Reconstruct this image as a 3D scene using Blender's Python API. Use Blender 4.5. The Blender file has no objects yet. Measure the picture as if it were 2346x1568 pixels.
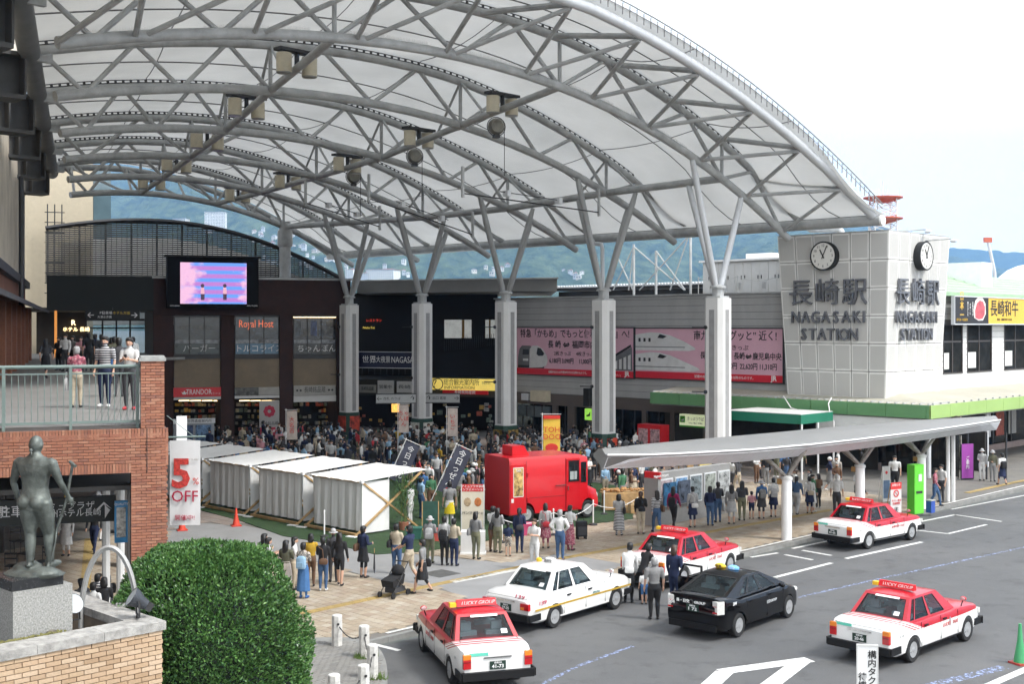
import bpy, bmesh, math, random
from mathutils import Vector, Matrix
random.seed(7)
R = math.radians
SC = bpy.context.scene
COL = SC.collection
# ---------------- camera, world, sun, exposure ----------------
F, CX, HY, EYE = 2800.0, 1173.0, 746.0, 8.0
cam_d = bpy.data.cameras.new('camera'); cam = bpy.data.objects.new('camera', cam_d); COL.objects.link(cam)
cam.location = (0, 0, EYE); cam.rotation_euler = (R(90), 0, 0)
cam_d.sensor_width = 36; cam_d.lens = 36 * F / 2346; cam_d.shift_y = -(784 - HY) / 2346
cam_d.clip_start = 0.5; cam_d.clip_end = 20000
SC.camera = cam
world = bpy.data.worlds.new("World"); SC.world = world; world.use_nodes = True
nt = world.node_tree; nt.nodes.clear()
wo = nt.nodes.new('ShaderNodeOutputWorld'); bg = nt.nodes.new('ShaderNodeBackground')
sky = nt.nodes.new('ShaderNodeTexSky'); sky.sky_type = 'NISHITA'; sky.sun_disc = False
sky.sun_elevation = R(52); sky.sun_rotation = R(115); sky.dust_density = 3.0
mixw = nt.nodes.new('ShaderNodeMix'); mixw.data_type = 'RGBA'; mixw.inputs[0].default_value = 0.94
cl = nt.nodes.new('ShaderNodeTexNoise'); cl.inputs['Scale'].default_value = 1.6; cl.inputs['Detail'].default_value = 5
crw = nt.nodes.new('ShaderNodeValToRGB')
crw.color_ramp.elements[0].position = .3; crw.color_ramp.elements[0].color = (6.6, 6.9, 7.2, 1)
crw.color_ramp.elements[1].position = .75; crw.color_ramp.elements[1].color = (8.6, 8.7, 8.8, 1)
nt.links.new(cl.outputs['Fac'], crw.inputs['Fac'])
nt.links.new(sky.outputs[0], mixw.inputs['A']); nt.links.new(crw.outputs[0], mixw.inputs['B'])
nt.links.new(mixw.outputs['Result'], bg.inputs['Color']); bg.inputs['Strength'].default_value = 0.1
nt.links.new(bg.outputs[0], wo.inputs['Surface'])
sun_d = bpy.data.lights.new('sun', 'SUN'); sun_d.energy = 1.3; sun_d.angle = R(12); sun_d.color = (1, .97, .92)
sun = bpy.data.objects.new('sun', sun_d); COL.objects.link(sun)
sun.rotation_euler = (R(90 - 52), 0, R(180 - 115)); sun.location = (40, -20, 60)
vs = SC.view_settings; vs.view_transform = 'Standard'; vs.look = 'None'; vs.exposure = 1.65; vs.gamma = 1.0; vs.use_curve_mapping = False
SC.cycles.use_adaptive_sampling = True; SC.cycles.adaptive_threshold = 0.03
SC.cycles.max_bounces = 6; SC.cycles.diffuse_bounces = 3; SC.cycles.glossy_bounces = 3; SC.cycles.transmission_bounces = 4
SC.cycles.transparent_max_bounces = 10; SC.cycles.volume_bounces = 0; SC.cycles.caustics_reflective = False; SC.cycles.caustics_refractive = False
SC.cycles.use_denoising = True
# ---------------- frames ----------------
CU, SU = .7123, .7019
AU = math.atan2(-SU, CU)
CN, SN = .943, .333
AN = math.atan2(SN, CN)
def g(px, py, h=0.0):
	Y = (EYE - h) * F / (py - HY); return Vector(((px - CX) / F * Y, Y, h))
def uv(p): return Vector((CU * p[0] - SU * p[1], SU * p[0] + CU * p[1], p[2] if len(p) > 2 else 0))
def guv(px, py, h=0.0): return uv(g(px, py, h))
def on_v(px, py, v):
	a = (px - CX) / F; Y = v / (SU * a + CU); return Vector(((CU * a - SU) * Y, v, EYE + (HY - py) / F * Y))
def on_u(px, py, u):
	a = (px - CX) / F; Y = u / (CU * a - SU); return Vector((u, (SU * a + CU) * Y, EYE + (HY - py) / F * Y))
def on_w(px, py, w):
	a = (px - CX) / F; Y = w / (-SN * a + CN); return Vector(((CN * a + SN) * Y, w, EYE + (HY - py) / F * Y))
def on_y(px, py, Y): return Vector(((px - CX) / F * Y, Y, EYE + (HY - py) / F * Y))
# ---------------- materials ----------------
MATS = {}
def mat(name, c, rough=.6, metal=0., var=.12, scale=3., bump=0., bscale=None, emit=0., alpha=1., trans=0., coat=0., spec=.5, streak=0.):
	if name in MATS: return MATS[name]
	m = bpy.data.materials.new(name); m.use_nodes = True; MATS[name] = m
	t = m.node_tree; b = t.nodes['Principled BSDF']
	b.inputs['Roughness'].default_value = rough; b.inputs['Metallic'].default_value = metal
	b.inputs['Base Color'].default_value = (*c, 1); b.inputs['Specular IOR Level'].default_value = spec
	if coat: b.inputs['Coat Weight'].default_value = coat; b.inputs['Coat Roughness'].default_value = .05
	if alpha < 1: b.inputs['Alpha'].default_value = alpha
	if emit: b.inputs['Emission Color'].default_value = (*c, 1); b.inputs['Emission Strength'].default_value = emit
	if var or bump:
		tc = t.nodes.new('ShaderNodeTexCoord'); n = t.nodes.new('ShaderNodeTexNoise')
		n.inputs['Scale'].default_value = scale; n.inputs['Detail'].default_value = 6; n.inputs['Roughness'].default_value = .65
		if streak:
			mp = t.nodes.new('ShaderNodeMapping'); mp.inputs['Scale'].default_value = (1, 1, streak)
			t.links.new(tc.outputs['Object'], mp.inputs[0]); t.links.new(mp.outputs[0], n.inputs['Vector'])
		else: t.links.new(tc.outputs['Object'], n.inputs['Vector'])
		if var:
			r = t.nodes.new('ShaderNodeMapRange'); r.inputs['From Min'].default_value = .25; r.inputs['From Max'].default_value = .75
			r.inputs['To Min'].default_value = 1 - var * 1.6; r.inputs['To Max'].default_value = 1 + var
			mx = t.nodes.new('ShaderNodeVectorMath'); mx.operation = 'SCALE'; mx.inputs[0].default_value = c
			t.links.new(n.outputs['Fac'], r.inputs['Value']); t.links.new(r.outputs[0], mx.inputs['Scale'])
			t.links.new(mx.outputs[0], b.inputs['Base Color'])
			r2 = t.nodes.new('ShaderNodeMapRange'); r2.inputs['To Min'].default_value = max(.02, rough - .12); r2.inputs['To Max'].default_value = min(1, rough + .12)
			t.links.new(n.outputs['Fac'], r2.inputs['Value']); t.links.new(r2.outputs[0], b.inputs['Roughness'])
		if bump:
			n2 = t.nodes.new('ShaderNodeTexNoise'); n2.inputs['Scale'].default_value = bscale or scale * 6; n2.inputs['Detail'].default_value = 4
			t.links.new(tc.outputs['Object'], n2.inputs['Vector'])
			bp = t.nodes.new('ShaderNodeBump'); bp.inputs['Strength'].default_value = bump; bp.inputs['Distance'].default_value = .02
			t.links.new(n2.outputs['Fac'], bp.inputs['Height']); t.links.new(bp.outputs[0], b.inputs['Normal'])
	return m
def rnd_mat(name, cols, rough=.8, bump=.3, bscale=40, var=.25):
	"""one material whose colour differs from object to object and from island to island"""
	if name in MATS: return MATS[name]
	m = bpy.data.materials.new(name); m.use_nodes = True; MATS[name] = m; t = m.node_tree; b = t.nodes['Principled BSDF']
	oi = t.nodes.new('ShaderNodeObjectInfo'); ge = t.nodes.new('ShaderNodeNewGeometry')
	ad = t.nodes.new('ShaderNodeMath'); ad.operation = 'ADD'; fr = t.nodes.new('ShaderNodeMath'); fr.operation = 'FRACT'
	t.links.new(oi.outputs['Random'], ad.inputs[0]); t.links.new(ge.outputs['Random Per Island'], ad.inputs[1]); t.links.new(ad.outputs[0], fr.inputs[0])
	cr = t.nodes.new('ShaderNodeValToRGB'); e = cr.color_ramp.elements; e[0].color = (*cols[0], 1); e[1].color = (*cols[-1], 1); e[1].position = 1
	for i, c in enumerate(cols[1:-1]):
		k = e.new((i + 1) / (len(cols) - 1)); k.color = (*c, 1)
	t.links.new(fr.outputs[0], cr.inputs[0])
	tc = t.nodes.new('ShaderNodeTexCoord'); n = t.nodes.new('ShaderNodeTexNoise'); n.inputs['Scale'].default_value = bscale; n.inputs['Detail'].default_value = 5
	t.links.new(tc.outputs['Object'], n.inputs['Vector'])
	n3 = t.nodes.new('ShaderNodeTexNoise'); n3.inputs['Scale'].default_value = .7; n3.inputs['Detail'].default_value = 4
	t.links.new(ge.outputs['Position'], n3.inputs['Vector'])
	s = t.nodes.new('ShaderNodeMath'); s.operation = 'ADD'; t.links.new(n.outputs['Fac'], s.inputs[0]); t.links.new(n3.outputs['Fac'], s.inputs[1])
	r = t.nodes.new('ShaderNodeMapRange'); r.inputs['From Min'].default_value = .6; r.inputs['From Max'].default_value = 1.4
	r.inputs['To Min'].default_value = 1 - var; r.inputs['To Max'].default_value = 1 + var
	t.links.new(s.outputs[0], r.inputs['Value'])
	mx = t.nodes.new('ShaderNodeVectorMath'); mx.operation = 'SCALE'
	t.links.new(cr.outputs[0], mx.inputs[0]); t.links.new(r.outputs[0], mx.inputs['Scale']); t.links.new(mx.outputs[0], b.inputs['Base Color'])
	b.inputs['Roughness'].default_value = rough
	if bump:
		bp = t.nodes.new('ShaderNodeBump'); bp.inputs['Strength'].default_value = bump; bp.inputs['Distance'].default_value = .01
		t.links.new(n.outputs['Fac'], bp.inputs['Height']); t.links.new(bp.outputs[0], b.inputs['Normal'])
	return m
def glass(name, tint=(.75, .8, .82), see=.5, rough=.03):
	if name in MATS: return MATS[name]
	m = bpy.data.materials.new(name); m.use_nodes = True; MATS[name] = m; t = m.node_tree; t.nodes.clear()
	o = t.nodes.new('ShaderNodeOutputMaterial'); tr = t.nodes.new('ShaderNodeBsdfTransparent'); gl = t.nodes.new('ShaderNodeBsdfPrincipled')
	tr.inputs[0].default_value = (*tint, 1); gl.inputs['Base Color'].default_value = (.01, .012, .014, 1); gl.inputs['Roughness'].default_value = rough; gl.inputs['Specular IOR Level'].default_value = .9
	mx = t.nodes.new('ShaderNodeMixShader'); mx.inputs[0].default_value = 1 - see
	t.links.new(tr.outputs[0], mx.inputs[1]); t.links.new(gl.outputs[0], mx.inputs[2]); t.links.new(mx.outputs[0], o.inputs[0])
	return m
# ---------------- mesh building ----------------
class MB:
	def __init__(s): s.v = []; s.f = []; s.m = []
	def add(s, vs_, fs, mi=0):
		o = len(s.v); s.v += [tuple(p) for p in vs_]; s.f += [tuple(o + i for i in f) for f in fs]; s.m += [mi] * len(fs); return s
	def box(s, c, d, rz=0, mi=0, M=None):
		x, y, z = d[0] / 2, d[1] / 2, d[2] / 2
		P = [Vector((a * x, b * y, e * z)) for e in (-1, 1) for b in (-1, 1) for a in (-1, 1)]
		if M is None: M = Matrix.Rotation(rz, 3, 'Z') if rz else None
		P = [(M @ p if M is not None else p) + Vector(c) for p in P]
		return s.add(P, [(0, 2, 3, 1), (4, 5, 7, 6), (0, 1, 5, 4), (2, 6, 7, 3), (0, 4, 6, 2), (1, 3, 7, 5)], mi)
	def bb(s, a, b, mi=0):
		return s.box([(p + q) / 2 for p, q in zip(a, b)], [abs(q - p) for p, q in zip(a, b)], 0, mi)
	def path(s, pts, r, n=8, mi=0, cap=True):
		pts = [Vector(p) for p in pts]; k = len(pts); rr = r if isinstance(r, (list, tuple)) else [r] * k
		vs_ = []; prev = None
		for i, p in enumerate(pts):
			d = (pts[min(i + 1, k - 1)] - pts[max(i - 1, 0)]).normalized()
			a = prev - d * prev.dot(d) if prev is not None else d.cross(Vector((0, 0, 1)) if abs(d.z) < .95 else Vector((1, 0, 0)))
			a.normalize(); prev = a; b = d.cross(a)
			vs_ += [p + (a * math.cos(2 * math.pi * j / n) + b * math.sin(2 * math.pi * j / n)) * rr[i] for j in range(n)]
		fs = [(i * n + j, i * n + (j + 1) % n, (i + 1) * n + (j + 1) % n, (i + 1) * n + j) for i in range(k - 1) for j in range(n)]
		if cap: fs += [tuple(range(n - 1, -1, -1)), tuple(range((k - 1) * n, k * n))]
		return s.add(vs_, fs, mi)
	def bar(s, a, b, w, h, mi=0):
		a, b = Vector(a), Vector(b); d = (b - a); L = d.length; d.normalize()
		x = d.cross(Vector((0, 0, 1)) if abs(d.z) < .95 else Vector((1, 0, 0))).normalized(); y = x.cross(d)
		M = Matrix((x, y, d)).transposed(); return s.box((a + b) / 2, (w, h, L), 0, mi, M)
	def poly(s, pts, d, mi=0):
		"""polygon pts extruded by vector d"""
		n = len(pts); d = Vector(d); P = [Vector(p) for p in pts]
		return s.add(P + [p + d for p in P], [tuple(range(n - 1, -1, -1)), tuple(range(n, 2 * n))] + [(i, (i + 1) % n, n + (i + 1) % n, n + i) for i in range(n)], mi)
	def sheet(s, pts, mi=0): return s.add(pts, [tuple(range(len(pts)))], mi)
	def loft(s, rings, mi=0, cap=True, closed=True):
		n = len(rings[0]); vs_ = [p for r in rings for p in r]
		fs = [(i * n + j, i * n + (j + 1) % n, (i + 1) * n + (j + 1) % n, (i + 1) * n + j) for i in range(len(rings) - 1) for j in range(n if closed else n - 1)]
		if cap: fs += [tuple(range(n - 1, -1, -1)), tuple(range(len(vs_) - n, len(vs_)))]
		return s.add(vs_, fs, mi)
	def lathe(s, prof, n=16, c=(0, 0, 0), axis='Z', mi=0, cap=True):
		rings = []
		for r, z in prof:
			ring = []
			for j in range(n):
				a = 2 * math.pi * j / n; x, y = r * math.cos(a), r * math.sin(a)
				ring.append(Vector(c) + (Vector((x, y, z)) if axis == 'Z' else Vector((x, z, y)) if axis == 'Y' else Vector((z, x, y))))
			rings.append(ring)
		return s.loft(rings, mi, cap)
	def ell(s, c, r, n=10, k=6, mi=0, M=None):
		rings = []
		for i in range(k + 1):
			t = math.pi * (i / k) * .98 + .03; rings.append([Vector(c) + (M @ q if M is not None else q) for q in
				[Vector((r[0] * math.sin(t) * math.cos(2 * math.pi * j / n), r[1] * math.sin(t) * math.sin(2 * math.pi * j / n), r[2] * math.cos(t))) for j in range(n)]])
		return s.loft(rings, mi)
def mesh(name, mb, mats, smooth=False):
	me = bpy.data.meshes.new(name); me.from_pydata(mb.v, [], mb.f)
	for m in (mats if isinstance(mats, (list, tuple)) else [mats]): me.materials.append(m)
	if any(mb.m): me.polygons.foreach_set('material_index', mb.m)
	b = bmesh.new(); b.from_mesh(me); bmesh.ops.recalc_face_normals(b, faces=b.faces); b.to_mesh(me); b.free()
	if smooth: me.shade_smooth() if smooth is True else me.set_sharp_from_angle(angle=R(smooth))
	if smooth and smooth is not True: me.polygons.foreach_set('use_smooth', [True] * len(me.polygons)); me.set_sharp_from_angle(angle=R(smooth))
	me.update(); return me
def tag(o, label=None, cat=None, group=None, kind=None):
	for k, x in (('label', label), ('category', cat), ('group', group), ('kind', kind)):
		if x: o[k] = x
	return o
def obj(name, mb, mats, parent=None, smooth=False, loc=None, rot=None, **kw):
	me = mesh(name, mb, mats, smooth) if isinstance(mb, MB) else mb
	o = bpy.data.objects.new(name, me); COL.objects.link(o)
	if parent is not None: o.parent = parent
	if loc is not None: o.location = loc
	if rot is not None: o.rotation_euler = rot
	return tag(o, **kw)
RECENTER = []
def thing(name, label, cat, loc=(0, 0, 0), rz=0, group=None, kind=None, rec=False):
	o = bpy.data.objects.new(name, None); COL.objects.link(o); o.location = loc; o.rotation_euler = (0, 0, rz); o.empty_display_size = .2
	if rec: RECENTER.append(o)
	return tag(o, label, cat, group, kind)
def uvthing(name, label, cat, **kw): return thing(name, label, cat, (0, 0, 0), AU, rec=True, **kw)
def nwthing(name, label, cat, **kw): return thing(name, label, cat, (0, 0, 0), AN, rec=True, **kw)
def copy_tree(o, parent=None):
	c = o.copy(); COL.objects.link(c)
	if parent is not None: c.parent = parent; c.matrix_parent_inverse = o.matrix_parent_inverse
	for ch in list(o.children): copy_tree(ch, c)
	return c
FNT = None
def est(t): return sum(1.0 if ord(c) > 0x2E80 else .3 if c in " .,:!'il1I|-" else .62 for c in t)
def text(body, m, parent, loc, size, rot=(R(90), 0, 0), width=None, ext=.004, name='lettering', mirror=False, align='CENTER', off=0, shear=0):
	c = bpy.data.curves.new(name, 'FONT'); c.body = body; c.size = size; c.extrude = ext; c.align_x = align; c.align_y = 'CENTER'; c.resolution_u = 2; c.offset = off; c.shear = shear
	c.materials.append(m); o = bpy.data.objects.new(name, c); COL.objects.link(o)
	if parent is not None: o.parent = parent
	o.location = loc; o.rotation_euler = rot
	w = max(est(l) for l in body.split('\n')) * size
	sx = width / w if width else 1
	o.scale = (-sx if mirror else sx, 1, 1); return o
RV = (R(90), 0, 0)
RU = (R(90), 0, R(90))
# ---------------- shared materials ----------------
M_steel = mat('painted_steel', (.43, .44, .44), .45, .0, .22, 1.3, .15, 30)
M_steel2 = mat('painted_steel_light', (.62, .64, .66), .4, 0, .08, .8)
M_dark = mat('dark_metal', (.03, .03, .032), .5, 0, .2, 2)
M_black = mat('black', (.008, .008, .008), .6, 0, 0)
M_white = mat('white_paint', (.78, .78, .77), .45, 0, .06, 2)
M_white2 = mat('white_panel', (.6, .6, .585), .5, 0, .06, 1)
M_red = mat('red', (.6, .015, .02), .4, 0, .05)
M_conc = mat('concrete', (.30, .30, .29), .85, 0, .18, 1.2, .3)
M_txt = mat('black_print', (.015, .015, .015), .5, 0, 0)
M_wtxt = mat('white_print', (.8, .8, .8), .5, 0, 0)
M_yel = mat('yellow', (.75, .5, .03), .5, 0, .05)
M_green = mat('green', (.02, .22, .12), .5, 0, .1)
M_beige = mat('beige_metal', (.62, .56, .42), .5, 0, .12, 2)
M_wood = mat('pale_wood', (.42, .27, .12), .7, 0, .25, 5, .2)
M_glass = glass('window_glass')
M_dglass = mat('dark_glass', (.012, .014, .016), .06, 0, 0)
# ======================= GROUND =======================
ground = obj('ground', MB().sheet([(-15000, -300, -.02), (15000, -300, -.02), (15000, 15000, -.02), (-15000, 15000, -.02)]), mat('far_ground', (.12, .13, .12), .9, 0, .3, .01), kind='structure')
KU = -23.9
def asphalt():
	m = bpy.data.materials.new('asphalt'); m.use_nodes = True; t = m.node_tree; b = t.nodes['Principled BSDF']
	ge = t.nodes.new('ShaderNodeNewGeometry')
	def noise(s, d=6, ro=.6):
		n = t.nodes.new('ShaderNodeTexNoise'); n.inputs['Scale'].default_value = s; n.inputs['Detail'].default_value = d; n.inputs['Roughness'].default_value = ro; t.links.new(ge.outputs['Position'], n.inputs['Vector']); return n
	a, c, e = noise(.25, 8, .7), noise(35, 3), noise(1.3, 6)
	r = t.nodes.new('ShaderNodeValToRGB'); r.color_ramp.elements[0].position = .3; r.color_ramp.elements[0].color = (.072, .073, .076, 1)
	r.color_ramp.elements[1].position = .7; r.color_ramp.elements[1].color = (.108, .108, .108, 1); t.links.new(a.outputs['Fac'], r.inputs[0])
	r2 = t.nodes.new('ShaderNodeMapRange'); r2.inputs['From Min'].default_value = .3; r2.inputs['From Max'].default_value = .7; r2.inputs['To Min'].default_value = .78; r2.inputs['To Max'].default_value = 1.22; t.links.new(c.outputs['Fac'], r2.inputs['Value'])
	r3 = t.nodes.new('ShaderNodeMapRange'); r3.inputs['From Min'].default_value = .34; r3.inputs['From Max'].default_value = .46; r3.inputs['To Min'].default_value = .74; r3.inputs['To Max'].default_value = 1; t.links.new(e.outputs['Fac'], r3.inputs['Value'])
	mm = t.nodes.new('ShaderNodeMath'); mm.operation = 'MULTIPLY'; t.links.new(r2.outputs[0], mm.inputs[0]); t.links.new(r3.outputs[0], mm.inputs[1])
	x = t.nodes.new('ShaderNodeVectorMath'); x.operation = 'SCALE'; t.links.new(r.outputs[0], x.inputs[0]); t.links.new(mm.outputs[0], x.inputs['Scale']); t.links.new(x.outputs[0], b.inputs['Base Color'])
	b.inputs['Roughness'].default_value = .85
	bp = t.nodes.new('ShaderNodeBump'); bp.inputs['Strength'].default_value = .5; bp.inputs['Distance'].default_value = .01; t.links.new(c.outputs['Fac'], bp.inputs['Height']); t.links.new(bp.outputs[0], b.inputs['Normal'])
	return m
M_asph = asphalt()
def ground_sheet(name, pts, z, m, rim=None, parent=None, **kw):
	return obj(name, MB().sheet([(p[0], p[1], z) for p in pts]), m, parent, rot=None if parent else (0, 0, AU), **kw)
road = ground_sheet('road', [(KU + .2, -12), (20, -12), (20, 200), (KU + .2, 200)], 0, M_asph, kind='structure')
# plaza slab with a kerb step
plaza = thing('plaza', None, None, (0, 0, 0), AU, kind='structure')
M_slab = mat('plaza_stone', (.245, .225, .20), .85, 0, .15, .6, .2, 20)
pz = .12
obj('paving', MB().bb((-260, -20, -.3), (KU - .16, 240, pz - .012)), mat('joint_mortar', (.15, .14, .125), .9, 0, .2, 1), plaza, kind='structure')
kb = MB(); v = -19.8
while v < 120:
	kb.box((KU - .075, v + .6, -.02), (.15, 1.19, .28)); v += 1.2
obj('kerb', kb, mat('kerb_stone', (.22, .22, .21), .85, 0, .25, 2, .3), plaza, kind='structure')
M_line = mat('road_paint', (.62, .62, .6), .7, 0, .35, 5)
def worn_paint(name, c, thr=.42):
	m = mat(name, c, .7, 0, .2, 6); t = m.node_tree; b = t.nodes['Principled BSDF']
	n = t.nodes.new('ShaderNodeTexNoise'); n.inputs['Scale'].default_value = 9; n.inputs['Detail'].default_value = 8; n.inputs['Roughness'].default_value = .75
	ge = t.nodes.new('ShaderNodeNewGeometry'); t.links.new(ge.outputs['Position'], n.inputs['Vector'])
	r = t.nodes.new('ShaderNodeMapRange'); r.inputs['From Min'].default_value = thr; r.inputs['From Max'].default_value = thr + .06; t.links.new(n.outputs['Fac'], r.inputs['Value']); t.links.new(r.outputs[0], b.inputs['Alpha']); return m
M_wline = worn_paint('worn_white_line', (.62, .62, .6), .36)
M_bline = worn_paint('worn_blue_line', (.30, .38, .62), .50)
# ---- plaza pavers ----
GREY = [guv(*p, pz) for p in [(385, 1195), (560, 1205), (860, 1262), (1150, 1290), (1300, 1268), (1440, 1296), (1230, 1345), (1120, 1392), (1000, 1345), (870, 1330), (640, 1262), (500, 1300), (385, 1330)]]
TURF = [guv(*p, pz) for p in [(549, 1194), (647, 1229), (773, 1250), (860, 1272), (980, 1264), (1110, 1241), (1230, 1222), (1369, 1200), (1450, 1190), (1450, 1120), (1150, 1075), (1000, 1075), (700, 1095), (440, 1110), (440, 1165)]]
def inside(p, poly):
	x, y = p[0], p[1]; c = False; n = len(poly)
	for i in range(n):
		a, b = poly[i], poly[i - 1]
		if (a[1] > y) != (b[1] > y) and x < (b[0] - a[0]) * (y - a[1]) / (b[1] - a[1]) + a[0]: c = not c
	return c
M_pav = rnd_mat('beige_pavers', [(.27, .21, .155), (.33, .275, .205), (.29, .235, .17), (.36, .315, .25), (.27, .205, .15)], .85, .2, 30, .22)
M_pavr = rnd_mat('rose_pavers', [(.20, .13, .11), (.25, .17, .14), (.22, .16, .13)], .85, .2, 30, .2)
tl = .30; cells = []
vv = 16.3; row = 0
while vv < 52:
	uu = KU - .42 - (row % 2) * tl / 2
	while uu > -34.5 - (0 if vv > 24 else 8):
		c = (uu - tl / 2, vv + tl / 2)
		px = CX + F * (CU * c[0] + SU * c[1]) / (-SU * c[0] + CU * c[1])
		if not inside(c, GREY) and not inside(c, TURF) and -60 < px < 2450: cells.append(c)
		uu -= tl
	vv += tl; row += 1
cells.sort(key=lambda c: -SU * c[0] + CU * c[1])
pm = mesh('paver', MB().box((0, 0, 0), (tl - .012, tl - .012, .03)), M_pav)
rest = MB(); pn = 0
seen = lambda c: (lambda Y, X: 640 < CX + F * X / Y < 1250)(-SU * c[0] + CU * c[1], CU * c[0] + SU * c[1])
for c in cells:
	h = pz - .015 + random.uniform(-.0015, .0015)
	if pn < 300 and seen(c): obj('paver', pm, None, plaza, loc=(c[0], c[1], h)); pn += 1
	else: rest.box((c[0], c[1], h), (tl - .012, tl - .012, .03))
obj('paver_field', rest, M_pav, plaza, kind='stuff')
# larger stone slabs further in
rs = MB()
vv = 24.0
while vv < 60:
	uu = -34.6
	while uu > -75:
		c = (uu - .3, vv + .3)
		if not inside(c, GREY) and not inside(c, TURF): rs.box((c[0], c[1], pz - .015), (.588, .588, .03))
		uu -= .6
	vv += .6
obj('stone_paving', rs, rnd_mat('rose_stone', [(.18, .15, .135), (.22, .18, .155), (.2, .175, .16)], .85, .15, 20, .15), plaza, kind='stuff')
obj('smooth_path', MB().sheet([(p[0], p[1], pz - .002) for p in GREY]), mat('smooth_concrete', (.235, .235, .235), .85, 0, .12, .8, .2, 60), plaza, kind='structure')
def turf_mat():
	m = mat('artificial_turf', (.026, .062, .018), .9, 0, .35, 4, .8, 120); return m
obj('turf_mat', MB().poly([(p[0], p[1], pz + .002) for p in TURF], (0, 0, .018)), turf_mat(), plaza, kind='structure')
# tactile yellow strip with raised bars, parallel to the kerb
def strip(px0, px1, name, m, wid=.3, z=pz, dots=False, step=.3):
	a, b = guv(*px0, z), guv(*px1, z); d = (b - a); L = d.length; d.normalize(); nrm = Vector((-d.y, d.x, 0)); mb = MB(); s_ = 0; k = 0
	while s_ < L:
		c = a + d * (s_ + step / 2); ang = math.atan2(d.y, d.x)
		mb.box((c.x, c.y, z + .004), (step - .01, wid, .008), ang)
		for q in (-1.2, -.4, .4, 1.2):
			e = c + nrm * q * wid / 3.4; mb.box((e.x, e.y, z + .010), (step * .8, .03, .006), ang)
		s_ += step; k += 1
	return obj(name, mb, m, plaza, kind='structure')
M_tac = rnd_mat('yellow_tactile', [(.31, .22, .075), (.36, .26, .10), (.28, .20, .08)], .8, .2, 30, .2)
strip((688, 1408), (1010, 1338), 'tactile_strip', M_tac)
strip((1010, 1338), (1300, 1278), 'tactile_strip', M_tac)
strip((1300, 1278), (1900, 1170), 'tactile_strip', M_tac)
strip((2215, 1130), (2420, 1085), 'tactile_strip', M_tac)
strip((1035, 1335), (1225, 1298), 'white_tactile_strip', rnd_mat('white_tactile', [(.45, .45, .43), (.55, .55, .53)], .8, .2, 30, .1))
# white edge line on the pavement
def line(pts, w, name, m, z=.004, parent=None):
	mb = MB()
	for (a, b) in zip(pts[:-1], pts[1:]):
		a, b = guv(*a, 0), guv(*b, 0); d = (b - a).normalized(); n = Vector((-d.y, d.x, 0)) * w / 2
		mb.sheet([(a + n)[:2] + (z,), (b + n)[:2] + (z,), (b - n)[:2] + (z,), (a - n)[:2] + (z,)])
	return obj(name, mb, m, None, rot=(0, 0, AU), kind='structure')
eb = MB(); eb.sheet([(KU - .38, 20, pz + .006), (KU - .26, 20, pz + .006), (KU - .26, 70, pz + .006), (KU - .38, 70, pz + .006)])
obj('edge_line', eb, M_line, plaza, kind='structure')
line([(852, 1468), (1000, 1434)], .15, 'road_marking', M_wline)
line([(858, 1478), (915, 1492)], .15, 'road_marking', M_wline)
line([(1720, 1278), (1782, 1268)], .15, 'road_marking', M_wline)
line([(1815, 1258), (1900, 1240)], .15, 'road_marking', M_wline)
line([(1798, 1272), (1862, 1284)], .15, 'road_marking', M_wline)
line([(1838, 1262), (1905, 1274)], .15, 'road_marking', M_wline)
line([(1775, 1324), (1905, 1291)], .17, 'road_marking', M_wline)
line([(1938, 1281), (2112, 1243)], .17, 'road_marking', M_wline)
line([(2110, 1196), (2190, 1180)], .15, 'road_marking', M_wline)
line([(2185, 1180), (2295, 1196)], .13, 'road_marking', M_wline)
line([(2100, 1216), (2172, 1224), (2260, 1203)], .13, 'road_marking', M_wline)
line([(2180, 1168), (2420, 1122)], .12, 'road_marking', M_wline)
line([(1820, 1372), (1980, 1335), (2346, 1255), (2500, 1218)], .12, 'road_marking', M_bline)
line([(1180, 1600), (1330, 1525), (1450, 1482)], .12, 'road_marking', M_bline)
line([(2100, 1580), (2300, 1530)], .3, 'road_marking', M_bline)
line([(2200, 1600), (2420, 1505)], .22, 'road_marking', M_wline)
# big hollow arrow, bottom right
ar = [(1590, 1610), (1665, 1535), (1862, 1510), (1762, 1580), (1700, 1640)]
line([(1585, 1610), (1660, 1541)], .42, 'road_marking', M_wline)
line([(1652, 1541), (1855, 1513)], .42, 'road_marking', M_wline, .008)
line([(1838, 1516), (1700, 1620)], .42, 'road_marking', M_wline, .012)
# manhole cover outline
mh = MB(); c0 = guv(1010, 1315, pz); mh.box((c0.x, c0.y, pz + .004), (.9, .9, .008))
obj('manhole_cover', mh, mat('cover_steel', (.12, .12, .115), .6, .4, .2, 4), plaza, kind='structure')
# island with bollards at the kerb return
isl = thing('traffic_island', None, None, (0, 0, 0), AU, kind='structure')
ip = [guv(*p, 0) for p in [(560, 1568), (620, 1478), (780, 1470), (850, 1478), (884, 1515), (890, 1580), (870, 1700), (700, 1800), (500, 1700)]]
def rounded(pts, it=2):
	for _ in range(it):
		q = []
		for i in range(len(pts)):
			a, b = pts[i], pts[(i + 1) % len(pts)]; q += [a * .75 + b * .25, a * .25 + b * .75]
		pts = q
	return pts
ip = rounded(ip)
obj('kerb', MB().poly([(p[0], p[1], .001) for p in ip], (0, 0, .12)), MATS['kerb_stone'], isl, kind='structure')
ctr = sum(ip, Vector()) / len(ip); ii = [ctr + (p - ctr) * .93 for p in ip]
tb = MB(); M_isl = rnd_mat('grey_pavers', [(.17, .165, .155), (.22, .215, .2), (.19, .18, .165)], .85, .2, 30, .2)
u0, v0 = min(p[0] for p in ii), min(p[1] for p in ii); q = u0; r_ = 0
ii2 = [ctr + (p - ctr) * .90 for p in ip]
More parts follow.
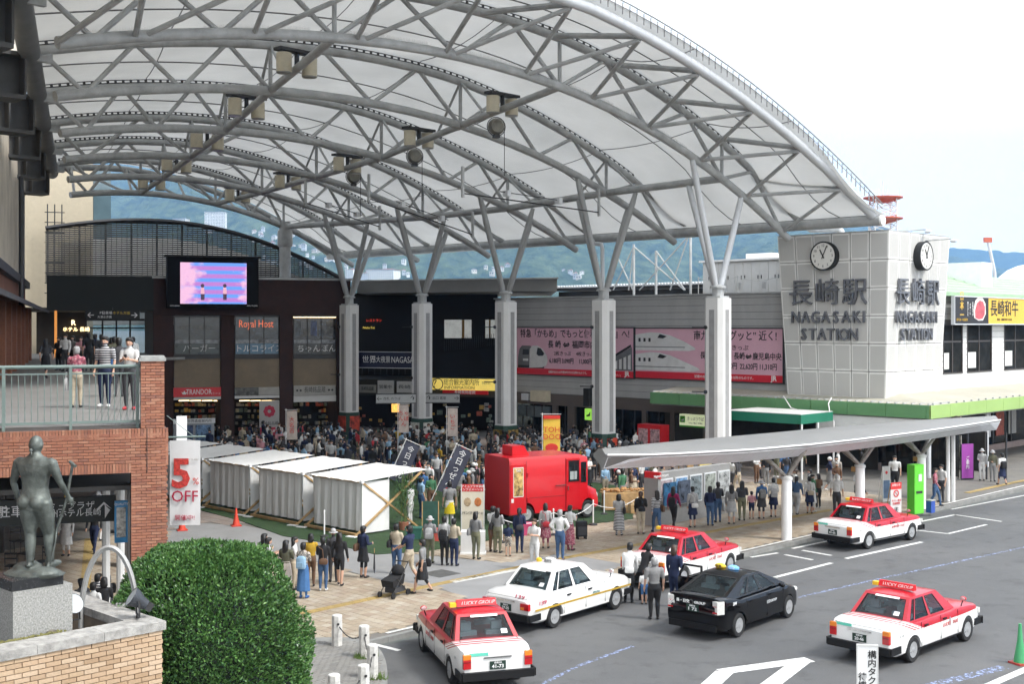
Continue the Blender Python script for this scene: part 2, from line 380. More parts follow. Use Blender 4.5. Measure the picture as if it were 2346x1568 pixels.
while q < max(p[0] for p in ii):
	w_ = v0
	while w_ < max(p[1] for p in ii):
		if inside((q + .05, w_ + .1), ii2): tb.box((q + .05, w_ + .1 - (r_ % 2) * .1, .128), (.092, .19, .02))
		w_ += .2
	q += .1; r_ += 1
obj('paver_field', tb, M_isl, isl, kind='stuff')
# ======================= HILLS =======================
def fnoise(x, y, s=0):
	from mathutils import noise
	return noise.fractal(Vector((x, y, s)), 1.0, 2.0, 6)
RIDGE = [(-400, 330), (100, 360), (400, 350), (700, 330), (1000, 330), (1300, 360), (1600, 410), (1800, 470), (1900, 500), (1965, 513), (2030, 525), (2100, 548), (2165, 586), (2240, 604), (2346, 630), (2700, 680)]
def ridge(px):
	for (a, b), (c, d) in zip(RIDGE[:-1], RIDGE[1:]):
		if a <= px <= c: return b + (d - b) * (px - a) / (c - a)
	return 690
def hill(name, R0, R1, prof, px0, px1, m, nx=260, ny=46, amp=9, seed=0):
	vs_ = []; fs = []
	for i in range(ny):
		t = i / (ny - 1)
		for j in range(nx):
			px = px0 + (px1 - px0) * j / (nx - 1); a = (px - CX) / F
			top = EYE + (HY - prof(px)) / F * R1
			Y = R0 + (R1 - R0) * t
			z = -2 + (top + 2) * (t ** .85) * (1 if t < 1 else 1)
			z += (fnoise(a * 9 + seed, t * 3) * .35 * top * math.sin(math.pi * min(t, 1)) * .45) + fnoise(a * 120, t * 40, 3) * amp * (.3 + t * .5) * (0 if i == 0 else 1)
			vs_.append((a * Y, Y, z))
	fs = [(i * nx + j, i * nx + j + 1, (i + 1) * nx + j + 1, (i + 1) * nx + j) for i in range(ny - 1) for j in range(nx - 1)]
	# back slope down to the ground so that the hill is a body
	base = len(vs_)
	for j in range(nx):
		x, y, z = vs_[(ny - 1) * nx + j]; vs_.append((x * 1.25, y * 1.25, -10))
	fs += [((ny - 1) * nx + j, (ny - 1) * nx + j + 1, base + j + 1, base + j) for j in range(nx - 1)]
	return obj(name, MB().add(vs_, fs), m, smooth=True, kind='structure'), vs_
def forest_mat(name, c1, c2):
	m = bpy.data.materials.new(name); m.use_nodes = True; t = m.node_tree; b = t.nodes['Principled BSDF']; b.inputs['Roughness'].default_value = 1; b.inputs['Specular IOR Level'].default_value = .1
	ge = t.nodes.new('ShaderNodeNewGeometry')
	mp = t.nodes.new('ShaderNodeMapping'); mp.inputs['Scale'].default_value = (1, .45, 1.6); t.links.new(ge.outputs['Position'], mp.inputs[0])
	n = t.nodes.new('ShaderNodeTexNoise'); n.inputs['Scale'].default_value = .018; n.inputs['Detail'].default_value = 9; n.inputs['Roughness'].default_value = .75; t.links.new(mp.outputs[0], n.inputs['Vector'])
	vo = t.nodes.new('ShaderNodeTexVoronoi'); vo.inputs['Scale'].default_value = .034; t.links.new(mp.outputs[0], vo.inputs['Vector'])
	ad = t.nodes.new('ShaderNodeMath'); ad.operation = 'MULTIPLY_ADD'; ad.inputs[1].default_value = -.35; t.links.new(vo.outputs['Distance'], ad.inputs[0]); t.links.new(n.outputs['Fac'], ad.inputs[2])
	r = t.nodes.new('ShaderNodeValToRGB'); r.color_ramp.elements[0].position = .12; r.color_ramp.elements[0].color = (*c1, 1); r.color_ramp.elements[1].position = .5; r.color_ramp.elements[1].color = (*c2, 1)
	t.links.new(ad.outputs[0], r.inputs[0]); t.links.new(r.outputs[0], b.inputs['Base Color'])
	bp = t.nodes.new('ShaderNodeBump'); bp.inputs['Strength'].default_value = 1; bp.inputs['Distance'].default_value = 30; t.links.new(ad.outputs[0], bp.inputs['Height']); t.links.new(bp.outputs[0], b.inputs['Normal'])
	return m
near_hill, HV = hill('hills', 1800, 6800, ridge, -500, 2700, forest_mat('forest', (.03, .06, .045), (.14, .19, .10)), amp=30)
hill('far_hills', 6900, 7800, lambda p: 574 + 5 * math.sin(p / 60.), 1900, 2800, forest_mat('far_forest', (.03, .06, .04), (.08, .13, .07)), 80, 14, 12, 5)
hz = MB(); hz.bb((-8500, -40, -2), (8500, 8200, 1250))
M_hz = bpy.data.materials.new('haze'); M_hz.use_nodes = True; t = M_hz.node_tree; t.nodes.clear()
o_ = t.nodes.new('ShaderNodeOutputMaterial'); pv = t.nodes.new('ShaderNodeVolumePrincipled'); pv.inputs['Color'].default_value = (.30, .57, 1, 1); pv.inputs['Density'].default_value = .000135; pv.inputs['Anisotropy'].default_value = 0
t.links.new(pv.outputs[0], o_.inputs['Volume'])
HAZE = obj('haze', hz, M_hz, kind='stuff')
# ======================= ROOF =======================
UK = lambda k: -36.4 - 7.75 * (4 - k)
LOW = {4: (-36.4, [(131, 100), (436, 72), (784, 89), (918, 104), (1052, 129), (1173, 161), (1283, 201), (1387, 245), (1488, 292), (1562, 345), (1652, 409), (1720, 462), (1805, 548)]),
       3: (UK(3), [(126, 221), (436, 201), (627, 208), (784, 225), (918, 250), (1055, 288), (1253, 369), (1382, 439), (1488, 503), (1545, 560)]),
       2: (UK(2), [(137, 303), (330, 294), (523, 302), (771, 332), (871, 365), (1163, 473), (1320, 575)]),
       1: (UK(1), [(147, 365), (300, 355), (436, 363), (724, 405), (967, 496), (1120, 588)]),
       0: (UK(0), [(156, 412), (302, 402), (372, 408), (596, 441), (799, 509), (957, 598)]),
       -1: (UK(-1), [(161, 447), (315, 440), (492, 471), (653, 518), (808, 609)])}
def polyfit(P, deg=4):
	n = min(deg, len(P) - 1) + 1; c = sum(p[0] for p in P) / len(P)
	A = [[((p[0] - c) / 20) ** j for j in range(n)] for p in P]; y = [p[1] for p in P]
	N = [[sum(a[i] * a[j] for a in A) + (1e-6 if i == j else 0) for j in range(n)] + [sum(a[i] * b for a, b in zip(A, y))] for i in range(n)]
	for i in range(n):
		pvt = max(range(i, n), key=lambda r: abs(N[r][i])); N[i], N[pvt] = N[pvt], N[i]
		for r in range(n):
			if r != i:
				f_ = N[r][i] / N[i][i]; N[r] = [x - f_ * y_ for x, y_ in zip(N[r], N[i])]
	co = [N[i][n] / N[i][i] for i in range(n)]
	return lambda x: sum(cc * ((x - c) / 20) ** j for j, cc in enumerate(co))
ARC = {}
for k, (u_, P) in LOW.items():
	Q = [on_u(px, py, u_) for px, py in P]; ARC[k] = (u_, polyfit([(q_[1], q_[2]) for q_ in Q], 2 if k < 3 else 3), Q[0][1], Q[-1][1])
UP = lambda k, v_: ARC[k][1](v_) + 1.75 + .02 * max(0, min(v_, 40) - 20) - .03 * max(0, v_ - 42)
VEAVE = 59.6
roof = uvthing('vaulted_canopy_roof', 'huge white membrane vault on grey tubular arches spanning the station plaza', 'roof')
def left_v(u_): return 17.0 + (-36.4 - u_) * (35.9 - 17.0) / 38.75
FR = {}
for k in range(4, -2, -1):
	u_, fz, va, vb = ARC[k]
	n = 22; pts = [(u_, va + (vb - va) * i / n, fz(va + (vb - va) * i / n)) for i in range(n + 1)]
	obj('arch_chord', MB().path(pts, .2, 12), M_steel, roof, smooth=40)
	vs0 = va - .8; pts = [(u_, vs0 + (VEAVE - vs0) * i / n, UP(k, vs0 + (VEAVE - vs0) * i / n)) for i in range(n + 1)]
	obj('arch_chord', MB().path(pts, .19, 12), M_steel, roof, smooth=40)
	# clamp rail with dashes on the upper chord
	rl = MB(); m_ = 96
	for i in range(m_):
		v1 = vs0 + (VEAVE - vs0) * i / m_; v2 = v1 + .10
		rl.bar((u_, v1, UP(k, v1) + .27), (u_, v2, UP(k, v2) + .27), .06, .13)
	for dz in (.215, .34):
		rl.path([(u_, p[1], p[2] + dz) for p in pts], .022, 4)
	obj('clamp_rail', rl, mat('rail_dark', (.06, .06, .06), .6), roof)
	# nodes and web
	wall_v, col_v = va, 52.3
	f1 = wall_v + .30 * (col_v - wall_v); f2 = wall_v + .65 * (col_v - wall_v)
	nodes = [va + 1.2, (va + f1) / 2 + .5, f1, (f1 + f2) / 2, f2, (f2 + col_v) / 2, col_v, vb - .6]
	if k <= 1: nodes = [va + 1.2, f1, f2, (f2 + col_v) / 2, col_v, vb - .6]
	for i, nv in enumerate(nodes):
		tgt = []
		if i > 0: tgt.append((nv + nodes[i - 1]) / 2)
		if i < len(nodes) - 1: tgt.append((nv + nodes[i + 1]) / 2)
		if i == 0: tgt.append(va - .6)
		for tv in tgt:
			tv2 = min(tv, VEAVE - .3)
			obj('web_strut', MB().path([(u_, nv, fz(nv)), (u_, tv2, UP(k, tv2))], .1, 8), M_steel, roof, smooth=40)
	FR[k] = (f1, f2, col_v)
	for fv in (f1, f2, col_v):
		obj('web_strut', MB().path([(u_, fv, fz(fv)), (u_, fv, UP(k, fv))], .09, 8), M_steel, roof, smooth=40)
# purlins through the lower chord nodes
for j in range(3):
	pts = [(UK(k), FR[k][j], ARC[k][1](FR[k][j])) for k in range(4, -2, -1)]
	obj('purlin', MB().path(pts, .17 if j < 2 else .2, 10), M_steel, roof, smooth=40)
	for a, b in zip(pts[:-1], pts[1:]):
		mid = [(p + q_) / 2 for p, q_ in zip(a, b)]
# cross bracing, Λ shaped, between each upper chord and the purlins
for k in range(3, -1, -1):
	for j in range(3):
		fv = FR[k][j]; u_ = UK(k)
		for s_ in (-1, 1):
			kk = k - s_ * -1
			tgt_v = fv + s_ * .0
			a = Vector((u_, fv, UP(k, fv))); nb = Vector((UK(k + s_), FR[k + s_][j], ARC[k + s_][1](FR[k + s_][j]))) ; b0 = Vector((u_, fv, ARC[k][1](fv)))
			obj('brace', MB().path([a, b0 + (nb - b0) * .28], .07, 6), M_steel, roof, smooth=40)
# front edge tube, its struts
EU = -31.8
EP = [on_u(px, py, EU) for px, py in [(1310, 0), (1562, 130), (1640, 185), (1720, 240), (1800, 305), (1880, 375), (1950, 445), (2001, 496)]]
efz0 = polyfit([(p[1], p[2]) for p in EP], 3)
ev0 = 14.0
def efz(v_):
	if v_ > 36: return efz0(v_)
	return ARC[4][1](v_) * .35 + (UP(4, v_) + .1) * .65 + (efz0(36) - (ARC[4][1](36) * .35 + (UP(4, 36) + .1) * .65)) * max(0, (v_ - 14) / 22)
pts = [(EU, ev0 + (VEAVE - ev0) * i / 26, efz(ev0 + (VEAVE - ev0) * i / 26)) for i in range(27)]
obj('edge_tube', MB().path(pts, .235, 14), M_steel2, roof, smooth=40)
er = MB()
for i in range(100):
	v1 = 14 + (VEAVE - 14) * i / 100; er.bar((EU + .45, v1, efz(v1) + .15), (EU + .45, v1, efz(v1) + .62), .03, .05)
er.path([(EU + .5, p[1], p[2] + .66) for p in pts], .035, 5); er.path([(EU + .5, p[1], p[2] + .42) for p in pts], .02, 5)
obj('edge_rail', er, mat('edge_rail_grey', (.3, .3, .3), .6), roof)
en = [17.5, 22, 26.5, 31, 35.6, 39.9, 44.0, 48.2, 52.3, 56.3]
for i, nv in enumerate(en):
	e0 = Vector((EU, nv, efz(nv) - .1)); ln = nv + .3
	obj('web_strut', MB().path([e0, (UK(4), nv - .6, UP(4, nv - .6) - .05)], .13, 8), M_steel, roof, smooth=40)
	obj('web_strut', MB().path([e0 - Vector((.1, 0, .15)), (UK(4), min(nv + 2.1, 58), ARC[4][1](min(nv + 2.1, 58)))], .1, 8), M_steel, roof, smooth=40)
	obj('web_strut', MB().path([e0 - Vector((.1, 0, .15)), (UK(4), max(nv - 2.1, 17), ARC[4][1](max(nv - 2.1, 17)))], .1, 8), M_steel, roof, smooth=40)
# far edge tube
FU = UK(-1) - 4.2
pts = [(FU, 34 + (VEAVE - 34) * i / 16, UP(-1, 34 + (VEAVE - 34) * i / 16) - .1) for i in range(17)]
obj('edge_tube', MB().path(pts, .22, 12), M_steel, roof, smooth=40)
for nv in (38, 42, 46, 50, 54):
	obj('web_strut', MB().path([(FU, nv, UP(-1, nv) - .1), (UK(-1), nv + 1.8, ARC[-1][1](nv + 1.8))], .09, 6), M_steel, roof)
	obj('web_strut', MB().path([(FU, nv, UP(-1, nv) - .1), (UK(-1), nv - 1.8, ARC[-1][1](nv - 1.8))], .09, 6), M_steel, roof)
# eave tube and gutter, parallel to the column row
obj('eave_tube', MB().path([(FU, VEAVE, 13.55), (EU + .4, VEAVE, 13.55)], .28, 12), M_steel, roof, smooth=40)
obj('gutter', MB().bb((FU, VEAVE + .3, 13.5), (EU, VEAVE + .75, 13.95)), mat('gutter_dark', (.05, .05, .05), .6), roof)
obj('tube_cap', MB().lathe([(.28, 0), (.28, .12)], 14, (EU + .42, VEAVE, 13.55), 'X'), M_white, roof, smooth=30)
# membrane: one tensioned panel per bay, sagging a little between arches
def memb_mat():
	m = bpy.data.materials.new('ptfe_membrane'); m.use_nodes = True; t = m.node_tree; t.nodes.clear()
	o = t.nodes.new('ShaderNodeOutputMaterial'); d = t.nodes.new('ShaderNodeBsdfDiffuse'); tr = t.nodes.new('ShaderNodeBsdfTranslucent'); a = t.nodes.new('ShaderNodeMixShader')
	ge = t.nodes.new('ShaderNodeNewGeometry'); n = t.nodes.new('ShaderNodeTexNoise'); n.inputs['Scale'].default_value = .25; n.inputs['Detail'].default_value = 6; t.links.new(ge.outputs['Position'], n.inputs['Vector'])
	r = t.nodes.new('ShaderNodeValToRGB'); r.color_ramp.elements[0].position = .3; r.color_ramp.elements[0].color = (.60, .605, .59, 1); r.color_ramp.elements[1].position = .7; r.color_ramp.elements[1].color = (.76, .765, .75, 1)
	t.links.new(n.outputs['Fac'], r.inputs[0]); t.links.new(r.outputs[0], d.inputs[0]); t.links.new(r.outputs[0], tr.inputs[0])
	a.inputs[0].default_value = MEMB_T; t.links.new(d.outputs[0], a.inputs[1]); t.links.new(tr.outputs[0], a.inputs[2]); t.links.new(a.outputs[0], o.inputs[0]); return m
MEMB_T = .22
M_memb = memb_mat()
rows_u = [(EU + .45, lambda v_: efz(v_) + .45)] + [(UK(k), (lambda k: lambda v_: UP(k, v_) + .46)(k)) for k in range(4, -2, -1)] + [(FU - .3, lambda v_: UP(-1, v_) + .3)]
seam = MB()
for (ua, fa), (ub, fb) in zip(rows_u[:-1], rows_u[1:]):
	nv_, nu_ = 30, 6; vs_ = []
	for i in range(nv_ + 1):
		for j in range(nu_ + 1):
			s_ = j / nu_; u_ = ua + (ub - ua) * s_; l = left_v(u_) - .9; v_ = l + (VEAVE + .4 - l) * i / nv_
			z = fa(v_) * (1 - s_) + fb(v_) * s_ - 1.4 * s_ * (1 - s_) * (.35 + .65 * math.sin(math.pi * i / nv_))
			q_ = max(0, (i / nv_ - .86) / .14); z = z * (1 - q_) + min(z, 13.86 + .6 * (1 - q_)) * q_
			vs_.append((u_, v_, z))
	W = nu_ + 1; fs = [(i * W + j, i * W + j + 1, (i + 1) * W + j + 1, (i + 1) * W + j) for i in range(nv_) for j in range(nu_)]
	obj('membrane_panel', MB().add(vs_, fs), M_memb, roof, smooth=True)
	for i in range(4, nv_ - 1, 5):
		seam.path([Vector(vs_[i * W + j]) - Vector((0, 0, .04)) for j in range(W)], .022, 4)
	seam.path([Vector(vs_[i * W + nu_ // 2]) - Vector((0, 0, .06)) for i in range(nv_ + 1)], .03, 4)
obj('membrane_seams', seam, mat('seam_grey', (.2, .2, .2), .7), roof, kind='stuff')
# left end: bearing tube, hinges and brackets of the hotel wall
bt = [(u_, left_v(u_) - 1.25, 18.05) for u_ in (-28, -36.4, -44.15, -51.9, -59.65, -67.4, -75.15, -78)]
obj('bearing_tube', MB().path(bt, .4, 14), mat('tube_dark', (.16, .165, .165), .6, 0, .2, 1), roof, smooth=40)
for k in range(4, -2, -1):
	u_ = UK(k); l = left_v(u_)
	hb = MB(); hb.bb((u_ - .1, l - 1.2, 17.75), (u_ + .1, l - .4, 18.25))
	obj('hinge_plate', hb, M_steel, roof)
	bk = MB(); y0, y1 = l - 3.7, l - 1.6
	bk.bb((u_ - .55, y0, 16.2), (u_ + .55, y1, 16.35)); bk.bb((u_ - .55, y0, 17.75), (u_ + .55, y1, 17.9)); bk.bb((u_ - .04, y0, 16.35), (u_ + .04, y1, 17.75))
	for q_ in (0, .5, 1): bk.bb((u_ - .5, y0 + (y1 - y0) * q_ - .04, 16.35), (u_ + .5, y0 + (y1 - y0) * q_ + .04, 17.75))
	obj('bracket', bk, mat('bracket_grey', (.06, .06, .06), .6, 0, .2, 2), roof)
# columns
M_clad = mat('column_cladding', (.66, .66, .65), .4, 0, .05, 1)
labels = ['fourth', 'third', 'second', 'first', 'front']
col_lab = {0: 'white clad column with branching struts at the corner of the brick building', 1: 'white clad column with struts and direction signs between the dark food hall bays',
           2: 'white clad column with struts at the left end of the pink billboards', 3: 'white clad column with struts and black speaker before the pink train billboards',
           4: 'white clad column with bright struts rising behind the taxi stand canopy'}
for k in range(5):
	X, Y = (CX - CX, 0)
	Yk = 84.6 * (1 - .0653 * k); pxk = [800, 967, 1159, 1383, 1645][k]; P = uv(((pxk - CX) / F * Yk, Yk)); u_, v_ = P[0], P[1]
	t = uvthing('roof_column', col_lab[k], 'column', group='columns carrying the vaulted roof')
	a = .56; c_ = .2
	octo = [(a, -a + c_), (a, a - c_), (a - c_, a), (-a + c_, a), (-a, a - c_), (-a, -a + c_), (-a + c_, -a), (a - c_, -a)]
	obj('cladding', MB().poly([(u_ + x, v_ + y, 2.0) for x, y in octo], (0, 0, 7.4)), M_clad, t)
	rc = MB()
	rc.bb((u_ - .16, v_ - a - .004, 2.1), (u_ + .16, v_ - a + .05, 8.8)); rc.bb((u_ + a - .05, v_ - .16, 2.1), (u_ + a + .004, v_ + .16, 8.8))
	obj('recess_strip', rc, mat('column_recess', (.30, .30, .30), .6), t)
	obj('green_base', MB().poly([(u_ + x * 1.06, v_ + y * 1.06, .12) for x, y in octo], (0, 0, 1.88)), mat('dark_green_base', (.02, .06, .045), .4), t)
	pb = MB(); pb.bb((u_ - .42, v_ - .64, .7), (u_ + .42, v_ - .6, 1.75)); pb.bb((u_ + .6, v_ - .42, .7), (u_ + .64, v_ + .42, 1.75))
	obj('poster', pb, [mat('poster_red', (.5, .06, .03), .5, 0, .8, 2.5), mat('poster_pale', (.6, .6, .55), .5, 0, .5, 4), mat('poster_food', (.35, .22, .05), .4, 0, .9, 5)][k % 3], t)
	cp = MB(); cp.lathe([(.3, 9.4), (.3, 9.9), (.42, 9.9), (.42, 9.98), (.25, 10.1)], 12, (u_, v_, 0)); cp.box((u_, v_, 9.45), (.8, .8, .1))
	obj('cap', cp, M_steel, t, smooth=30)
	if k == 3: obj('speaker', MB().box((u_ - .62, v_ - .62, 4.0), (.4, .34, 1.0)).box((u_ - .5, v_ - .5, 4.45), (.2, .2, .1)), M_black, t)
	arm = MB()
	for z in (4.6, 7.9):
		arm.path([(u_ - .5, v_ - .55, z), (u_ - 1.05, v_ - .8, z)], .03, 6); arm.lathe([(.001, -.06), (.1, -.04), (.1, .06), (.001, .08)], 8, (u_ - .35, v_ - .6, z), 'Y')
	obj('floodlight_arm', arm, M_dark, t)
	for du, dv in ((-2.1, 0), (2.1, 0), (0, -2.2), (0, 2.2)):
		if k == 4 and du > 0: continue
		if dv: tp = (UK(k), v_ + dv, ARC[k][1](v_ + dv))
		else:
			zz = ARC[k][1](52.3) ; tp = (UK(k) + du, 52.3, zz - .15)
		b0 = Vector((u_ + du * .08, v_ + dv * .08, 9.9)); tpv = Vector(tp)
		obj('strut', MB().path([b0, b0 + (tpv - b0) * .08, b0 + (tpv - b0) * .9, tpv], [.11, .165, .165, .12], 10), M_steel2 if (k == 4) else mat('strut_grey', (.38, .39, .39), .45, 0, .12, 1), t, smooth=40)
post = uvthing('roof_post', 'plain grey post rising behind the brick wall to the far arch', 'column')
P = uv(((653 - CX) / F * 89.9, 89.9)); obj('shaft', MB().path([(P[0], P[1], 0), (P[0], P[1], 15.6)], .42, 14), M_steel, post, smooth=40)
obj('collar', MB().lathe([(.5, 0), (.55, .1), (.55, 1.1), (.5, 1.2)], 14, (P[0], P[1], 13.8)), M_steel, post, smooth=30)
# ======================= HOTEL WALL (left) =======================
M_hot = mat('hotel_render', (.56, .50, .41), .8, 0, .2, .5, .15)
M_brkd = (.13, .055, .035)
hot = nwthing('hotel_building', 'tall beige hotel wall with brick lower floors along the left edge of the plaza', 'building')
# wall plane passes n = HN in the hotel frame
HN = -3.3
hb = MB(); hb.bb((HN - 14, 17, 10.6), (HN, 83, 24)); obj('wall', hb, M_hot, hot)
hb = MB(); hb.bb((HN - 14, 40, .1), (HN - .05, 83, 4.4)); hb.bb((HN - 14, 17, 6.0), (HN + .02, 83, 10.45)); obj('brick_wall', hb, rnd_mat('brick_shade', [(.22, .09, .055), (.2, .085, .05)], .85, .6, 14, .25), hot)
st = MB(); st.bb((HN, 17, 10.3), (HN + .3, 83, 10.7)); obj('string_course', st, M_dark, hot)
for i in range(11):
	w_ = 34 + i * 4.4; pb = MB(); pb.bb((HN, w_ - .45, 5.9), (HN + .55, w_ + .45, 9.0)); obj('pilaster', pb, MATS['brick_shade'], hot)
aw = MB(); aw.poly([(HN, 30, 9.6), (HN + 1.5, 30, 8.9), (HN + 1.5, 30, 8.75), (HN, 30, 9.3)], (0, 50, 0)); obj('awning', aw, M_dark, hot)
gp = MB(); gp.bb((HN - .3, 17, 11.4), (HN + .12, 34, 24))
obj('glass_bay', gp, mat('blue_glass', (.10, .16, .19), .08, 0, .2, .5, spec=.8), hot)
gm = MB()
for i in range(14): gm.bb((HN + .1, 17, 11.6 + i * .95), (HN + .18, 34, 11.66 + i * .95))
for i in range(8): gm.bb((HN + .1, 18 + i * 2.2, 11.4), (HN + .18, 18.07 + i * 2.2, 24))
obj('mullion', gm, M_steel2, hot)
pp = MB()
for x in (70.5, 71.3): pp.path([(HN + .3, x, 8.5), (HN + .3, x, 16)], .12, 8)
obj('drain_pipe', pp, M_dark, hot)
# beige tower with ladder frame beyond the hotel
bt_ = nwthing('beige_building', 'pale beige building with a ladder frame seen past the end of the hotel', 'building')
qB = on_w(213, 500, 98)[0]
obj('wall', MB().bb((HN - 3, 98, 0), (qB, 112, 24)), mat('beige_wall', (.5, .44, .33), .8, 0, .06), bt_)
obj('glass_corner', MB().bb((qB + .02, 98.2, 8), (qB + 1.3, 110, 20)), MATS['blue_glass'], bt_)
lf = MB()
for x in (0, 1, 2): lf.path([(HN + 1.0 + x * .5, 96.8, 10), (HN + 1.0 + x * .5, 96.8, 17)], .05, 6)
for i in range(9): lf.path([(HN + .8, 96.8, 10.4 + i * .75), (HN + 2.2, 96.8, 10.4 + i * .75)], .04, 6)
obj('ladder_frame', lf, M_dark, bt_)
# ======================= LOUVRED SCREEN AND BRICK BUILDING =======================
WF = 84.4
M_bdark = mat('dark_brick', (.042, .019, .016), .85, 0, .3, 2, .4)
brk = nwthing('brick_mall_building', 'dark brown brick shopping building facing the plaza with shops on two floors', 'building')
def W(px, py, w=WF): return on_w(px, py, w)
def wbox(mb, x0, y0, x1, y1, w0, w1, mi=0):
	a, b = W(x0, y0, w0), W(x1, y1, w0); return mb.bb((a[0], w0, b[2]), (b[0], w1, a[2]), mi)
nb = MB()
TOP = W(593, 641)[2]
nL, nR = W(352, 700)[0], W(803, 700)[0]
nb.bb((nL, WF, 8 + (746 - 722) / F * 84), (nR, WF + 9, TOP))
for x0, x1 in ((352, 398), (506, 537), (641, 671), (771, 803)):
	wbox(nb, x0, 722, x1, 1030, WF, WF + 9)
obj('wall', nb, M_bdark, brk)
cp = MB(); cp.bb((nL - .1, WF - .12, TOP), (nR + .1, WF + .4, TOP + .15)); obj('coping', cp, M_steel, brk)
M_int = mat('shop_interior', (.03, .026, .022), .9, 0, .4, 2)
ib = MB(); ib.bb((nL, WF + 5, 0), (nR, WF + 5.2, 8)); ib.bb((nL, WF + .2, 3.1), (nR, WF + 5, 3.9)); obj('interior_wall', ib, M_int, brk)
M_tan = mat('tan_panel', (.21, .165, .11), .7, 0, .15, 1)
M_warm = mat('warm_lamp_strip', (1, .72, .35), .5, 0, 0, emit=1.6)
bays = [(399, 505), (538, 640), (672, 770)]
food = ['バーガー', 'トルコライス', 'ちゃんぽん']
M_scene = [mat('window_scene_a', (.05, .06, .055), .1, 0, .9, .8, streak=3), mat('window_scene_b', (.05, .07, .085), .1, 0, .9, .8, streak=3), mat('window_scene_c', (.045, .045, .05), .1, 0, .9, 1.1, streak=3)]
for i, (x0, x1) in enumerate(bays):
	m1 = MB(); wbox(m1, x0, 822, x1, 887, WF + .15, WF + .4); obj('spandrel', m1, M_tan, brk)
	m1 = MB(); wbox(m1, x0, 725, x1, 815, WF + .35, WF + .4); win = obj('window', m1, M_scene[i], brk)
	fr = MB(); wbox(fr, x0, 812, x1, 822, WF + .1, WF + .4); wbox(fr, x0, 722, x1, 727, WF + .2, WF + .4)
	for q in (0, .33, .66, 1): xx = x0 + (x1 - x0 - 2) * q; wbox(fr, xx, 725, xx + 2, 815, WF + .28, WF + .4)
	obj('frame', fr, M_dark, win)
	# printed band along the window foot: white surf over a blue or grey field with the dish name
	bd = MB(); wbox(bd, x0 + 2, 788, x1 - 2, 811, WF + .33, WF + .36); obj('window_print', bd, mat('print_band%d' % i, [(.06, .08, .075), (.10, .22, .33), (.05, .055, .05)][i], .3, 0, .3, 2), brk)
	bd = MB(); wbox(bd, x0 + 2, 779, x1 - 2, 787, WF + .33, WF + .36); obj('window_print', bd, mat('print_surf', (.3, .32, .34), .4, 0, .7, 3), brk)
	a = W((x0 + x1) / 2 + 6, 800); text(food[i], M_wtxt, brk, (a[0], WF + .3, a[2]), .55, RV)
a = W(588, 743); text('Royal Host', mat('orange_neon', (.8, .18, .08), .5, 0, 0, emit=.25), brk, (a[0], WF + .3, a[2]), .72, RV, width=2.9)
a = W(452, 752); text('RESTAURANT', mat('dim_print', (.2, .2, .18), .5, 0, 0), brk, (a[0], WF + .3, a[2]), .4, RV, width=2.2)
m1 = MB(); wbox(m1, 672, 726, 770, 728, WF + .2, WF + .26); obj('lamp_strip', m1, M_warm, brk)
for i in range(5):
	m1 = MB(); wbox(m1, 676 + i * 18, 735 + (i % 2) * 20, 690 + i * 18, 770, WF + .34, WF + .37); obj('window_poster', m1, mat('wposter%d' % (i % 3), [(.1, .12, .14), (.16, .16, .15), (.06, .09, .2)][i % 3], .4, 0, .8, 3), brk)
def signbox(name, label, cat, frame, c, wdt, hgt, dep, m_face, lines, m_text, face='v', border=None, parent_kw={}):
	"""a flat sign centred at c in the given frame; face v looks along -y, face u along +x"""
	ang = {'uv': AU, 'nw': AN, 'xy': 0}[frame]
	t = thing(name, label, cat, Matrix.Rotation(ang, 3, 'Z') @ Vector(c), ang + (R(90) if face == 'u' else 0), **parent_kw)
	obj('panel', MB().box((0, 0, 0), (wdt, dep, hgt)), m_face, t)
	if border:
		b = MB()
		for s_ in (-1, 1):
			b.box((s_ * wdt / 2, 0, 0), (border[0], dep + .03, hgt + border[0])); b.box((0, 0, s_ * hgt / 2), (wdt - border[0], dep + .03, border[0]))
		obj('frame', b, border[1], t)
	for l in lines:
		s_, x, z, sz = l[:4]; wd = l[4] if len(l) > 4 else None; mt = l[5] if len(l) > 5 else m_text
		text(s_, mt, t, (x, -dep / 2 - .006, z), sz, RV, width=wd)
	return t
M_redsign = mat('red_sign_lit', (.6, .012, .02), .4, 0, .05)
a = W(452, 899, WF - .1); t = signbox('shop_sign', 'red illuminated bakery sign reading TRANDOR over the left shop', 'sign', 'nw', a, 3.1, .62, .15, M_redsign, [('TRANDOR', .1, 0, .5, 1.5), ('トランドール', 1.2, -.12, .16, .6)], M_wtxt)
lf = MB(); lf.poly([(-.95, -.09, -.14), (-.75, -.09, -.14), (-.66, -.09, .03), (-.78, -.09, -.03), (-.85, -.09, .12), (-.92, -.09, -.03), (-1.04, -.09, .03)], (0, .01, 0)); obj('crown_emblem', lf, M_wtxt, t)
m1 = MB(); wbox(m1, 398, 909, 506, 915, WF - .08, WF + .3); obj('shop_lintel', m1, M_white2, brk)
M_psign = mat('pale_sign', (.36, .35, .32), .5, 0, .12, 3)
for xa, xb, lab, txt in ((594, 640, 'pale hanging store banner with red flower crest over the middle shop', ''), (673, 769, 'pale wooden store name board over the third shop of the brick building', '長崎銘品蔵')):
	if txt:
		a = W((xa + xb) / 2, 895, WF - .1); signbox('shop_sign', lab, 'sign', 'nw', a, 2.9, .7, .1, M_psign, [(txt, 0, .03, .42, 1.5), ('● ●', -1.1, 0, .2), ('● ●', 1.1, 0, .2)], M_txt)
a = W(617, 957, WF - .3)
t = signbox('shop_banner', 'tall pale banner with a red flower crest and shop name, middle shop', 'banner', 'nw', a, 1.35, 2.3, .04, mat('banner_grey', (.4, .39, .38), .7, 0, .05), [('長崎銘品蔵', 0, -.42, .25)], M_txt)
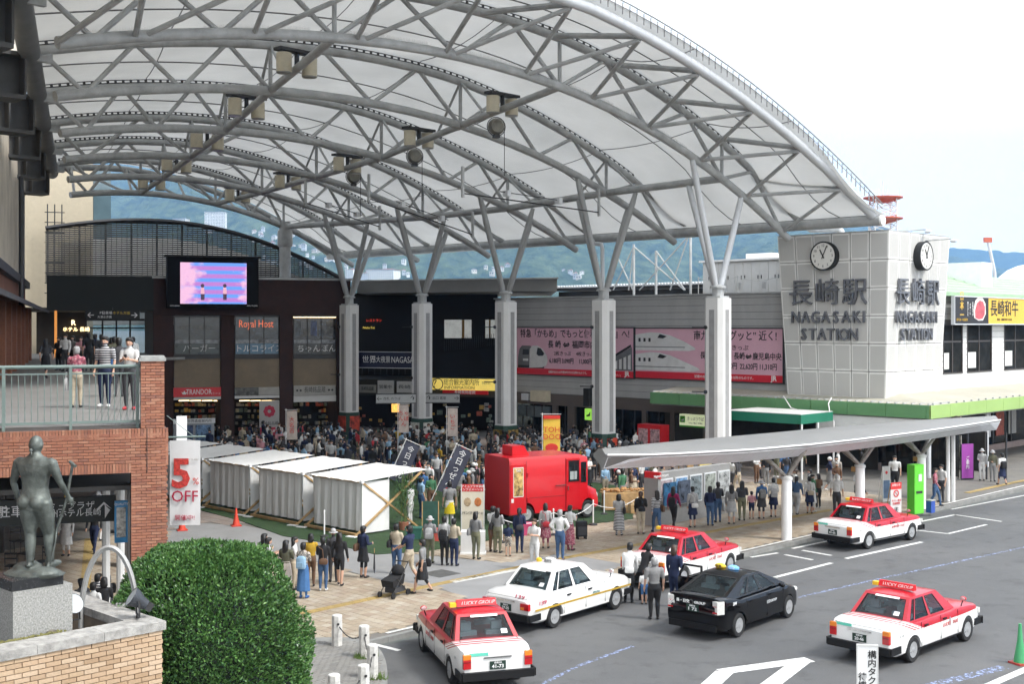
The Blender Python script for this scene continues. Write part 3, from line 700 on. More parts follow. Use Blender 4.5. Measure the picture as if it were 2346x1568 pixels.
fl = MB()
for i in range(8):
	q = 2 * math.pi * i / 8; fl.ell((.26 * math.cos(q), -.04, .42 + .26 * math.sin(q)), (.15, .012, .15), 10, 5)
obj('flower_crest', fl, mat('crimson', (.45, .02, .06), .6, 0, .1), t)
obj('lower_panel', MB().box((0, -.01, -.95), (1.35, .05, .55)), MATS['crimson'], t); text('長崎銘菓', M_wtxt, t, (0, -.045, -.95), .2, RV)
m1 = MB(); wbox(m1, 538, 889, 592, 907, WF - .1, WF + .1); obj('sign_panel', m1, mat('faint_map', (.12, .12, .11), .5, 0, .8, 4), brk)
m1 = MB(); wbox(m1, 593, 888, 640, 905, WF - .1, WF + .1); obj('sign_panel', m1, M_psign, brk)
m1 = MB(); wbox(m1, 538, 908, 640, 912, WF - .12, WF + .1); obj('shop_lintel', m1, M_white2, brk)
m1 = MB(); wbox(m1, 673, 908, 770, 920, WF - .08, WF + .1); obj('shop_lintel', m1, M_white2, brk)
# goods and lights inside the ground-floor shops
random.seed(11)
goods = MB(); gl_ = MB()
for (x0, x1) in bays:
	for r_ in range(5):
		for c_ in range(14):
			if random.random() < .3: continue
			px = x0 + (x1 - x0) * (c_ + random.random() * .5) / 14; a = W(px, 925 + r_ * 14, WF + 3.2); wd = random.uniform(.12, .3)
			goods.bb((a[0], WF + 3.2, a[2] - .2), (a[0] + wd, WF + 3.5, a[2] + random.uniform(-.05, .1)), random.randint(0, 4))
	for c_ in range(4):
		px = x0 + (x1 - x0) * (c_ + .4) / 4; a = W(px, 918, WF + 2.5); gl_.bb((a[0], WF + 2.4, a[2] - .05), (a[0] + .7, WF + 2.5, a[2]))
GOODS = [mat('goods%d' % i, c, .6, 0, .5, 6) for i, c in enumerate([(.45, .38, .2), (.4, .08, .04), (.35, .34, .3), (.12, .16, .12), (.5, .3, .05)])]
obj('shelf_goods', goods, GOODS, brk, kind='stuff'); obj('ceiling_lamp', gl_, M_warm, brk)
# dark floor between and bay at deck level with glass doors
lob = MB(); a0, a1 = W(107, 640), W(352, 640)
lob.bb((a0[0], WF, W(200, 712)[2]), (a1[0], WF + 1, W(200, 632)[2]))
obj('lobby_beam', lob, mat('dark_fascia', (.008, .011, .009), .7, 0, .3, 1), brk)
lw = MB(); zt = W(200, 712)[2]
lw.bb((a0[0] - 1, WF + 12, 5.9), (W(197, 700, WF + 12)[0], WF + 12.2, zt)); lw.bb((W(335, 700, WF + 12)[0], WF + 12, 5.9), (a1[0] + 2, WF + 12.2, zt)); lw.bb((a0[0] - 2, WF + 1, zt), (a1[0] + 2, WF + 12.2, zt + .2))
lw.bb((a1[0], WF + 1, 5.9), (a1[0] + .3, WF + 12, zt)); obj('lobby_wall', lw, mat('lobby_brown', (.045, .035, .025), .6, 0, .3, 1), brk)
lg = MB(); lg.bb((W(124, 740)[0], WF + .8, 5.9), (W(130, 740)[0], WF + 1.2, zt)); obj('lobby_pillar', lg, mat('orange_lit_pillar', (.55, .22, .05), .5, 0, .1, emit=.35), brk)
gd = MB(); x0, x1 = W(197, 700, WF + 12)[0], W(335, 700, WF + 12)[0]
for q in (0, .27, .5, .73, 1): gd.bb((x0 + (x1 - x0) * q - .06, WF + 11.9, 5.9), (x0 + (x1 - x0) * q + .06, WF + 12.1, zt))
gd.bb((x0, WF + 11.9, 8.35), (x1, WF + 12.1, 8.5)); gd.bb((x0, WF + 11.9, 7.75), (x1, WF + 12.1, 7.85))
obj('glass_door_frame', gd, M_dark, brk)
obj('glass_door', MB().bb((x0, WF + 11.98, 5.9), (x1, WF + 12.02, zt)), glass('door_glass', (.85, .9, .92), .85), brk)
obj('deck_lobby', MB().bb((a0[0] - 2, WF - .2, 5.7), (a1[0] + 2, WF + 14, 5.88)), M_conc, brk)
sg = W(258, 722, WF - .3)
t = signbox('direction_sign', 'black hanging sign with white left and right arrows over the lobby doors', 'sign', 'nw', sg, 3.4, .62, .1, M_black, [('←', -1.35, -.02, .55), ('→', 1.35, -.02, .55), ('P', -.75, .13, .22), ('駐車場', -.35, .12, .22), ('大波止方面', -.5, -.14, .18), ('ホテル方面', .55, .12, .22, 1.1, M_yel)], M_wtxt)
gw = MB(); gw.path([(0, 0, .3), (0, 0, .5)], .03, 5); obj('hanger', gw, M_dark, t)
hl = W(168, 748, WF + 11.5); text('R', M_warm, brk, (hl[0], WF + 11.8, hl[2] + .25), .55, RV); text('ホテル 長崎', M_warm, brk, (hl[0] + .2, WF + 11.8, hl[2] - .25), .36, RV)
# bright garden light beyond the glass doors: small trees
# louvred arch screen
lv = nwthing('louvred_screen', 'dark slatted screen with a curved top rail standing above the brick building', 'screen')
WL = 93.0
def Lq(px, py): return on_w(px, py, WL)
topc = [Lq(*p) for p in [(104, 525), (150, 515), (200, 509), (260, 507), (330, 507), (420, 512), (500, 524), (560, 540), (620, 560), (680, 588), (740, 618), (786, 640)]]
ft = polyfit([(p[0], p[2]) for p in topc], 4); l0, l1 = topc[0][0], topc[-1][0]; zb = Lq(500, 634)[2] - .6
tr = MB(); tr.path([(l0 + (l1 - l0) * i / 24, WL, ft(l0 + (l1 - l0) * i / 24)) for i in range(25)], .18, 6); obj('top_rail', tr, M_dark, lv)
M_slat = mat('slat_metal', (.05, .05, .048), .6, 0, .25, 2)
z = zb; ns = 0
while z < max(ft(l0 + (l1 - l0) * i / 50) for i in range(51)) - .12:
	xs = [l0 + (l1 - l0) * i / 100 for i in range(101) if ft(l0 + (l1 - l0) * i / 100) > z + .1]
	if xs:
		x0, x1 = min(xs), max(xs); M_ = Matrix.Rotation(R(48), 3, 'X')
		obj('slat', MB().box(((x0 + x1) / 2, WL, z), (x1 - x0, .15, .02), 0, 0, M_), M_slat, lv)
	z += .152
mu = MB()
for i in range(60):
	x = l0 + (l1 - l0) * (i + .5) / 60; z1 = ft(x)
	if z1 > zb + .2: mu.bb((x - .015, WL + .07, zb), (x + .03, WL + .12, z1))
obj('mullion', mu, M_dark, lv)
mu = MB()
for i in range(1, 12):
	x = l0 + (l1 - l0) * i / 12 + .5; z1 = ft(x)
	if z1 > zb + .5: mu.bb((x - .07, WL + .12, zb - 2), (x + .07, WL + .2, z1))
for zz in (1.5, 3.0, 4.4):
	xs = [l0 + (l1 - l0) * i / 100 for i in range(101) if ft(l0 + (l1 - l0) * i / 100) > zb + zz + .1]; mu.bb((min(xs), WL + .1, zb + zz), (max(xs), WL + .18, zb + zz + .09))
obj('post', mu, M_dark, lv)
rr0 = nwthing('pale_gap_backing', 'pale backing wall added behind the slatted screen to whiten its gaps', 'building')  # added backing wall, makes the gaps between the slats read bright
obj('wall', MB().poly([(l0 + (l1 - l0) * i / 20, WL + 5, zb - 3) for i in (0, 20)] + [(l0 + (l1 - l0) * i / 20, WL + 5, ft(l0 + (l1 - l0) * i / 20) - .9) for i in range(19, 0, -1)], (0, 6, 0)), M_white2, rr0)
# LED screen
sc = nwthing('led_screen', 'large outdoor video screen showing pink and blue sky with two small figures', 'screen')
a, b = on_w(383, 583, WF - 1.3), on_w(593, 707, WF - 1.3)
obj('housing', MB().bb((a[0], WF - 1.2, b[2]), (b[0], WF + .02, a[2] - .12)), mat('screen_housing', (.004, .004, .004), .6, 0, 0, spec=.1), sc)
obj('hood', MB().bb((a[0] - .15, WF - 1.4, a[2] - .12), (b[0] + .15, WF + .02, a[2])), M_black, sc)
a2, b2 = on_w(413, 601, WF - 1.25), on_w(565, 697, WF - 1.25)
def screen_mat():
	m = bpy.data.materials.new('screen_picture'); m.use_nodes = True; t = m.node_tree; b_ = t.nodes['Principled BSDF']; b_.inputs['Base Color'].default_value = (.01, .01, .01, 1); b_.inputs['Roughness'].default_value = .4
	tc = t.nodes.new('ShaderNodeTexCoord'); sp = t.nodes.new('ShaderNodeSeparateXYZ'); t.links.new(tc.outputs['Generated'], sp.inputs[0])
	w = t.nodes.new('ShaderNodeMath'); w.operation = 'MULTIPLY'; w.inputs[1].default_value = 5.2; t.links.new(sp.outputs['Z'], w.inputs[0])
	fr_ = t.nodes.new('ShaderNodeMath'); fr_.operation = 'PINGPONG'; fr_.inputs[1].default_value = .5; t.links.new(w.outputs[0], fr_.inputs[0])
	r = t.nodes.new('ShaderNodeValToRGB'); e = r.color_ramp.elements; e[0].position = .16; e[0].color = (.13, .34, .95, 1); e[1].position = .3; e[1].color = (.50, .20, .62, 1); t.links.new(fr_.outputs[0], r.inputs[0])
	n = t.nodes.new('ShaderNodeTexNoise'); n.inputs['Scale'].default_value = 3.5; n.inputs['Detail'].default_value = 7; n.inputs['Roughness'].default_value = .6; t.links.new(tc.outputs['Generated'], n.inputs['Vector'])
	# clouds gather at the left edge and the upper right corner of the picture
	x1 = t.nodes.new('ShaderNodeMath'); x1.operation = 'PINGPONG'; x1.inputs[1].default_value = .62; t.links.new(sp.outputs['X'], x1.inputs[0])
	s = t.nodes.new('ShaderNodeMath'); s.operation = 'MULTIPLY_ADD'; s.inputs[1].default_value = -.75; t.links.new(x1.outputs[0], s.inputs[0]); t.links.new(n.outputs['Fac'], s.inputs[2])
	cr = t.nodes.new('ShaderNodeMapRange'); cr.inputs['From Min'].default_value = .28; cr.inputs['From Max'].default_value = .42; t.links.new(s.outputs[0], cr.inputs['Value'])
	mx = t.nodes.new('ShaderNodeMix'); mx.data_type = 'RGBA'; mx.inputs['B'].default_value = (.85, .5, .72, 1); t.links.new(cr.outputs[0], mx.inputs[0]); t.links.new(r.outputs[0], mx.inputs['A'])
	t.links.new(mx.outputs['Result'], b_.inputs['Emission Color']); b_.inputs['Emission Strength'].default_value = .36; return m
pic = obj('picture', MB().bb((a2[0], WF - 1.26, b2[2]), (b2[0], WF - 1.21, a2[2])), screen_mat(), sc)
fg = MB()
for px in (464, 515):
	c_ = on_w(px, 655, WF - 1.27); x, z = c_[0], c_[2]
	fg.ell((x, WF - 1.27, z), (.12, .008, .13), 10, 6); fg.poly([(x - .1, WF - 1.275, z - .95), (x + .12, WF - 1.275, z - .95), (x + .14, WF - 1.275, z - .55), (x - .12, WF - 1.275, z - .55)], (0, .01, 0))
obj('figure_silhouettes', fg, mat('screen_dark_print', (.05, .03, .06), .5, 0, 0, emit=.4), sc)
fg = MB()
for px in (464, 515):
	c_ = on_w(px, 655, WF - 1.27); x, z = c_[0], c_[2]; fg.poly([(x - .12, WF - 1.275, z - .54), (x + .13, WF - 1.275, z - .54), (x + .1, WF - 1.275, z - .12), (x - .1, WF - 1.275, z - .12)], (0, .01, 0))
obj('figure_shirts', fg, mat('screen_pink_print', (.75, .4, .5), .5, 0, 0, emit=.3), sc)
c_ = on_w(397, 701, WF - 1.25); text('MITSUBISHI', M_wtxt, sc, (c_[0] + .1, WF - 1.215, c_[2]), .12, RV)
c_ = on_w(578, 701, WF - 1.25); text('AMU PLAZA', M_wtxt, sc, (c_[0], WF - 1.215, c_[2]), .13, RV)
# ======================= DARK FOOD HALL BAY between brick building and billboard wall =======================
hall = thing('food_hall_building', 'dark open two-storey hall with grey roof fascia behind the columns', 'building', (0, 0, 0), 0, rec=True)
def Yp(px): return 88 + (83 - 88) * (px - 818) / (1275 - 818)
def fpt(px, py, d=0): Y = Yp(px) + d; return Vector(((px - CX) / F * Y, Y, EYE + (HY - py) / F * Y))
def slab(mb, x0, x1, yt, yb, d0, d1):
	"""a wall piece following the fascia line, yt/yb given at x0"""
	a, b = fpt(x0, yt, d0), fpt(x1, yt, d0); z1 = a[2]; z0 = fpt(x0, yb, d0)[2]; e, f_ = Vector((a[0], Yp(x0) + d1, 0)), Vector((b[0], Yp(x1) + d1, 0))
	mb.poly([(a[0], a[1], z0), (b[0], b[1], z0), (f_[0], f_[1], z0), (e[0], e[1], z0)], (0, 0, z1 - z0))
m1 = MB(); slab(m1, 818, 1276, 645, 672, 0, 14); obj('roof_fascia', m1, mat('fascia_grey', (.2, .2, .195), .6, 0, .1, .8), hall)
m1 = MB(); slab(m1, 815, 1279, 642, 645, -.1, 14); obj('roof_edge', m1, M_steel, hall)
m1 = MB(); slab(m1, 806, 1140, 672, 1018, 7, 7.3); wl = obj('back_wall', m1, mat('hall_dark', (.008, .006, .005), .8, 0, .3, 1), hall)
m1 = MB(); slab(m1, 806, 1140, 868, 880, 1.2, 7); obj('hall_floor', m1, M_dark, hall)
m1 = MB(); slab(m1, 806, 1140, 869, 905, 1.0, 1.2); obj('bay_panel', m1, mat('hall_panel', (.05, .045, .035), .7, 0, .2, 1), hall)
for x0, x1 in ((1018, 1080), (1112, 1142)):
	m1 = MB(); slab(m1, x0, x1, 733, 775, 6.8, 6.95); w_ = obj('window', m1, mat('bright_window', (.62, .64, .62), .3, 0, .25, 1, emit=.12), hall)
	m1 = MB(); slab(m1, x0 + 40 if x0 < 1100 else x0 + 8, x0 + 46 if x0 < 1100 else x0 + 12, 733, 775, 6.7, 6.8); obj('curtain_post', m1, mat('ochre', (.35, .2, .06), .6, 0, .1), w_)
rl = MB()
for i in range(26):
	c_ = fpt(1018 + i * 4.9, 779 - i * .6, 6.4); rl.path([c_, c_ - Vector((0, 0, .9))], .02, 4)
obj('balustrade', rl, M_dark, hall)
# lit red and yellow shop name glimmers
for px, py, s_, m_ in ((860, 742, 'レストラン', mat('red_glow', (.8, .06, .03), .5, 0, 0, emit=.3)), (848, 747, 'Nishi-Tei', mat('yellow_glow', (.8, .6, .1), .5, 0, 0, emit=.3))):
	c_ = fpt(px, py if s_[0] == 'N' else 738, 6.9); text(s_, m_, hall, (c_[0] - .1, c_[1] - .1, c_[2] + (.1 if s_[0] != 'N' else -.15)), .25, (R(90), 0, R(-6)))
# tables with lamps glimpsed inside
random.seed(3)
for i in range(9):
	c_ = fpt(830 + i * 14, 800, random.uniform(4, 6)); tb_ = MB(); tb_.box((c_[0], c_[1], 5.0), (.7, .7, .05)); tb_.path([(c_[0], c_[1], 4.3), (c_[0], c_[1], 5)], .04, 6); obj('hall_table', tb_, M_dark, hall)
def fsign(name, label, x0, x1, yt, yb, d, mface, lines, mtext, cat='sign', dep=.15, **kw):
	a, b = fpt(x0, yt, d), fpt(x1, yt, d); z0 = fpt(x0, yb, d)[2]; ang = math.atan2(b[1] - a[1], b[0] - a[0]); wd = math.hypot(b[0] - a[0], b[1] - a[1]); hg = a[2] - z0
	t = thing(name, label, cat, ((a[0] + b[0]) / 2, (a[1] + b[1]) / 2, (a[2] + z0) / 2), ang, **kw)
	obj('panel', MB().box((0, 0, 0), (wd, dep, hg)), mface, t)
	for l in lines: text(l[0], l[5] if len(l) > 5 else mtext, t, (l[1] * wd, -dep / 2 - .008, l[2] * hg), l[3], RV, width=l[4] if len(l) > 4 else None)
	return t
t = fsign('night_view_sign', 'navy blue sign with white lettering for the world night views hanging between two columns', 813, 962, 807, 842, -1.5, mat('navy_sign', (.012, .015, .045), .4, 0, .1), [('世界', -.27, 0, .55), ('三大夜景', -.09, 0, .5, 1.5), ('NAGASAKI', .28, 0, .62, 2.0)], M_wtxt)
obj('trim', MB().box((0, -.02, .56), (4.6, .16, .05)).box((0, -.02, -.56), (4.6, .16, .05)), M_steel2, t)
M_yl = mat('yellow_sign_lit', (.72, .55, .12), .5, 0, .12, 1.5, emit=.22)
t = fsign('information_sign', 'yellow lit tourist information sign with black question mark', 984, 1140, 867, 893, .6, M_yl, [('？', -.38, 0, .8), ('総合観光案内所', -.02, .16, .5, 2.7), ('INFORMATION', -.05, -.3, .3, 2.1), ('관광안내소', .34, .15, .2, .7)], M_txt)
obj('ring', MB().lathe([(.36, -.01), (.42, -.01), (.42, .01), (.36, .01)], 20, (-1.9, -.1, 0), 'Y', cap=False), M_txt, t)
t = fsign('red_sign', 'narrow red sign under the yellow information sign', 1015, 1118, 894, 903, .5, M_redsign, [('長崎県物産館', 0, 0, .26, 1.6)], M_wtxt)
# shop boards on the ground floor of the hall
for x0, x1, yt, yb, m_, tx in ((824, 862, 882, 900, M_psign, '長崎銘品蔵'), (866, 902, 872, 902, M_white2, '営業中'), (910, 945, 874, 900, M_white2, '長崎'), (1140, 1150, 868, 893, M_yl, '')):
	fsign('shop_board', {824: 'grey shop board low behind the first column', 866: 'white notice board with black text left of the second column', 910: 'white board with two characters just behind the second column', 1140: 'short bright yellow sign end by the third column'}[x0], x0, x1, yt, yb, .8, m_, [(tx, 0, 0, .3, 1.0)] if tx else [], M_txt)
gb = MB()
random.seed(5)
for i in range(60):
	c_ = fpt(random.uniform(812, 1140), random.uniform(925, 1005), 2.5); s_ = random.uniform(.12, .4); gb.box(c_, (s_, .2, s_ * random.uniform(.4, 1.2)), 0, random.randint(0, 4))
obj('shop_goods', gb, GOODS, hall, kind='stuff')
m1 = MB(); slab(m1, 897, 915, 912, 945, 1.5, 1.7); obj('lit_display', m1, mat('display_orange', (.9, .45, .1), .5, 0, .8, 6, emit=.5), hall)
# direction boards hung on two arms
for x0, x1, y0, yb_, lab, lines in ((862, 952, 905, 923, 'white direction board with left and up arrows beside the second column', [('←', -.42, 0, .4), ('↑', .42, 0, .4), ('改札 のりば', -.1, .1, .2, 1.4)]),
                                 (976, 1053, 905, 921, 'white direction board with up and right arrows right of the second column', [('↑', -.42, 0, .4), ('→', .42, 0, .4), ('出口 電車', -.1, .1, .2, 1.2)])):
	a, b = on_y(x0, y0, 74), on_y(x1, y0 - (4 if x0 < 900 else -4), 74); zc = on_y(x0, (y0 + yb_) / 2, 74)[2]; ang = R(8 if x0 < 900 else -8)
	t = thing('direction_board', lab, 'sign', ((a[0] + b[0]) / 2, 74, zc), ang); wd = b[0] - a[0]
	obj('panel', MB().box((0, 0, 0), (wd, .14, .5)), mat('grey_board', (.36, .37, .37), .5, 0, .05), t); obj('frame', MB().box((0, 0, .28), (wd + .06, .18, .05)).box((0, 0, -.28), (wd + .06, .18, .05)), M_dark, t)
	for l in lines: text(l[0], M_txt, t, (l[1] * wd, -.08, 0), l[3], RV)
# ======================= BILLBOARD WALL =======================
V0 = 61.3
bw = uvthing('billboard_wall_building', 'long grey sided station wall carrying the two pink train billboards', 'building')
uL, uR = on_v(1146, 700, V0)[0], on_v(1806, 700, V0)[0]; zt = 9.85
obj('wall_core', MB().bb((uL - .5, V0 + .06, 3.3), (uR + .3, V0 + 8, zt)), mat('wall_core_grey', (.16, .16, .155), .8), bw)
M_side = mat('grey_siding', (.40, .40, .395), .6, 0, .08, 1, streak=.3)
z = 3.35
while z < zt - .1:
	h_ = min(.42, zt - z); obj('siding_board', MB().bb((uL - .5, V0, z), (uR + .3, V0 + .055, z + h_ - .022)), M_side, bw); z += .42
obj('parapet_cap', MB().bb((uL - .6, V0 - .08, zt), (uR + .3, V0 + .4, zt + .1)), M_steel, bw)
M_brn = mat('brown_siding', (.115, .092, .078), .7, 0, .12, 1)
lwb = MB()
op = [on_v(x, 1, V0)[0] for x in (1190, 1265, 1275, 1300, 1315, 1348, 1400, 1470, 1480, 1535, 1545, 1610, 1635, 1795)]
lwb.bb((uL - .5, V0, 2.55), (uR + 10.2, V0 + .2, 3.3))
for i in (1, 3, 5, 7, 9, 11): lwb.bb((op[i], V0, 0), (op[i + 1], V0 + .2, 2.55))
obj('lower_wall', lwb, M_brn, bw)
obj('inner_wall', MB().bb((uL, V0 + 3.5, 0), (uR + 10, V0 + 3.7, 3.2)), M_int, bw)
sg_ = MB(); sg_.bb((uL, V0 + .3, 0), (uR + 10, V0 + .34, 2.55)); obj('shop_glass', sg_, glass('shop_glass', (.5, .52, .5), .6), bw)
ms = MB()
for i in range(46):
	u_ = uL + i * 1.0; ms.bb((u_ - .03, V0 + .22, 0), (u_ + .03, V0 + .3, 2.55))
obj('mullion', ms, M_dark, bw)
random.seed(9); gd = MB()
for i in range(110):
	u_ = random.uniform(uL, uR + 9); s_ = random.uniform(.2, .6); gd.bb((u_, V0 + 2.8, random.uniform(.2, 2.1)), (u_ + s_, V0 + 2.9, random.uniform(.6, 2.4)), random.randint(0, 4))
obj('shop_posters', gd, GOODS, bw, kind='stuff')
wn = MB()
for x0, x1 in ((1190, 1262),):
	a, b = on_v(x0, 928, V0), on_v(x1, 958, V0); wn.bb((a[0], V0 - .05, b[2]), (b[0], V0 - .01, a[2]))
w_ = obj('window', wn, mat('bluish_window', (.12, .15, .16), .2, 0, .3, 1), bw)
fr = MB(); a, b = on_v(1190, 928, V0), on_v(1262, 958, V0)
for i in range(5): x = a[0] + (b[0] - a[0]) * i / 4; fr.bb((x - .04, V0 - .09, b[2]), (x + .04, V0 - .05, a[2]))
obj('frame', fr, M_dark, w_)
for x0, y0, x1, y1, n_, m_ in ((1215, 895, 1250, 922, 'equipment_box', M_beige), (1194, 902, 1208, 918, 'wall_lamp', M_steel2)):
	a, b = on_v(x0, y0, V0 - .5), on_v(x1, y1, V0 - .5); obj(n_, MB().bb((a[0], V0 - .5, b[2]), (b[0], V0, a[2])), m_, bw)
# billboards
M_pink = mat('billboard_pink', (.68, .40, .49), .5, 0, .04, 1)
M_bred = mat('billboard_red', (.62, .012, .03), .5, 0, .04)
M_trw = mat('train_white', (.66, .66, .66), .5, 0, .1, 2); M_trg = mat('train_grey', (.16, .16, .17), .5, 0, .2, 2); M_trd = mat('train_dark', (.02, .02, .022), .4, 0, 0)
def billboard(label, uA, uB, z0, z1):
	t = thing('billboard', label, 'billboard', Matrix.Rotation(AU, 3, 'Z') @ Vector((uA, V0, z0)), AU, group='pink train billboards on the station wall')
	w, h = uB - uA, z1 - z0
	obj('panel', MB().bb((0, -.12, .42), (w, -.03, h)), M_pink, t); obj('red_band', MB().bb((0, -.121, 0), (w, -.03, .418)), M_bred, t)
	f_ = MB(); f_.bb((-.06, -.16, -.06), (0, -.02, h + .06)); f_.bb((w, -.16, -.06), (w + .06, -.02, h + .06)); f_.bb((0, -.16, -.06), (w, -.02, 0)); f_.bb((0, -.16, h), (w, -.02, h + .06)); obj('frame', f_, M_dark, t)
	return t, w, h
def flat(t, name, pts, m, d=.124, th=.006): obj(name, MB().poly([(x, -d, z) for x, z in pts], (0, th, 0)), m, t)
t, w, h = billboard('pink billboard with a white limited express train, left of the two on the wall', -59.8, -49.35, 4.62, 7.83)
text('特急「かもめ」でもっと便利『福岡』へ!', M_txt, t, (w * .5, -.128, h - .42), .62, RV, width=9.8, off=.006)
text('長 崎 ⇔ 福岡市内', M_txt, t, (w * .49, -.128, h - 1.15), .55, RV, width=4.0, off=.008)
text('2枚きっぷ', M_txt, t, (4.3, -.128, h - 1.75), .34, RV, width=1.6); text('4枚きっぷ', M_txt, t, (6.3, -.128, h - 1.75), .34, RV, width=1.6)
text('6,180円 3,090円', M_txt, t, (4.2, -.128, h - 2.25), .42, RV, width=2.5, off=.008); text('11,000円 2,750円', M_txt, t, (6.9, -.128, h - 2.25), .42, RV, width=2.5, off=.008)
text('記載のねだんは平成28年7月1日以降のものです。', M_wtxt, t, (4.8, -.128, .2), .2, RV, width=3.6); text('JR', M_wtxt, t, (w - .55, -.128, .23), .42, RV, off=.012); text('「JR博多シティ」', M_wtxt, t, (w - 1.6, -.128, .14), .16, RV)
flat(t, 'train_picture', [(.1, .45), (.12, 1.2), (.25, 1.75), (.5, 1.98), (1.3, 1.98), (1.55, 1.7), (1.6, .75), (1.4, .45)], M_trg)
flat(t, 'train_picture', [(1.2, .45), (1.25, 1.75), (1.5, 1.98), (2.0, 1.98), (2.5, 1.75), (2.85, 1.3), (2.95, .95), (2.8, .62), (2.4, .5)], M_trw, .13)
flat(t, 'train_window', [(1.9, 1.4), (2.0, 1.86), (2.3, 1.8), (2.62, 1.45), (2.5, 1.3), (2.1, 1.28)], M_trd, .136); flat(t, 'train_window', [(.55, 1.35), (.6, 1.72), (1.15, 1.72), (1.18, 1.35)], M_trd, .136)
flat(t, 'train_picture', [(.6, .92), (.6, 1.08), (1.1, 1.08), (1.1, .92)], M_trw, .136); flat(t, 'train_shadow', [(.1, .43), (.1, .62), (2.6, .62), (2.6, .43)], M_trd, .127)
flat(t, 'station_picture', [(8.35, .45), (8.35, 1.1), (10.3, 2.0), (10.35, .45)], M_trg); flat(t, 'station_roof', [(8.3, 1.2), (10.2, 2.15), (10.25, 2.0), (8.4, 1.1)], M_trd, .13)
for i in range(5): flat(t, 'station_window', [(8.5 + i * .37, .55), (8.5 + i * .37, .9 + i * .13), (8.72 + i * .37, .95 + i * .14), (8.72 + i * .37, .55)], M_trw, .13)
t, w, h = billboard('pink billboard with two bullet trains, right of the two, next to the station tower', -49.2, -38.35, 4.67, 7.8)
for k_, (z0_, x1_) in enumerate(((1.75, 4.6), (.5, 4.9))):
	flat(t, 'train_picture', [(0, z0_), (0, z0_ + 1.0), (1.2, z0_ + 1.15), (1.9, z0_ + 1.12), (2.8, z0_ + .95), (3.8, z0_ + .6), (x1_, z0_ + .22), (x1_ + .1, z0_ + .08), (x1_ - .4, z0_)], M_trw, .13)
	flat(t, 'train_window', [(1.75, z0_ + .8), (1.95, z0_ + 1.04), (2.5, z0_ + .9), (2.2, z0_ + .76)], M_trd, .137)
	for i in range(3): flat(t, 'train_window', [(.25 + i * .4, z0_ + .55), (.25 + i * .4, z0_ + .78), (.42 + i * .4, z0_ + .78), (.42 + i * .4, z0_ + .55)], M_trd, .137)
	flat(t, 'train_stripe', [(0, z0_ + .2), (0, z0_ + .25), (3.9, z0_ + .25), (3.9, z0_ + .2)], M_trg, .137)
text('南九州が “グッと” 近く!', M_txt, t, (7.5, -.128, h - .45), .62, RV, width=6.2, off=.006)
text('新幹線2枚きっぷ', M_txt, t, (7.0, -.128, h - 1.15), .36, RV, width=3.1)
text('長崎⇔熊本   長崎⇔鹿児島中央', M_txt, t, (7.9, -.128, h - 1.65), .46, RV, width=5.2, off=.006)
text('11,220円 5,610円  22,620円 11,310円', M_txt, t, (7.9, -.128, h - 2.25), .44, RV, width=5.4, off=.008)
text('記載のねだんは平成28年7月1日以降のものです。', M_wtxt, t, (6.8, -.128, .2), .2, RV, width=4.4); text('JR', M_wtxt, t, (w - .6, -.128, .23), .42, RV, off=.012)
# green/yellow ticket sign, other small signs on the lower wall
a = on_v(1589, 965, V0 - .5)
t = signbox('ticket_sign', 'pale green and yellow ticket office sign with a green seat symbol', 'sign', 'uv', a, 1.9, .78, .3, mat('pale_green_lit', (.65, .72, .45), .5, 0, .05, emit=.18), [('きっぷうりば', .25, .12, .26, 1.25), ('Tickets 매표소 售票处', .25, -.13, .11, 1.2)], M_txt)
obj('green_band', MB().box((0, -.002, -.34), (1.9, .31, .1)), mat('bright_green', (.1, .5, .05), .5, 0, 0), t); obj('symbol', MB().box((-.72, -.002, .08), (.38, .31, .4)), MATS['bright_green'], t); flat(t, 'symbol_seat', [(-.8, -.02), (-.62, 0), (-.62, .14), (-.72, .04), (-.8, .04)], M_wtxt, .165)
a = on_v(1350, 950, V0 - .5)
t = signbox('green_ticket_symbol', 'small square green sign with a white seat symbol left of the fourth column', 'sign', 'uv', a, .62, .75, .2, mat('lime_lit', (.3, .65, .08), .5, 0, .05, emit=.25), [], M_txt); flat(t, 'symbol', [(-.15, -.15), (.15, -.1), (.18, .2), (.02, 0), (-.15, -.05)], M_txt, .11)
# dark roof structure with scalloped edge behind the wall
pk = uvthing('platform_roof', 'dark platform roof with scalloped corrugated edge behind the station wall', 'roof')
a, b = on_v(1276, 648, V0 + 6), on_v(1612, 652, V0 + 6)
obj('roof_deck', MB().bb((a[0], V0 + 6, 10.55), (b[0] + 2, V0 + 12, 10.75)), M_dark, pk); sc_ = MB(); x = a[0]
while x < b[0] + 2: sc_.lathe([(.1, 0), (.1, .5)], 8, (x, V0 + 5.8, 10.85), 'Y'); x += .26
obj('corrugated_edge', sc_, M_steel2, pk); obj('truss', MB().bb((a[0], V0 + 6.2, 9.6), (b[0] + 2, V0 + 6.6, 10.5)), M_black, pk)
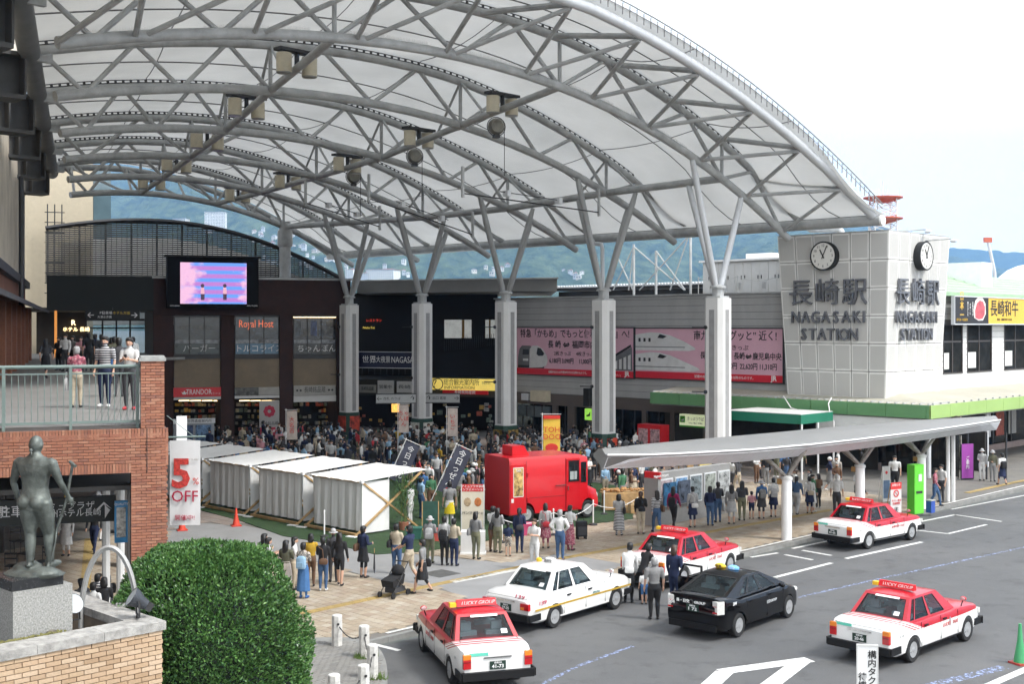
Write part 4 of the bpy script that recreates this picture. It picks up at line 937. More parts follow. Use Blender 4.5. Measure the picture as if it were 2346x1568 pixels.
# stay-cable frame
cf = uvthing('steel_mast_frame', 'thin grey masts with crossed stays behind the station wall', 'frame')
fm = MB(); ms_ = [on_v(x, 560, V0 + 6) for x in (1372, 1452, 1470, 1540, 1578)]
for p, zz in zip((1452, 1503, 1582), (560, 575, 530)):
	q = on_v(p, zz, V0 + 5); fm.path([(q[0], V0 + 5, 9.8), (q[0], V0 + 5, q[2])], .09, 7)
for (x0, y0, x1, y1) in ((1452, 565, 1405, 665), (1452, 565, 1440, 665), (1452, 565, 1568, 665), (1578, 540, 1465, 665), (1578, 540, 1535, 665), (1503, 575, 1570, 665), (1415, 590, 1450, 665)):
	fm.path([on_v(x0, y0, V0 + 5), on_v(x1, y1, V0 + 5)], .05, 5)
obj('mast_and_stays', fm, M_steel, cf)
dp = uvthing('drain_pipe', 'grey downpipe with an offset bend beside the fourth column', 'pipe')
pz_ = on_v(1378, 560, 57.5); obj('pipe', MB().path([on_v(1358, 552, 58.5), on_v(1358, 558, 58), on_v(1378, 560, 57.5), on_v(1380, 570, 57.5), on_v(1381, 690, 57.5)], .13, 8), M_steel2, dp, smooth=40)
# row of rooftop cabinets
cb = uvthing('rooftop_cabinet_row', 'row of white equipment cabinets with double doors on the station roof', 'cabinet')
VC = V0 + 3; a, b = on_v(1610, 600, VC), on_v(1800, 600, VC)
obj('cabinet_body', MB().bb((a[0], VC + .03, 9.9), (b[0], VC + 3, on_v(1610, 602, VC)[2])), M_white2, cb)
zc_ = on_v(1610, 602, VC)[2]; obj('top_slab', MB().bb((a[0] - .2, VC - .15, zc_), (b[0] + .2, VC + 3.2, zc_ + .12)), M_white, cb)
for i in range(10):
	x0 = a[0] + (b[0] - a[0]) * i / 10; x1 = a[0] + (b[0] - a[0]) * (i + 1) / 10
	d_ = obj('door', MB().bb((x0 + .015, VC, 10.0), (x1 - .015, VC + .028, zc_ - .05)), M_white2, cb)
	hd = MB(); hd.box((x1 - .12 if i % 2 == 0 else x0 + .12, VC - .02, 11.0), (.04, .04, .22)); obj('handle', hd, M_dark, d_)
	if i % 3 == 1: lvv = MB(); [lvv.box(((x0 + x1) / 2, VC - .01, 10.3 + q * .07), (.3, .02, .03)) for q in range(6)]; obj('vent_louvre', lvv, M_steel, d_)
obj('roof_box', MB().bb((on_v(1688, 590, VC)[0], VC + 1, zc_ + .12), (on_v(1745, 590, VC)[0], VC + 2, zc_ + .5)), M_white, cb)
rlg = uvthing('roof_rope_rail', 'low posts with sagging rope along the station roof edge', 'railing'); rr_ = MB(); xs = [on_v(x, 660, V0 + .6)[0] for x in (1600, 1690, 1790)]
for i, x in enumerate(xs): rr_.path([(x, V0 + .6, 9.9), (x, V0 + .6, 11.0)], .03, 6)
for x0, x1 in zip(xs[:-1], xs[1:]): rr_.path([(x0 + (x1 - x0) * q / 10, V0 + .6, 10.95 - .3 * math.sin(math.pi * q / 10)) for q in range(11)], .015, 4)
obj('posts_and_rope', rr_, M_steel, rlg)
# ======================= STATION TOWER =======================
tw = uvthing('station_sign_tower', 'white panelled tower with clocks and raised station lettering on two sides', 'tower')
Tb = on_v(2029, 918, 60.3); TU, TV = Tb[0], 60.3
z0_, z1_ = Tb[2], on_v(2034, 529, 60.15)[2]
wl0, wr0 = 6.0, 6.35
lean = .42
def tf(s, t_):
	zz = z0_ + (z1_ - z0_) * t_; zz += 0
	return Vector((TU - wl0 - lean * t_ + (wl0 + 2 * lean * t_) * s, TV - lean * t_, zz))
def tr_(s, t_):
	zz = z0_ + (z1_ - z0_) * t_
	return Vector((TU + lean * t_, TV - lean * t_ + (wr0 + 2 * lean * t_) * s, zz))
core = MB(); c4 = lambda t_, i_: [(TU - wl0 - lean * t_ + i_, TV - lean * t_ + i_, z0_ + (z1_ - z0_) * t_), (TU + lean * t_ - i_, TV - lean * t_ + i_, z0_ + (z1_ - z0_) * t_), (TU + lean * t_ - i_, TV + wr0 + lean * t_ - i_, z0_ + (z1_ - z0_) * t_), (TU - wl0 - lean * t_ + i_, TV + wr0 + lean * t_ - i_, z0_ + (z1_ - z0_) * t_)]
core.loft([c4(0, .06), c4(1, .06)]); obj('core', core, mat('tower_joint', (.13, .12, .10), .7, 0, .3, 3), tw)
obj('top_cap', MB().loft([c4(1, .02), [(p[0], p[1], p[2] + .05) for p in c4(1, .02)]]), M_steel, tw)
M_tp = mat('tower_panel_frame', (.74, .735, .71), .55, 0, .06, 1.5, streak=.3); M_tm = mat('tower_mesh', (.50, .495, .475), .7, 0, .05, 60)
def panels(fn, cols, nrm):
	for r_ in range(6):
		t0, t1 = r_ / 6 + .002, (r_ + 1) / 6 - .002
		for c_ in range(cols):
			s0, s1 = c_ / cols + .004, (c_ + 1) / cols - .004; P_ = [fn(s0, t0), fn(s1, t0), fn(s1, t1), fn(s0, t1)]
			p = obj('panel', MB().poly(P_, -nrm * .055), M_tp, tw)
			e = .1; cen = sum(P_, Vector()) / 4; Q_ = [cen + (q - cen) * (.86 if True else 1) for q in P_]
			obj('mesh_field', MB().poly([q + nrm * .004 for q in Q_], -nrm * .01), M_tm, p)
panels(tf, 6, Vector((0, -1, 0))); panels(tr_, 6, Vector((1, 0, 0)))
M_let = mat('letter_grey', (.13, .135, .15), .4, .1, .1, 2); M_lete = mat('letter_edge', (.5, .5, .5), .4, 0, 0)
def zat(fn, px, py):
	return (on_v(px, py, TV)[2] - z0_) / (z1_ - z0_)
def tower_text(fn, tu, rot, n):
	def put(body, s_c, t_c, size, tot, off=.0):
		ws = [.34 if c == 'I' else .8 for c in body]; W_ = sum(ws); acc = 0; k_ = len(body)
		for i, c in enumerate(body):
			if c == ' ': continue
			s_ = s_c + ((acc + ws[i] / 2) / W_ - .5) * tot; acc += ws[i]
			p = fn(s_, t_c) + n * .13
			o = text(c, M_let, tw, p, size, rot, ext=.07, name='letter', off=off, width=est(c) * size * (tot * 6.4 / k_) / (est(c) * size) if ord(c) < 256 and c != 'I' else None)
			if ord(c) < 256: o.scale = (.86 if c != 'I' else 1, 1, 1)
	L_ = 6.6
	put('長崎駅', .46, .635, 1.55, .76, .004)
	put('NAGASAKI', .46, .49, .92, .72, .008); put('STATION', .46, .385, .92, .57, .008)
tower_text(tf, 1, RV, Vector((0, -1, 0))); tower_text(tr_, 1, RU, Vector((1, 0, 0)))
def clock(label, P_, rz):
	t = thing('station_clock', label, 'clock', Matrix.Rotation(AU, 3, 'Z') @ P_, AU + rz, group='clocks on the station tower')
	obj('case', MB().lathe([(.78, .45), (.80, 0), (.80, -.03), (.72, -.03), (.72, .02), (.001, .02)], 36, (0, -.38, 0), 'Y', cap=False), M_black, t, smooth=40)
	obj('dial', MB().lathe([(.73, 0), (.73, .03)], 36, (0, -.4, 0), 'Y'), mat('dial', (.7, .69, .65), .4, 0, 0), t)
	for i in range(1, 13):
		a = R(90 - 30 * i); text(str(i), M_txt, t, (.56 * math.cos(a), -.405, .56 * math.sin(a)), .2, RV, name='numeral')
	for ang_, ln, wd in ((90 - 332, .4, .06), (90 - 24, .6, .045)):
		a = R(ang_); d = Vector((math.cos(a), 0, math.sin(a))); o = MB(); o.bar(Vector((0, -.42, 0)) - d * .15, Vector((0, -.42, 0)) + d * ln, .02, wd); obj('hand', o, M_black, t)
clock('round black rimmed clock on the front face of the station tower', tf(.455, .865), 0)
clock('round black rimmed clock on the right side face of the station tower', tr_(.5, .865), R(90))
# pipe and lamps at the tower head
pi = uvthing('vent_pipe', 'fat grey pipe bending down behind the station tower', 'pipe'); q0, q1, q2 = on_v(1852, 523, TV + 3), on_v(1925, 525, TV + 3), on_v(1935, 545, TV + 3)
obj('pipe', MB().path([on_v(1850, 520, TV + 3), on_v(1858, 526, TV + 3), q1, q2, on_v(1935, 600, TV + 3)], .2, 10), M_steel, pi, smooth=40)
for lab, y0, x0, x1 in (('thin bracket lamp reaching right from the tower corner', 527, 2040, 2122), ('lower bracket lamp behind the right end of the tower', 548, 2120, 2180)):
	t = uvthing('bracket_lamp', lab, 'lamp', group='bracket lamps at the tower head'); a, b = on_v(x0, y0 + 4, TV + 3.5), on_v(x1, y0 - 1, TV + 3.5)
	obj('arm', MB().path([a, b], .04, 6), M_steel, t); obj('lamp_head', MB().ell(b + Vector((.1, 0, -.12)), (.22, .14, .1), 8, 5), M_steel2, t)
# ======================= RIGHT WING, GREEN ROOFS =======================
rw = uvthing('station_wing_building', 'white sided station wing with green roof and dark windows right of the tower', 'building')
UW = -31.75
vA, vB = 67.0, 110.0
M_ws = mat('white_siding', (.72, .72, .71), .6, 0, .06, 1, streak=.4)
obj('wall_core', MB().bb((UW - 9, vA, 3.3), (UW - .07, vB, 9.9)), M_conc, rw)
wins = [(2160, 2205), (2215, 2272), (2300, 2352), (2380, 2440)]; wz0, wz1 = 5.25, 8.0
wv = [(on_u(a, 800, UW)[1], on_u(b, 800, UW)[1]) for a, b in wins]
z = 4.2
while z < 9.6:
	segs = [(vA, vB)]
	if z + .3 > wz0 and z < wz1:
		segs = []; s_ = vA
		for a, b in wv:
			if a > s_: segs.append((s_, a))
			s_ = b
		segs.append((s_, vB))
	for a, b in segs: obj('siding_board', MB().bb((UW - .06, a, z), (UW, b, z + .325)), M_ws, rw)
	z += .345
M_wf = mat('window_frame_dark', (.06, .05, .045), .5, 0, .2)
for a, b in wv:
	w_ = obj('window', MB().bb((UW - .069, a, wz0), (UW - .05, b, wz1)), mat('wing_glass', (.02, .021, .021), .6, 0, .6, 1.2, spec=.04), rw); f_ = MB()
	f_.bb((UW - .05, a, wz0 - .08), (UW + .05, b, wz0)); f_.bb((UW - .05, a, wz1), (UW + .05, b, wz1 + .08)); f_.bb((UW - .05, a, wz0), (UW + .03, a + .09, wz1)); f_.bb((UW - .05, b - .09, wz0), (UW + .03, b, wz1)); f_.bb((UW - .05, a + .1, 7.0), (UW - .01, b - .1, 7.1)); f_.bb((UW - .05, (a + b) / 2 - .05, wz0), (UW - .01, (a + b) / 2 + .05, wz1))
	obj('frame', f_, M_wf, w_); cu = MB(); cu.bb((UW - .048, a + .12, wz0 + .2), (UW - .04, (a + b) / 2 - .4, 6.4)); obj('curtain', cu, M_white2, w_)
M_gr = mat('pale_green_roof', (.30, .45, .28), .6, 0, .08, 1)
slope = MB()
slope.poly([(UW + .4, vA - .2, 9.9), (UW - 4.2, vA - .2, 11.35), (UW - 4.2, vA - .2, 11.15), (UW + .4, vA - .2, 9.7)], (0, vB - vA, 0))
for i in range(7): slope.poly([(UW + .4 - i * .66, vA - .25, 9.91 + i * .208), (UW + .34 - i * .66, vA - .25, 9.99 + i * .208), (UW + .28 - i * .66, vA - .25, 9.95 + i * .208)], (0, vB - vA, 0))
obj('green_roof', slope, M_gr, rw)
wd_ = MB(); wd_.bb((UW - 3.4, on_u(2292, 650, UW)[1], 10.2), (UW - 1.2, on_u(2292, 650, UW)[1] + 1.6, 12.0)); obj('dormer', wd_, M_white, rw)
dm = MB(); c_ = on_u(2362, 640, UW - 8); dm.ell((UW - 8, c_[1], 10.6), (3.0, 3.0, 2.4), 20, 10); obj('white_dome', dm, M_white, rw, smooth=True)
# beef sign
a, b = on_u(2181, 680, UW + .5), on_u(2181, 742, UW + .5); vS = a[1]; hS = a[2] - b[2]
bs = thing('beef_billboard', 'long black and yellow advertisement for local beef with a slab of red meat', 'billboard', Matrix.Rotation(AU, 3, 'Z') @ Vector((UW + .45, vS, b[2])), AU + R(90))
wS = 12.0
obj('panel', MB().bb((0, -.2, 0), (4.6, 0, hS)), mat('sign_black', (.018, .016, .016), .5, 0, 0), bs); obj('yellow_panel', MB().bb((4.6, -.2, 0), (wS, 0, hS)), mat('sign_gold', (.70, .46, .06), .5, 0, .06, .6), bs)
f_ = MB(); f_.bb((-.06, -.24, -.06), (wS, -.02, 0)); f_.bb((-.06, -.24, hS), (wS, -.02, hS + .06)); f_.bb((-.06, -.24, 0), (0, -.02, hS)); obj('frame', f_, M_steel2, bs)
def flat2(name, pts, m, d=.205): obj(name, MB().poly([(x, -d, z) for x, z in pts], (0, .012, 0)), m, bs)
M_meat = mat('meat_red', (.55, .10, .12), .5, 0, .3, 3); M_fat = mat('meat_fat', (.75, .68, .64), .5, 0, .1)
flat2('meat_picture', [(2.6, .35), (2.5, .8), (2.75, 1.35), (3.2, 1.6), (3.75, 1.55), (4.15, 1.2), (4.2, .6), (3.8, .2), (3.2, .18)], M_fat, .21)
flat2('meat_picture', [(2.75, .35), (2.7, .75), (2.95, 1.2), (3.35, 1.38), (3.8, 1.3), (4.05, 1.0), (4.02, .55), (3.7, .3), (3.2, .26)], M_meat, .22)
M_gold = mat('gold_print', (.6, .38, .05), .5, 0, 0)
text('日\n本\n一', M_gold, bs, (.95, -.21, hS * .66), .55, RV, off=.01); text('和牛日本一の長崎和牛', M_gold, bs, (1.0, -.21, .22), .18, RV, width=1.5)
for i, s_ in enumerate(('長崎和牛が', '日本一に', '輝きました')): text('\n'.join(s_), M_wtxt, bs, (2.4 - i * .33, -.21, hS * .55), .17, RV)
text('長崎和牛', M_txt, bs, (6.9, -.21, hS * .56), 1.05, RV, width=4.2, off=.01); text('指定店・長崎和牛が食べられる店', M_txt, bs, (6.9, -.21, .25), .16, RV, width=2.2)
# beige canopy roof and its green fascia, both sides
M_cr = mat('canopy_sheet', (.40, .38, .31), .7, 0, .12, .6)
cr_ = uvthing('green_edged_canopy', 'low beige canopy roof with pale green fascia wrapping the station corner', 'canopy')
ru = MB(); ru.poly([(TU + 3.3, 58.9, 3.9), (UW, 62, 4.25), (UW, 112, 4.25), (TU + 3.3, 112, 3.9)], (0, 0, .05)); ru.poly([(-46.0, 58.9, 3.9), (TU + 3.3, 58.9, 3.9), (UW, 62, 4.25), (-46.0, 61.2, 4.15)], (0, 0, .05)); obj('roof_sheet', ru, M_cr, cr_)
rb = MB()
for i in range(60): rb.bb((TU + 3.2, 59 + i * .9, 3.93), (TU + 3.3, 59.07 + i * .9, 4.05))
q = -46.
while q < TU + 3.2: rb.bb((q, 58.85, 3.95), (q + .05, 61.2, 4.03)); q += .45
obj('standing_seam', rb, M_steel, cr_)
FU_ = TU + 3.35
M_gf1 = mat('green_fascia', (.13, .30, .13), .5, 0, .06, .8); M_gf2 = mat('light_green_fascia', (.30, .45, .14), .5, 0, .06, .8)
q = -46.0
while q < FU_ - .1:
	e = min(q + 2.2, FU_); obj('fascia_board', MB().bb((q, 58.6, 3.28), (e - .02, 58.7, 3.95)), M_gf1, cr_); q += 2.2
q = 58.6
while q < 112: obj('fascia_board', MB().bb((FU_ - .1, q, 3.28), (FU_, q + 2.18, 3.95)), M_gf2, cr_); q += 2.2
obj('white_soffit_panel', MB().bb((on_v(1870, 970, 58.75)[0], 58.72, 2.3), (FU_ - .12, 58.8, 3.2)), M_white, cr_)
obj('soffit', MB().bb((-46, 58.75, 3.2), (FU_ - .15, 61.2, 3.27)).bb((UW, 61.3, 3.2), (FU_ - .15, 112, 3.27)), M_conc, cr_)
cps = MB()
for i in range(5): cps.path([(FU_ - .8, 60 + i * 7, .12), (FU_ - .8, 60 + i * 7, 3.2)], .12, 10)
obj('post', cps, M_steel2, cr_)
cw = uvthing('dangling_cable', 'white cables drooping from the canopy roof over the green awning', 'cable')
a, b, c__ = on_v(1795, 908, 58.5), on_v(1812, 935, 57.8), on_v(1850, 946, 57)
obj('cable', MB().path([a, b, c__, on_v(1885, 944, 57)], .03, 5).path([on_v(1905, 912, 58.5), on_v(1898, 925, 57.8), on_v(1901, 945, 57)], .03, 5), M_white, cw)
ga = uvthing('green_awning', 'small flat awning with dark green fascia on white posts beside the front column', 'awning')
p0, p1, p2 = on_v(1660, 943, 57.2), on_v(1835, 958, 54.6), on_v(1908, 955, 57.6)
zA = 2.95; P0, P1 = guv(1660, 962, zA), guv(1835, 973, zA); P2 = guv(1908, 965, zA); P3 = P0 + (P2 - P1)
obj('fascia', MB().poly([(p[0], p[1], zA) for p in (P0, P1, P2, P3)], (0, 0, .48)), mat('awning_green', (.015, .17, .10), .4, 0, .05), ga)
obj('top_sheet', MB().poly([(p[0], p[1], zA + .483) for p in (P0, P1, P2, P3)], (0, 0, .03)), M_white2, ga)
pg = MB()
for p in (P1, P2, (P1 + P2) / 2, P0): pg.path([(p[0], p[1] + .08, .12), (p[0], p[1] + .08, zA)], .05, 6)
obj('post', pg, M_white, ga)
# ground floor of the wing: dark shopfront with lit posters
sf = uvthing('arcade_shopfront', 'dark glazed arcade shopfront with posters under the green edged canopy', 'shopfront')
US = UW - .8
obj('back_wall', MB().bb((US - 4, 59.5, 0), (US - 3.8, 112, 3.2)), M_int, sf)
obj('front_wall', MB().bb((-47, 61.35, 0), (US, 61.55, 3.2)), M_int, sf)
obj('glazing', MB().bb((US, 61.5, .5), (US + .03, 112, 3.2)), MATS['shop_glass'], sf); obj('stall_riser', MB().bb((US - .1, 61.5, 0), (US + .12, 112, .5)), mat('riser_pink', (.26, .2, .18), .7), sf)
mm = MB()
for i in range(18): mm.bb((US - .05, 62 + i * 2.8, .5), (US + .12, 62.12 + i * 2.8, 3.2))
obj('mullion', mm, M_dark, sf); random.seed(21); pm_ = MB()
for i in range(46):
	v_ = random.uniform(62, 100); pm_.bb((US - 1.2, v_, random.uniform(.7, 1.6)), (US - 1.15, v_ + random.uniform(.5, 1.3), random.uniform(1.9, 2.9)), random.randint(0, 4))
obj('posters', pm_, GOODS, sf, kind='stuff')
for i, (v_, m_) in enumerate(((63.4, GOODS[1]), (70.2, mat('poster_blue', (.08, .22, .4), .5, 0, .6, 3)), (74.6, mat('poster_white', (.6, .6, .6), .5, 0, .3, 4)), (76.6, GOODS[1]), (78.5, M_psign))):
	obj('poster', MB().bb((US + .05, v_, 1.0), (US + .09, v_ + 1.2, 2.8)), m_, sf)
# ======================= RED AND WHITE RADIO TOWER, CRANE =======================
rt = thing('radio_tower', 'red and white lattice antenna tower far behind the station', 'tower', on_y(2023, 746, 260) * 1.0)
rt.location.z = 0; zz = lambda py: 8 + (746 - py) / F * 260
M_or = mat('tower_orange', (.55, .13, .07), .6, 0, .1)
lt = MB(); lt2 = MB()
for sx, sy in ((-1, -1), (1, -1), (1, 1), (-1, 1)):
	lt.path([(sx * 2.8, sy * 2.8, 0), (sx * 2.2, sy * 2.2, zz(455))], .16, 5)
for i in range(14):
	z_a = zz(640) + i * 1.35
	if z_a > zz(460): break
	for sx, sy, ex, ey in ((-1, -1, 1, -1), (1, -1, 1, 1), (1, 1, -1, 1), (-1, 1, -1, -1)):
		(lt if i % 3 else lt2).path([(sx * 2.3, sy * 2.3, z_a), (ex * 2.3, ey * 2.3, z_a + 1.35)], .09, 4); (lt if i % 3 else lt2).path([(ex * 2.3, ey * 2.3, z_a), (sx * 2.3, sy * 2.3, z_a + 1.35)], .09, 4)
obj('lattice', lt, M_white, rt); obj('red_lattice', lt2, M_or, rt)
for py in (452, 500): pl_ = MB(); pl_.lathe([(1.2, zz(py) - 1.2), (4.2, zz(py) - .2), (4.2, zz(py)), (1.2, zz(py) + .1)], 12); obj('platform', pl_, M_or, rt)
an = MB(); an.path([(0, 0, zz(452)), (0, 0, zz(415))], .14, 5); [an.path([(x, 0, zz(452)), (x, 0, zz(432))], .08, 4) for x in (-.9, .9, 3.6)]; obj('antenna', an, M_white2, rt)
crn = thing('crane', 'distant crane boom with red tip leaning against the white sky', 'crane', (on_y(2288, 640, 220)[0], 220, 0))
q0, q1 = on_y(2279, 625, 220), on_y(2263, 550, 220); b = MB(); b.path([(0, 0, 0), q0 - crn.location, q1 - crn.location], .28, 6); obj('boom', b, M_steel2, crn); b = MB(); b.box(q1 - crn.location, (1.4, .6, .9)); obj('boom_head', b, M_or, crn)
# ======================= HILLSIDE HOUSES =======================
random.seed(42)
def hill_y(px, py):
	nx, ny = 260, 46; best = None
	j = (px + 500) / 3200 * (nx - 1); j0 = max(0, min(nx - 2, int(j)))
	for i in range(ny):
		x, y, z = HV[i * nx + j0]
		if EYE + (HY - py) / F * y <= z:
			if i == 0: return y, z
			_, ya, za = HV[(i - 1) * nx + j0]; ga, gb = za - EYE - (HY - py) / F * ya, z - EYE - (HY - py) / F * y; s_ = ga / (ga - gb + 1e-9); return ya + (y - ya) * max(0, min(1, s_)) - 12, z
	return None
M_hw = [mat('house_wall%d' % i, c, .8, 0, .05) for i, c in enumerate([(.75, .74, .7), (.6, .56, .5), (.7, .66, .6), (.5, .52, .54)])]
M_hr = [mat('house_roof%d' % i, c, .8, 0, .1) for i, c in enumerate([(.25, .25, .27), (.4, .2, .15), (.5, .5, .5), (.3, .32, .38)])]
M_hwin = mat('house_window', (.05, .06, .07), .3, 0, 0)
def house(px, py, w, h, label, flat_=True, depth=None, grp='pale houses on the wooded hillside'):
	r_ = hill_y(px, py)
	if not r_: return
	Y = r_[0]; k_ = Y / F; ww, hh = w * k_, h * k_
	z = EYE + (HY - py) * k_; t = thing('hillside_house', label, 'house', ((px - CX) * k_, Y, z - 2), random.uniform(-.4, .4), group=grp)
	wl_ = random.choice(M_hw); rf = random.choice(M_hr); d_ = ww * .8
	obj('wall', MB().box((0, d_ / 2, (hh + 2) / 2 - 2), (ww, d_, hh + 6)), wl_, t)
	rb_ = MB()
	if flat_: rb_.box((0, d_ / 2, hh + 2.3), (ww * 1.05, d_ * 1.05, .6)); rb_.box((ww * .2, d_ / 2, hh + 3.3), (ww * .3, d_ * .3, 1.6))
	else: rb_.poly([(-ww * .56, -d_ * .05, hh + 2), (ww * .56, -d_ * .05, hh + 2), (0, -d_ * .05, hh + 2 + ww * .3)], (0, d_ * 1.1, 0))
	obj('roof', rb_, rf, t)
	nf = max(1, int(hh / 3)); nc = max(2, int(ww / 3.2))
	for i in range(nf):
		wb_ = MB()
		for j in range(nc): x = -ww / 2 + ww * (j + .5) / nc; wb_.box((x, -.1, 2 + hh * (i + .5) / nf), (ww / nc * .5, .3, hh / nf * .42))
		obj('window_row', wb_, M_hwin, t)
house(492, 530, 46, 44, 'white multi-storey hotel block on the hillside above the louvred screen', grp='large buildings below the hill')
house(410, 513, 30, 12, 'low white block just left of the big hotel on the hillside', grp='large buildings below the hill')
house(223, 505, 34, 10, 'low white building with curved roof beside the beige building', False, grp='large buildings below the hill')
for px, py, w, h, l in ((800, 640, 20, 22, 'white block between the struts of the first column'), (870, 640, 66, 22, 'wide white rooftop building behind the hall roof'), (835, 640, 26, 14, 'grey low block between column struts')):
	house(px, py, w, h, l, grp='large buildings below the hill')
HL_ = []
def hlabel():
	a_ = ['tiny white', 'small cream', 'pale grey', 'low white', 'narrow pale', 'wide white', 'boxy beige', 'little grey']; b_ = ['house low on the hillside', 'house halfway up the slope', 'house among trees on the hill', 'block on the terraced hillside', 'house at the foot of the wooded hill']; c_ = ['between the roof struts', 'left of the first column', 'above the hall roof', 'beside the tall post', 'under the roof eave', 'over the slatted screen']
	while 1:
		s_ = random.choice(a_) + ' ' + random.choice(b_) + ' ' + random.choice(c_)
		if s_ not in HL_: HL_.append(s_); return s_
spots = []
for (xa, xb, ya, yb, n_) in ((560, 800, 545, 630, 46), (540, 700, 520, 560, 12), (1075, 1180, 608, 636, 7), (1280, 1345, 622, 640, 8), (810, 960, 595, 632, 9)):
	for i in range(n_):
		px, py = random.uniform(xa, xb), random.uniform(ya, yb)
		if any(abs(px - a) < 6 and abs(py - b) < 4 for a, b in spots): continue
		spots.append((px, py)); house(px, py, random.uniform(6, 13), random.uniform(4, 8), hlabel(), random.random() < .4)
# ======================= FIGURE BUILDER =======================
DG = bpy.context.evaluated_depsgraph_get
def limb(mb, segs, pts, rs, lab, n=10):
	P = [Vector(p) for p in pts]; k = len(P)
	d0 = (P[0] - P[1]).normalized(); d1 = (P[-1] - P[-2]).normalized()
	pp = [P[0] + d0 * rs[0] * .8] + P + [P[-1] + d1 * rs[-1] * .8]; rr = [rs[0] * .45] + list(rs) + [rs[-1] * .45]
	mb.path(pp, rr, n)
	for i in range(k - 1): segs.append((P[i], P[i + 1], rs[i], rs[i + 1], lab[i] if isinstance(lab, (list, tuple)) else lab))
def figure(name, H=1.65, hips=.155, shoulders=.17, legs=((-.09, 0, 0), (.09, 0, 0)), knees=None, arms=None, sleeve='short', lower='trousers', hem=.45, lean=0, loose=1.0, twist=0, bare=False, head_tilt=0, voxel=.019, extra=None, hand_open=True, build=1.0):
	"""a standing person facing +y; legs: ankle x,y,z; arms: (elbow, hand) per side; one remeshed body with skin, top, bottom, shoe, eye slots"""
	s = H / 1.65; mb = MB(); segs = []; b_ = build
	Ly = lambda z: lean * max(0, z - .88) * 1.0
	rings = []
	tor = [(.80, .13, .10), (.86, hips, .112), (.93, hips - .004, .108), (1.03, hips * .84, .092), (1.13, hips * .9, .098), (1.24, .158, .108), (1.32, shoulders, .098), (1.37, shoulders * .8, .08), (1.41, .07, .06), (1.45, .05, .05)]
	for z, rx, ry in tor: rings.append([Vector((rx * b_ * loose ** (1 if z < 1.3 else 0) * math.cos(2 * math.pi * j / 18), Ly(z) + ry * b_ * math.sin(2 * math.pi * j / 18), z)) for j in range(18)])
	mb.loft(rings)
	for (za, ra, _), (zb, rb, _) in zip(tor[:-1], tor[1:]): segs.append((Vector((0, Ly(za), za)), Vector((0, Ly(zb), zb)), ra * b_, rb * b_, 1 if za >= .92 else 2 if not bare else 2))
	hc = Vector((0, Ly(1.5) + .012 + head_tilt * .03, 1.545))
	limb(mb, segs, [(0, Ly(1.36), 1.36), hc - Vector((0, .01, .06))], [.056, .05], 0)
	mb.ell(hc, (.073, .092, .112), 14, 9); segs.append((hc, hc + Vector((0, 0, .01)), .09, .09, 0))
	mb.ell(hc + Vector((0, .025, -.05)), (.052, .06, .055), 10, 6); mb.ell(hc + Vector((0, .094, -.015)), (.014, .022, .024), 6, 4)
	for sx in (-1, 1): mb.ell(hc + Vector((sx * .073, -.005, -.01)), (.016, .024, .034), 6, 4)
	lg = {'trousers': (2, 2), 'shorts': (2, 0), 'skirt': (0, 0), 'long_skirt': (2, 2), 'capri': (2, 2)}[lower]
	for i, (ax, ay, az) in enumerate(legs):
		sx = -1 if i == 0 else 1; hp = Vector((sx * hips * .52, 0, .86)); an = Vector((ax, ay, .09 + az)); kn = Vector(knees[i]) if knees else (hp + an) / 2 + Vector((sx * .008, .035, .02))
		w = 1.12 if lower in ('trousers', 'capri') else .95
		limb(mb, segs, [hp, (hp + kn) / 2, kn], [.088 * w * b_, .078 * w * b_, .058 * w], lg[0]); limb(mb, segs, [kn, kn + (an - kn) * .35, an], [.056 * w, .056 * w, .036 * w], lg[1] if lower != 'capri' else [2, 0])
		ft = an + Vector((sx * .012, .05, -.045)); Mr = Matrix.Rotation(-sx * .15, 3, 'Z')
		mb.ell(ft, (.043, .125, .043), 10, 6, 0, Mr); segs.append((ft - Mr @ Vector((0, .09, .015)), ft + Mr @ Vector((0, .09, -.015)), .05, .045, 3))
	if lower in ('skirt', 'long_skirt'):
		rr = [(1.0, .135, .10), (.9, hips + .012, .12), (.7, hips + .03, .14), (hem + .1, hips + .05, .17), (hem, hips + .06, .18), (hem + .02, hips + .01, .13)]
		mb.loft([[Vector((rx * (1 + .05 * math.cos(j * 1.9)) * math.cos(2 * math.pi * j / 20), ry * (1 + .06 * math.cos(j * 2.2)) * math.sin(2 * math.pi * j / 20), z)) for j in range(20)] for z, rx, ry in rr])
		for (za, ra, _), (zb, rb, _) in zip(rr[:-2], rr[1:-1]): segs.append((Vector((0, 0, za)), Vector((0, 0, zb)), ra, rb, 2))
	arms = arms or [((-.23, -.02, 1.10), (-.24, .06, .86)), ((.23, -.02, 1.10), (.24, .06, .86))]
	hands = []
	for i, (el, hd) in enumerate(arms):
		sx = -1 if i == 0 else 1; sh = Vector((sx * (shoulders - .012), Ly(1.33), 1.335)); el = Vector(el) + Vector((0, Ly(1.1), 0)); hd = Vector(hd) + Vector((0, Ly(.9), 0))
		up = 1 if sleeve != 'none' else 0; w = 1.25 if sleeve != 'none' else 1.0
		limb(mb, segs, [sh, (sh + el) / 2, el], [.058 * w * b_, .048 * w * b_, .038 * (w if sleeve == 'long' else 1)], [up, up if sleeve in ('long',) else (1 if sleeve == 'short' else 0)])
		limb(mb, segs, [el, el + (hd - el) * .4, hd], [.038 * (1.25 if sleeve == 'long' else 1), .036 * (1.25 if sleeve == 'long' else 1), .026 * (1.3 if sleeve == 'long' else 1)], 1 if sleeve == 'long' else 0)
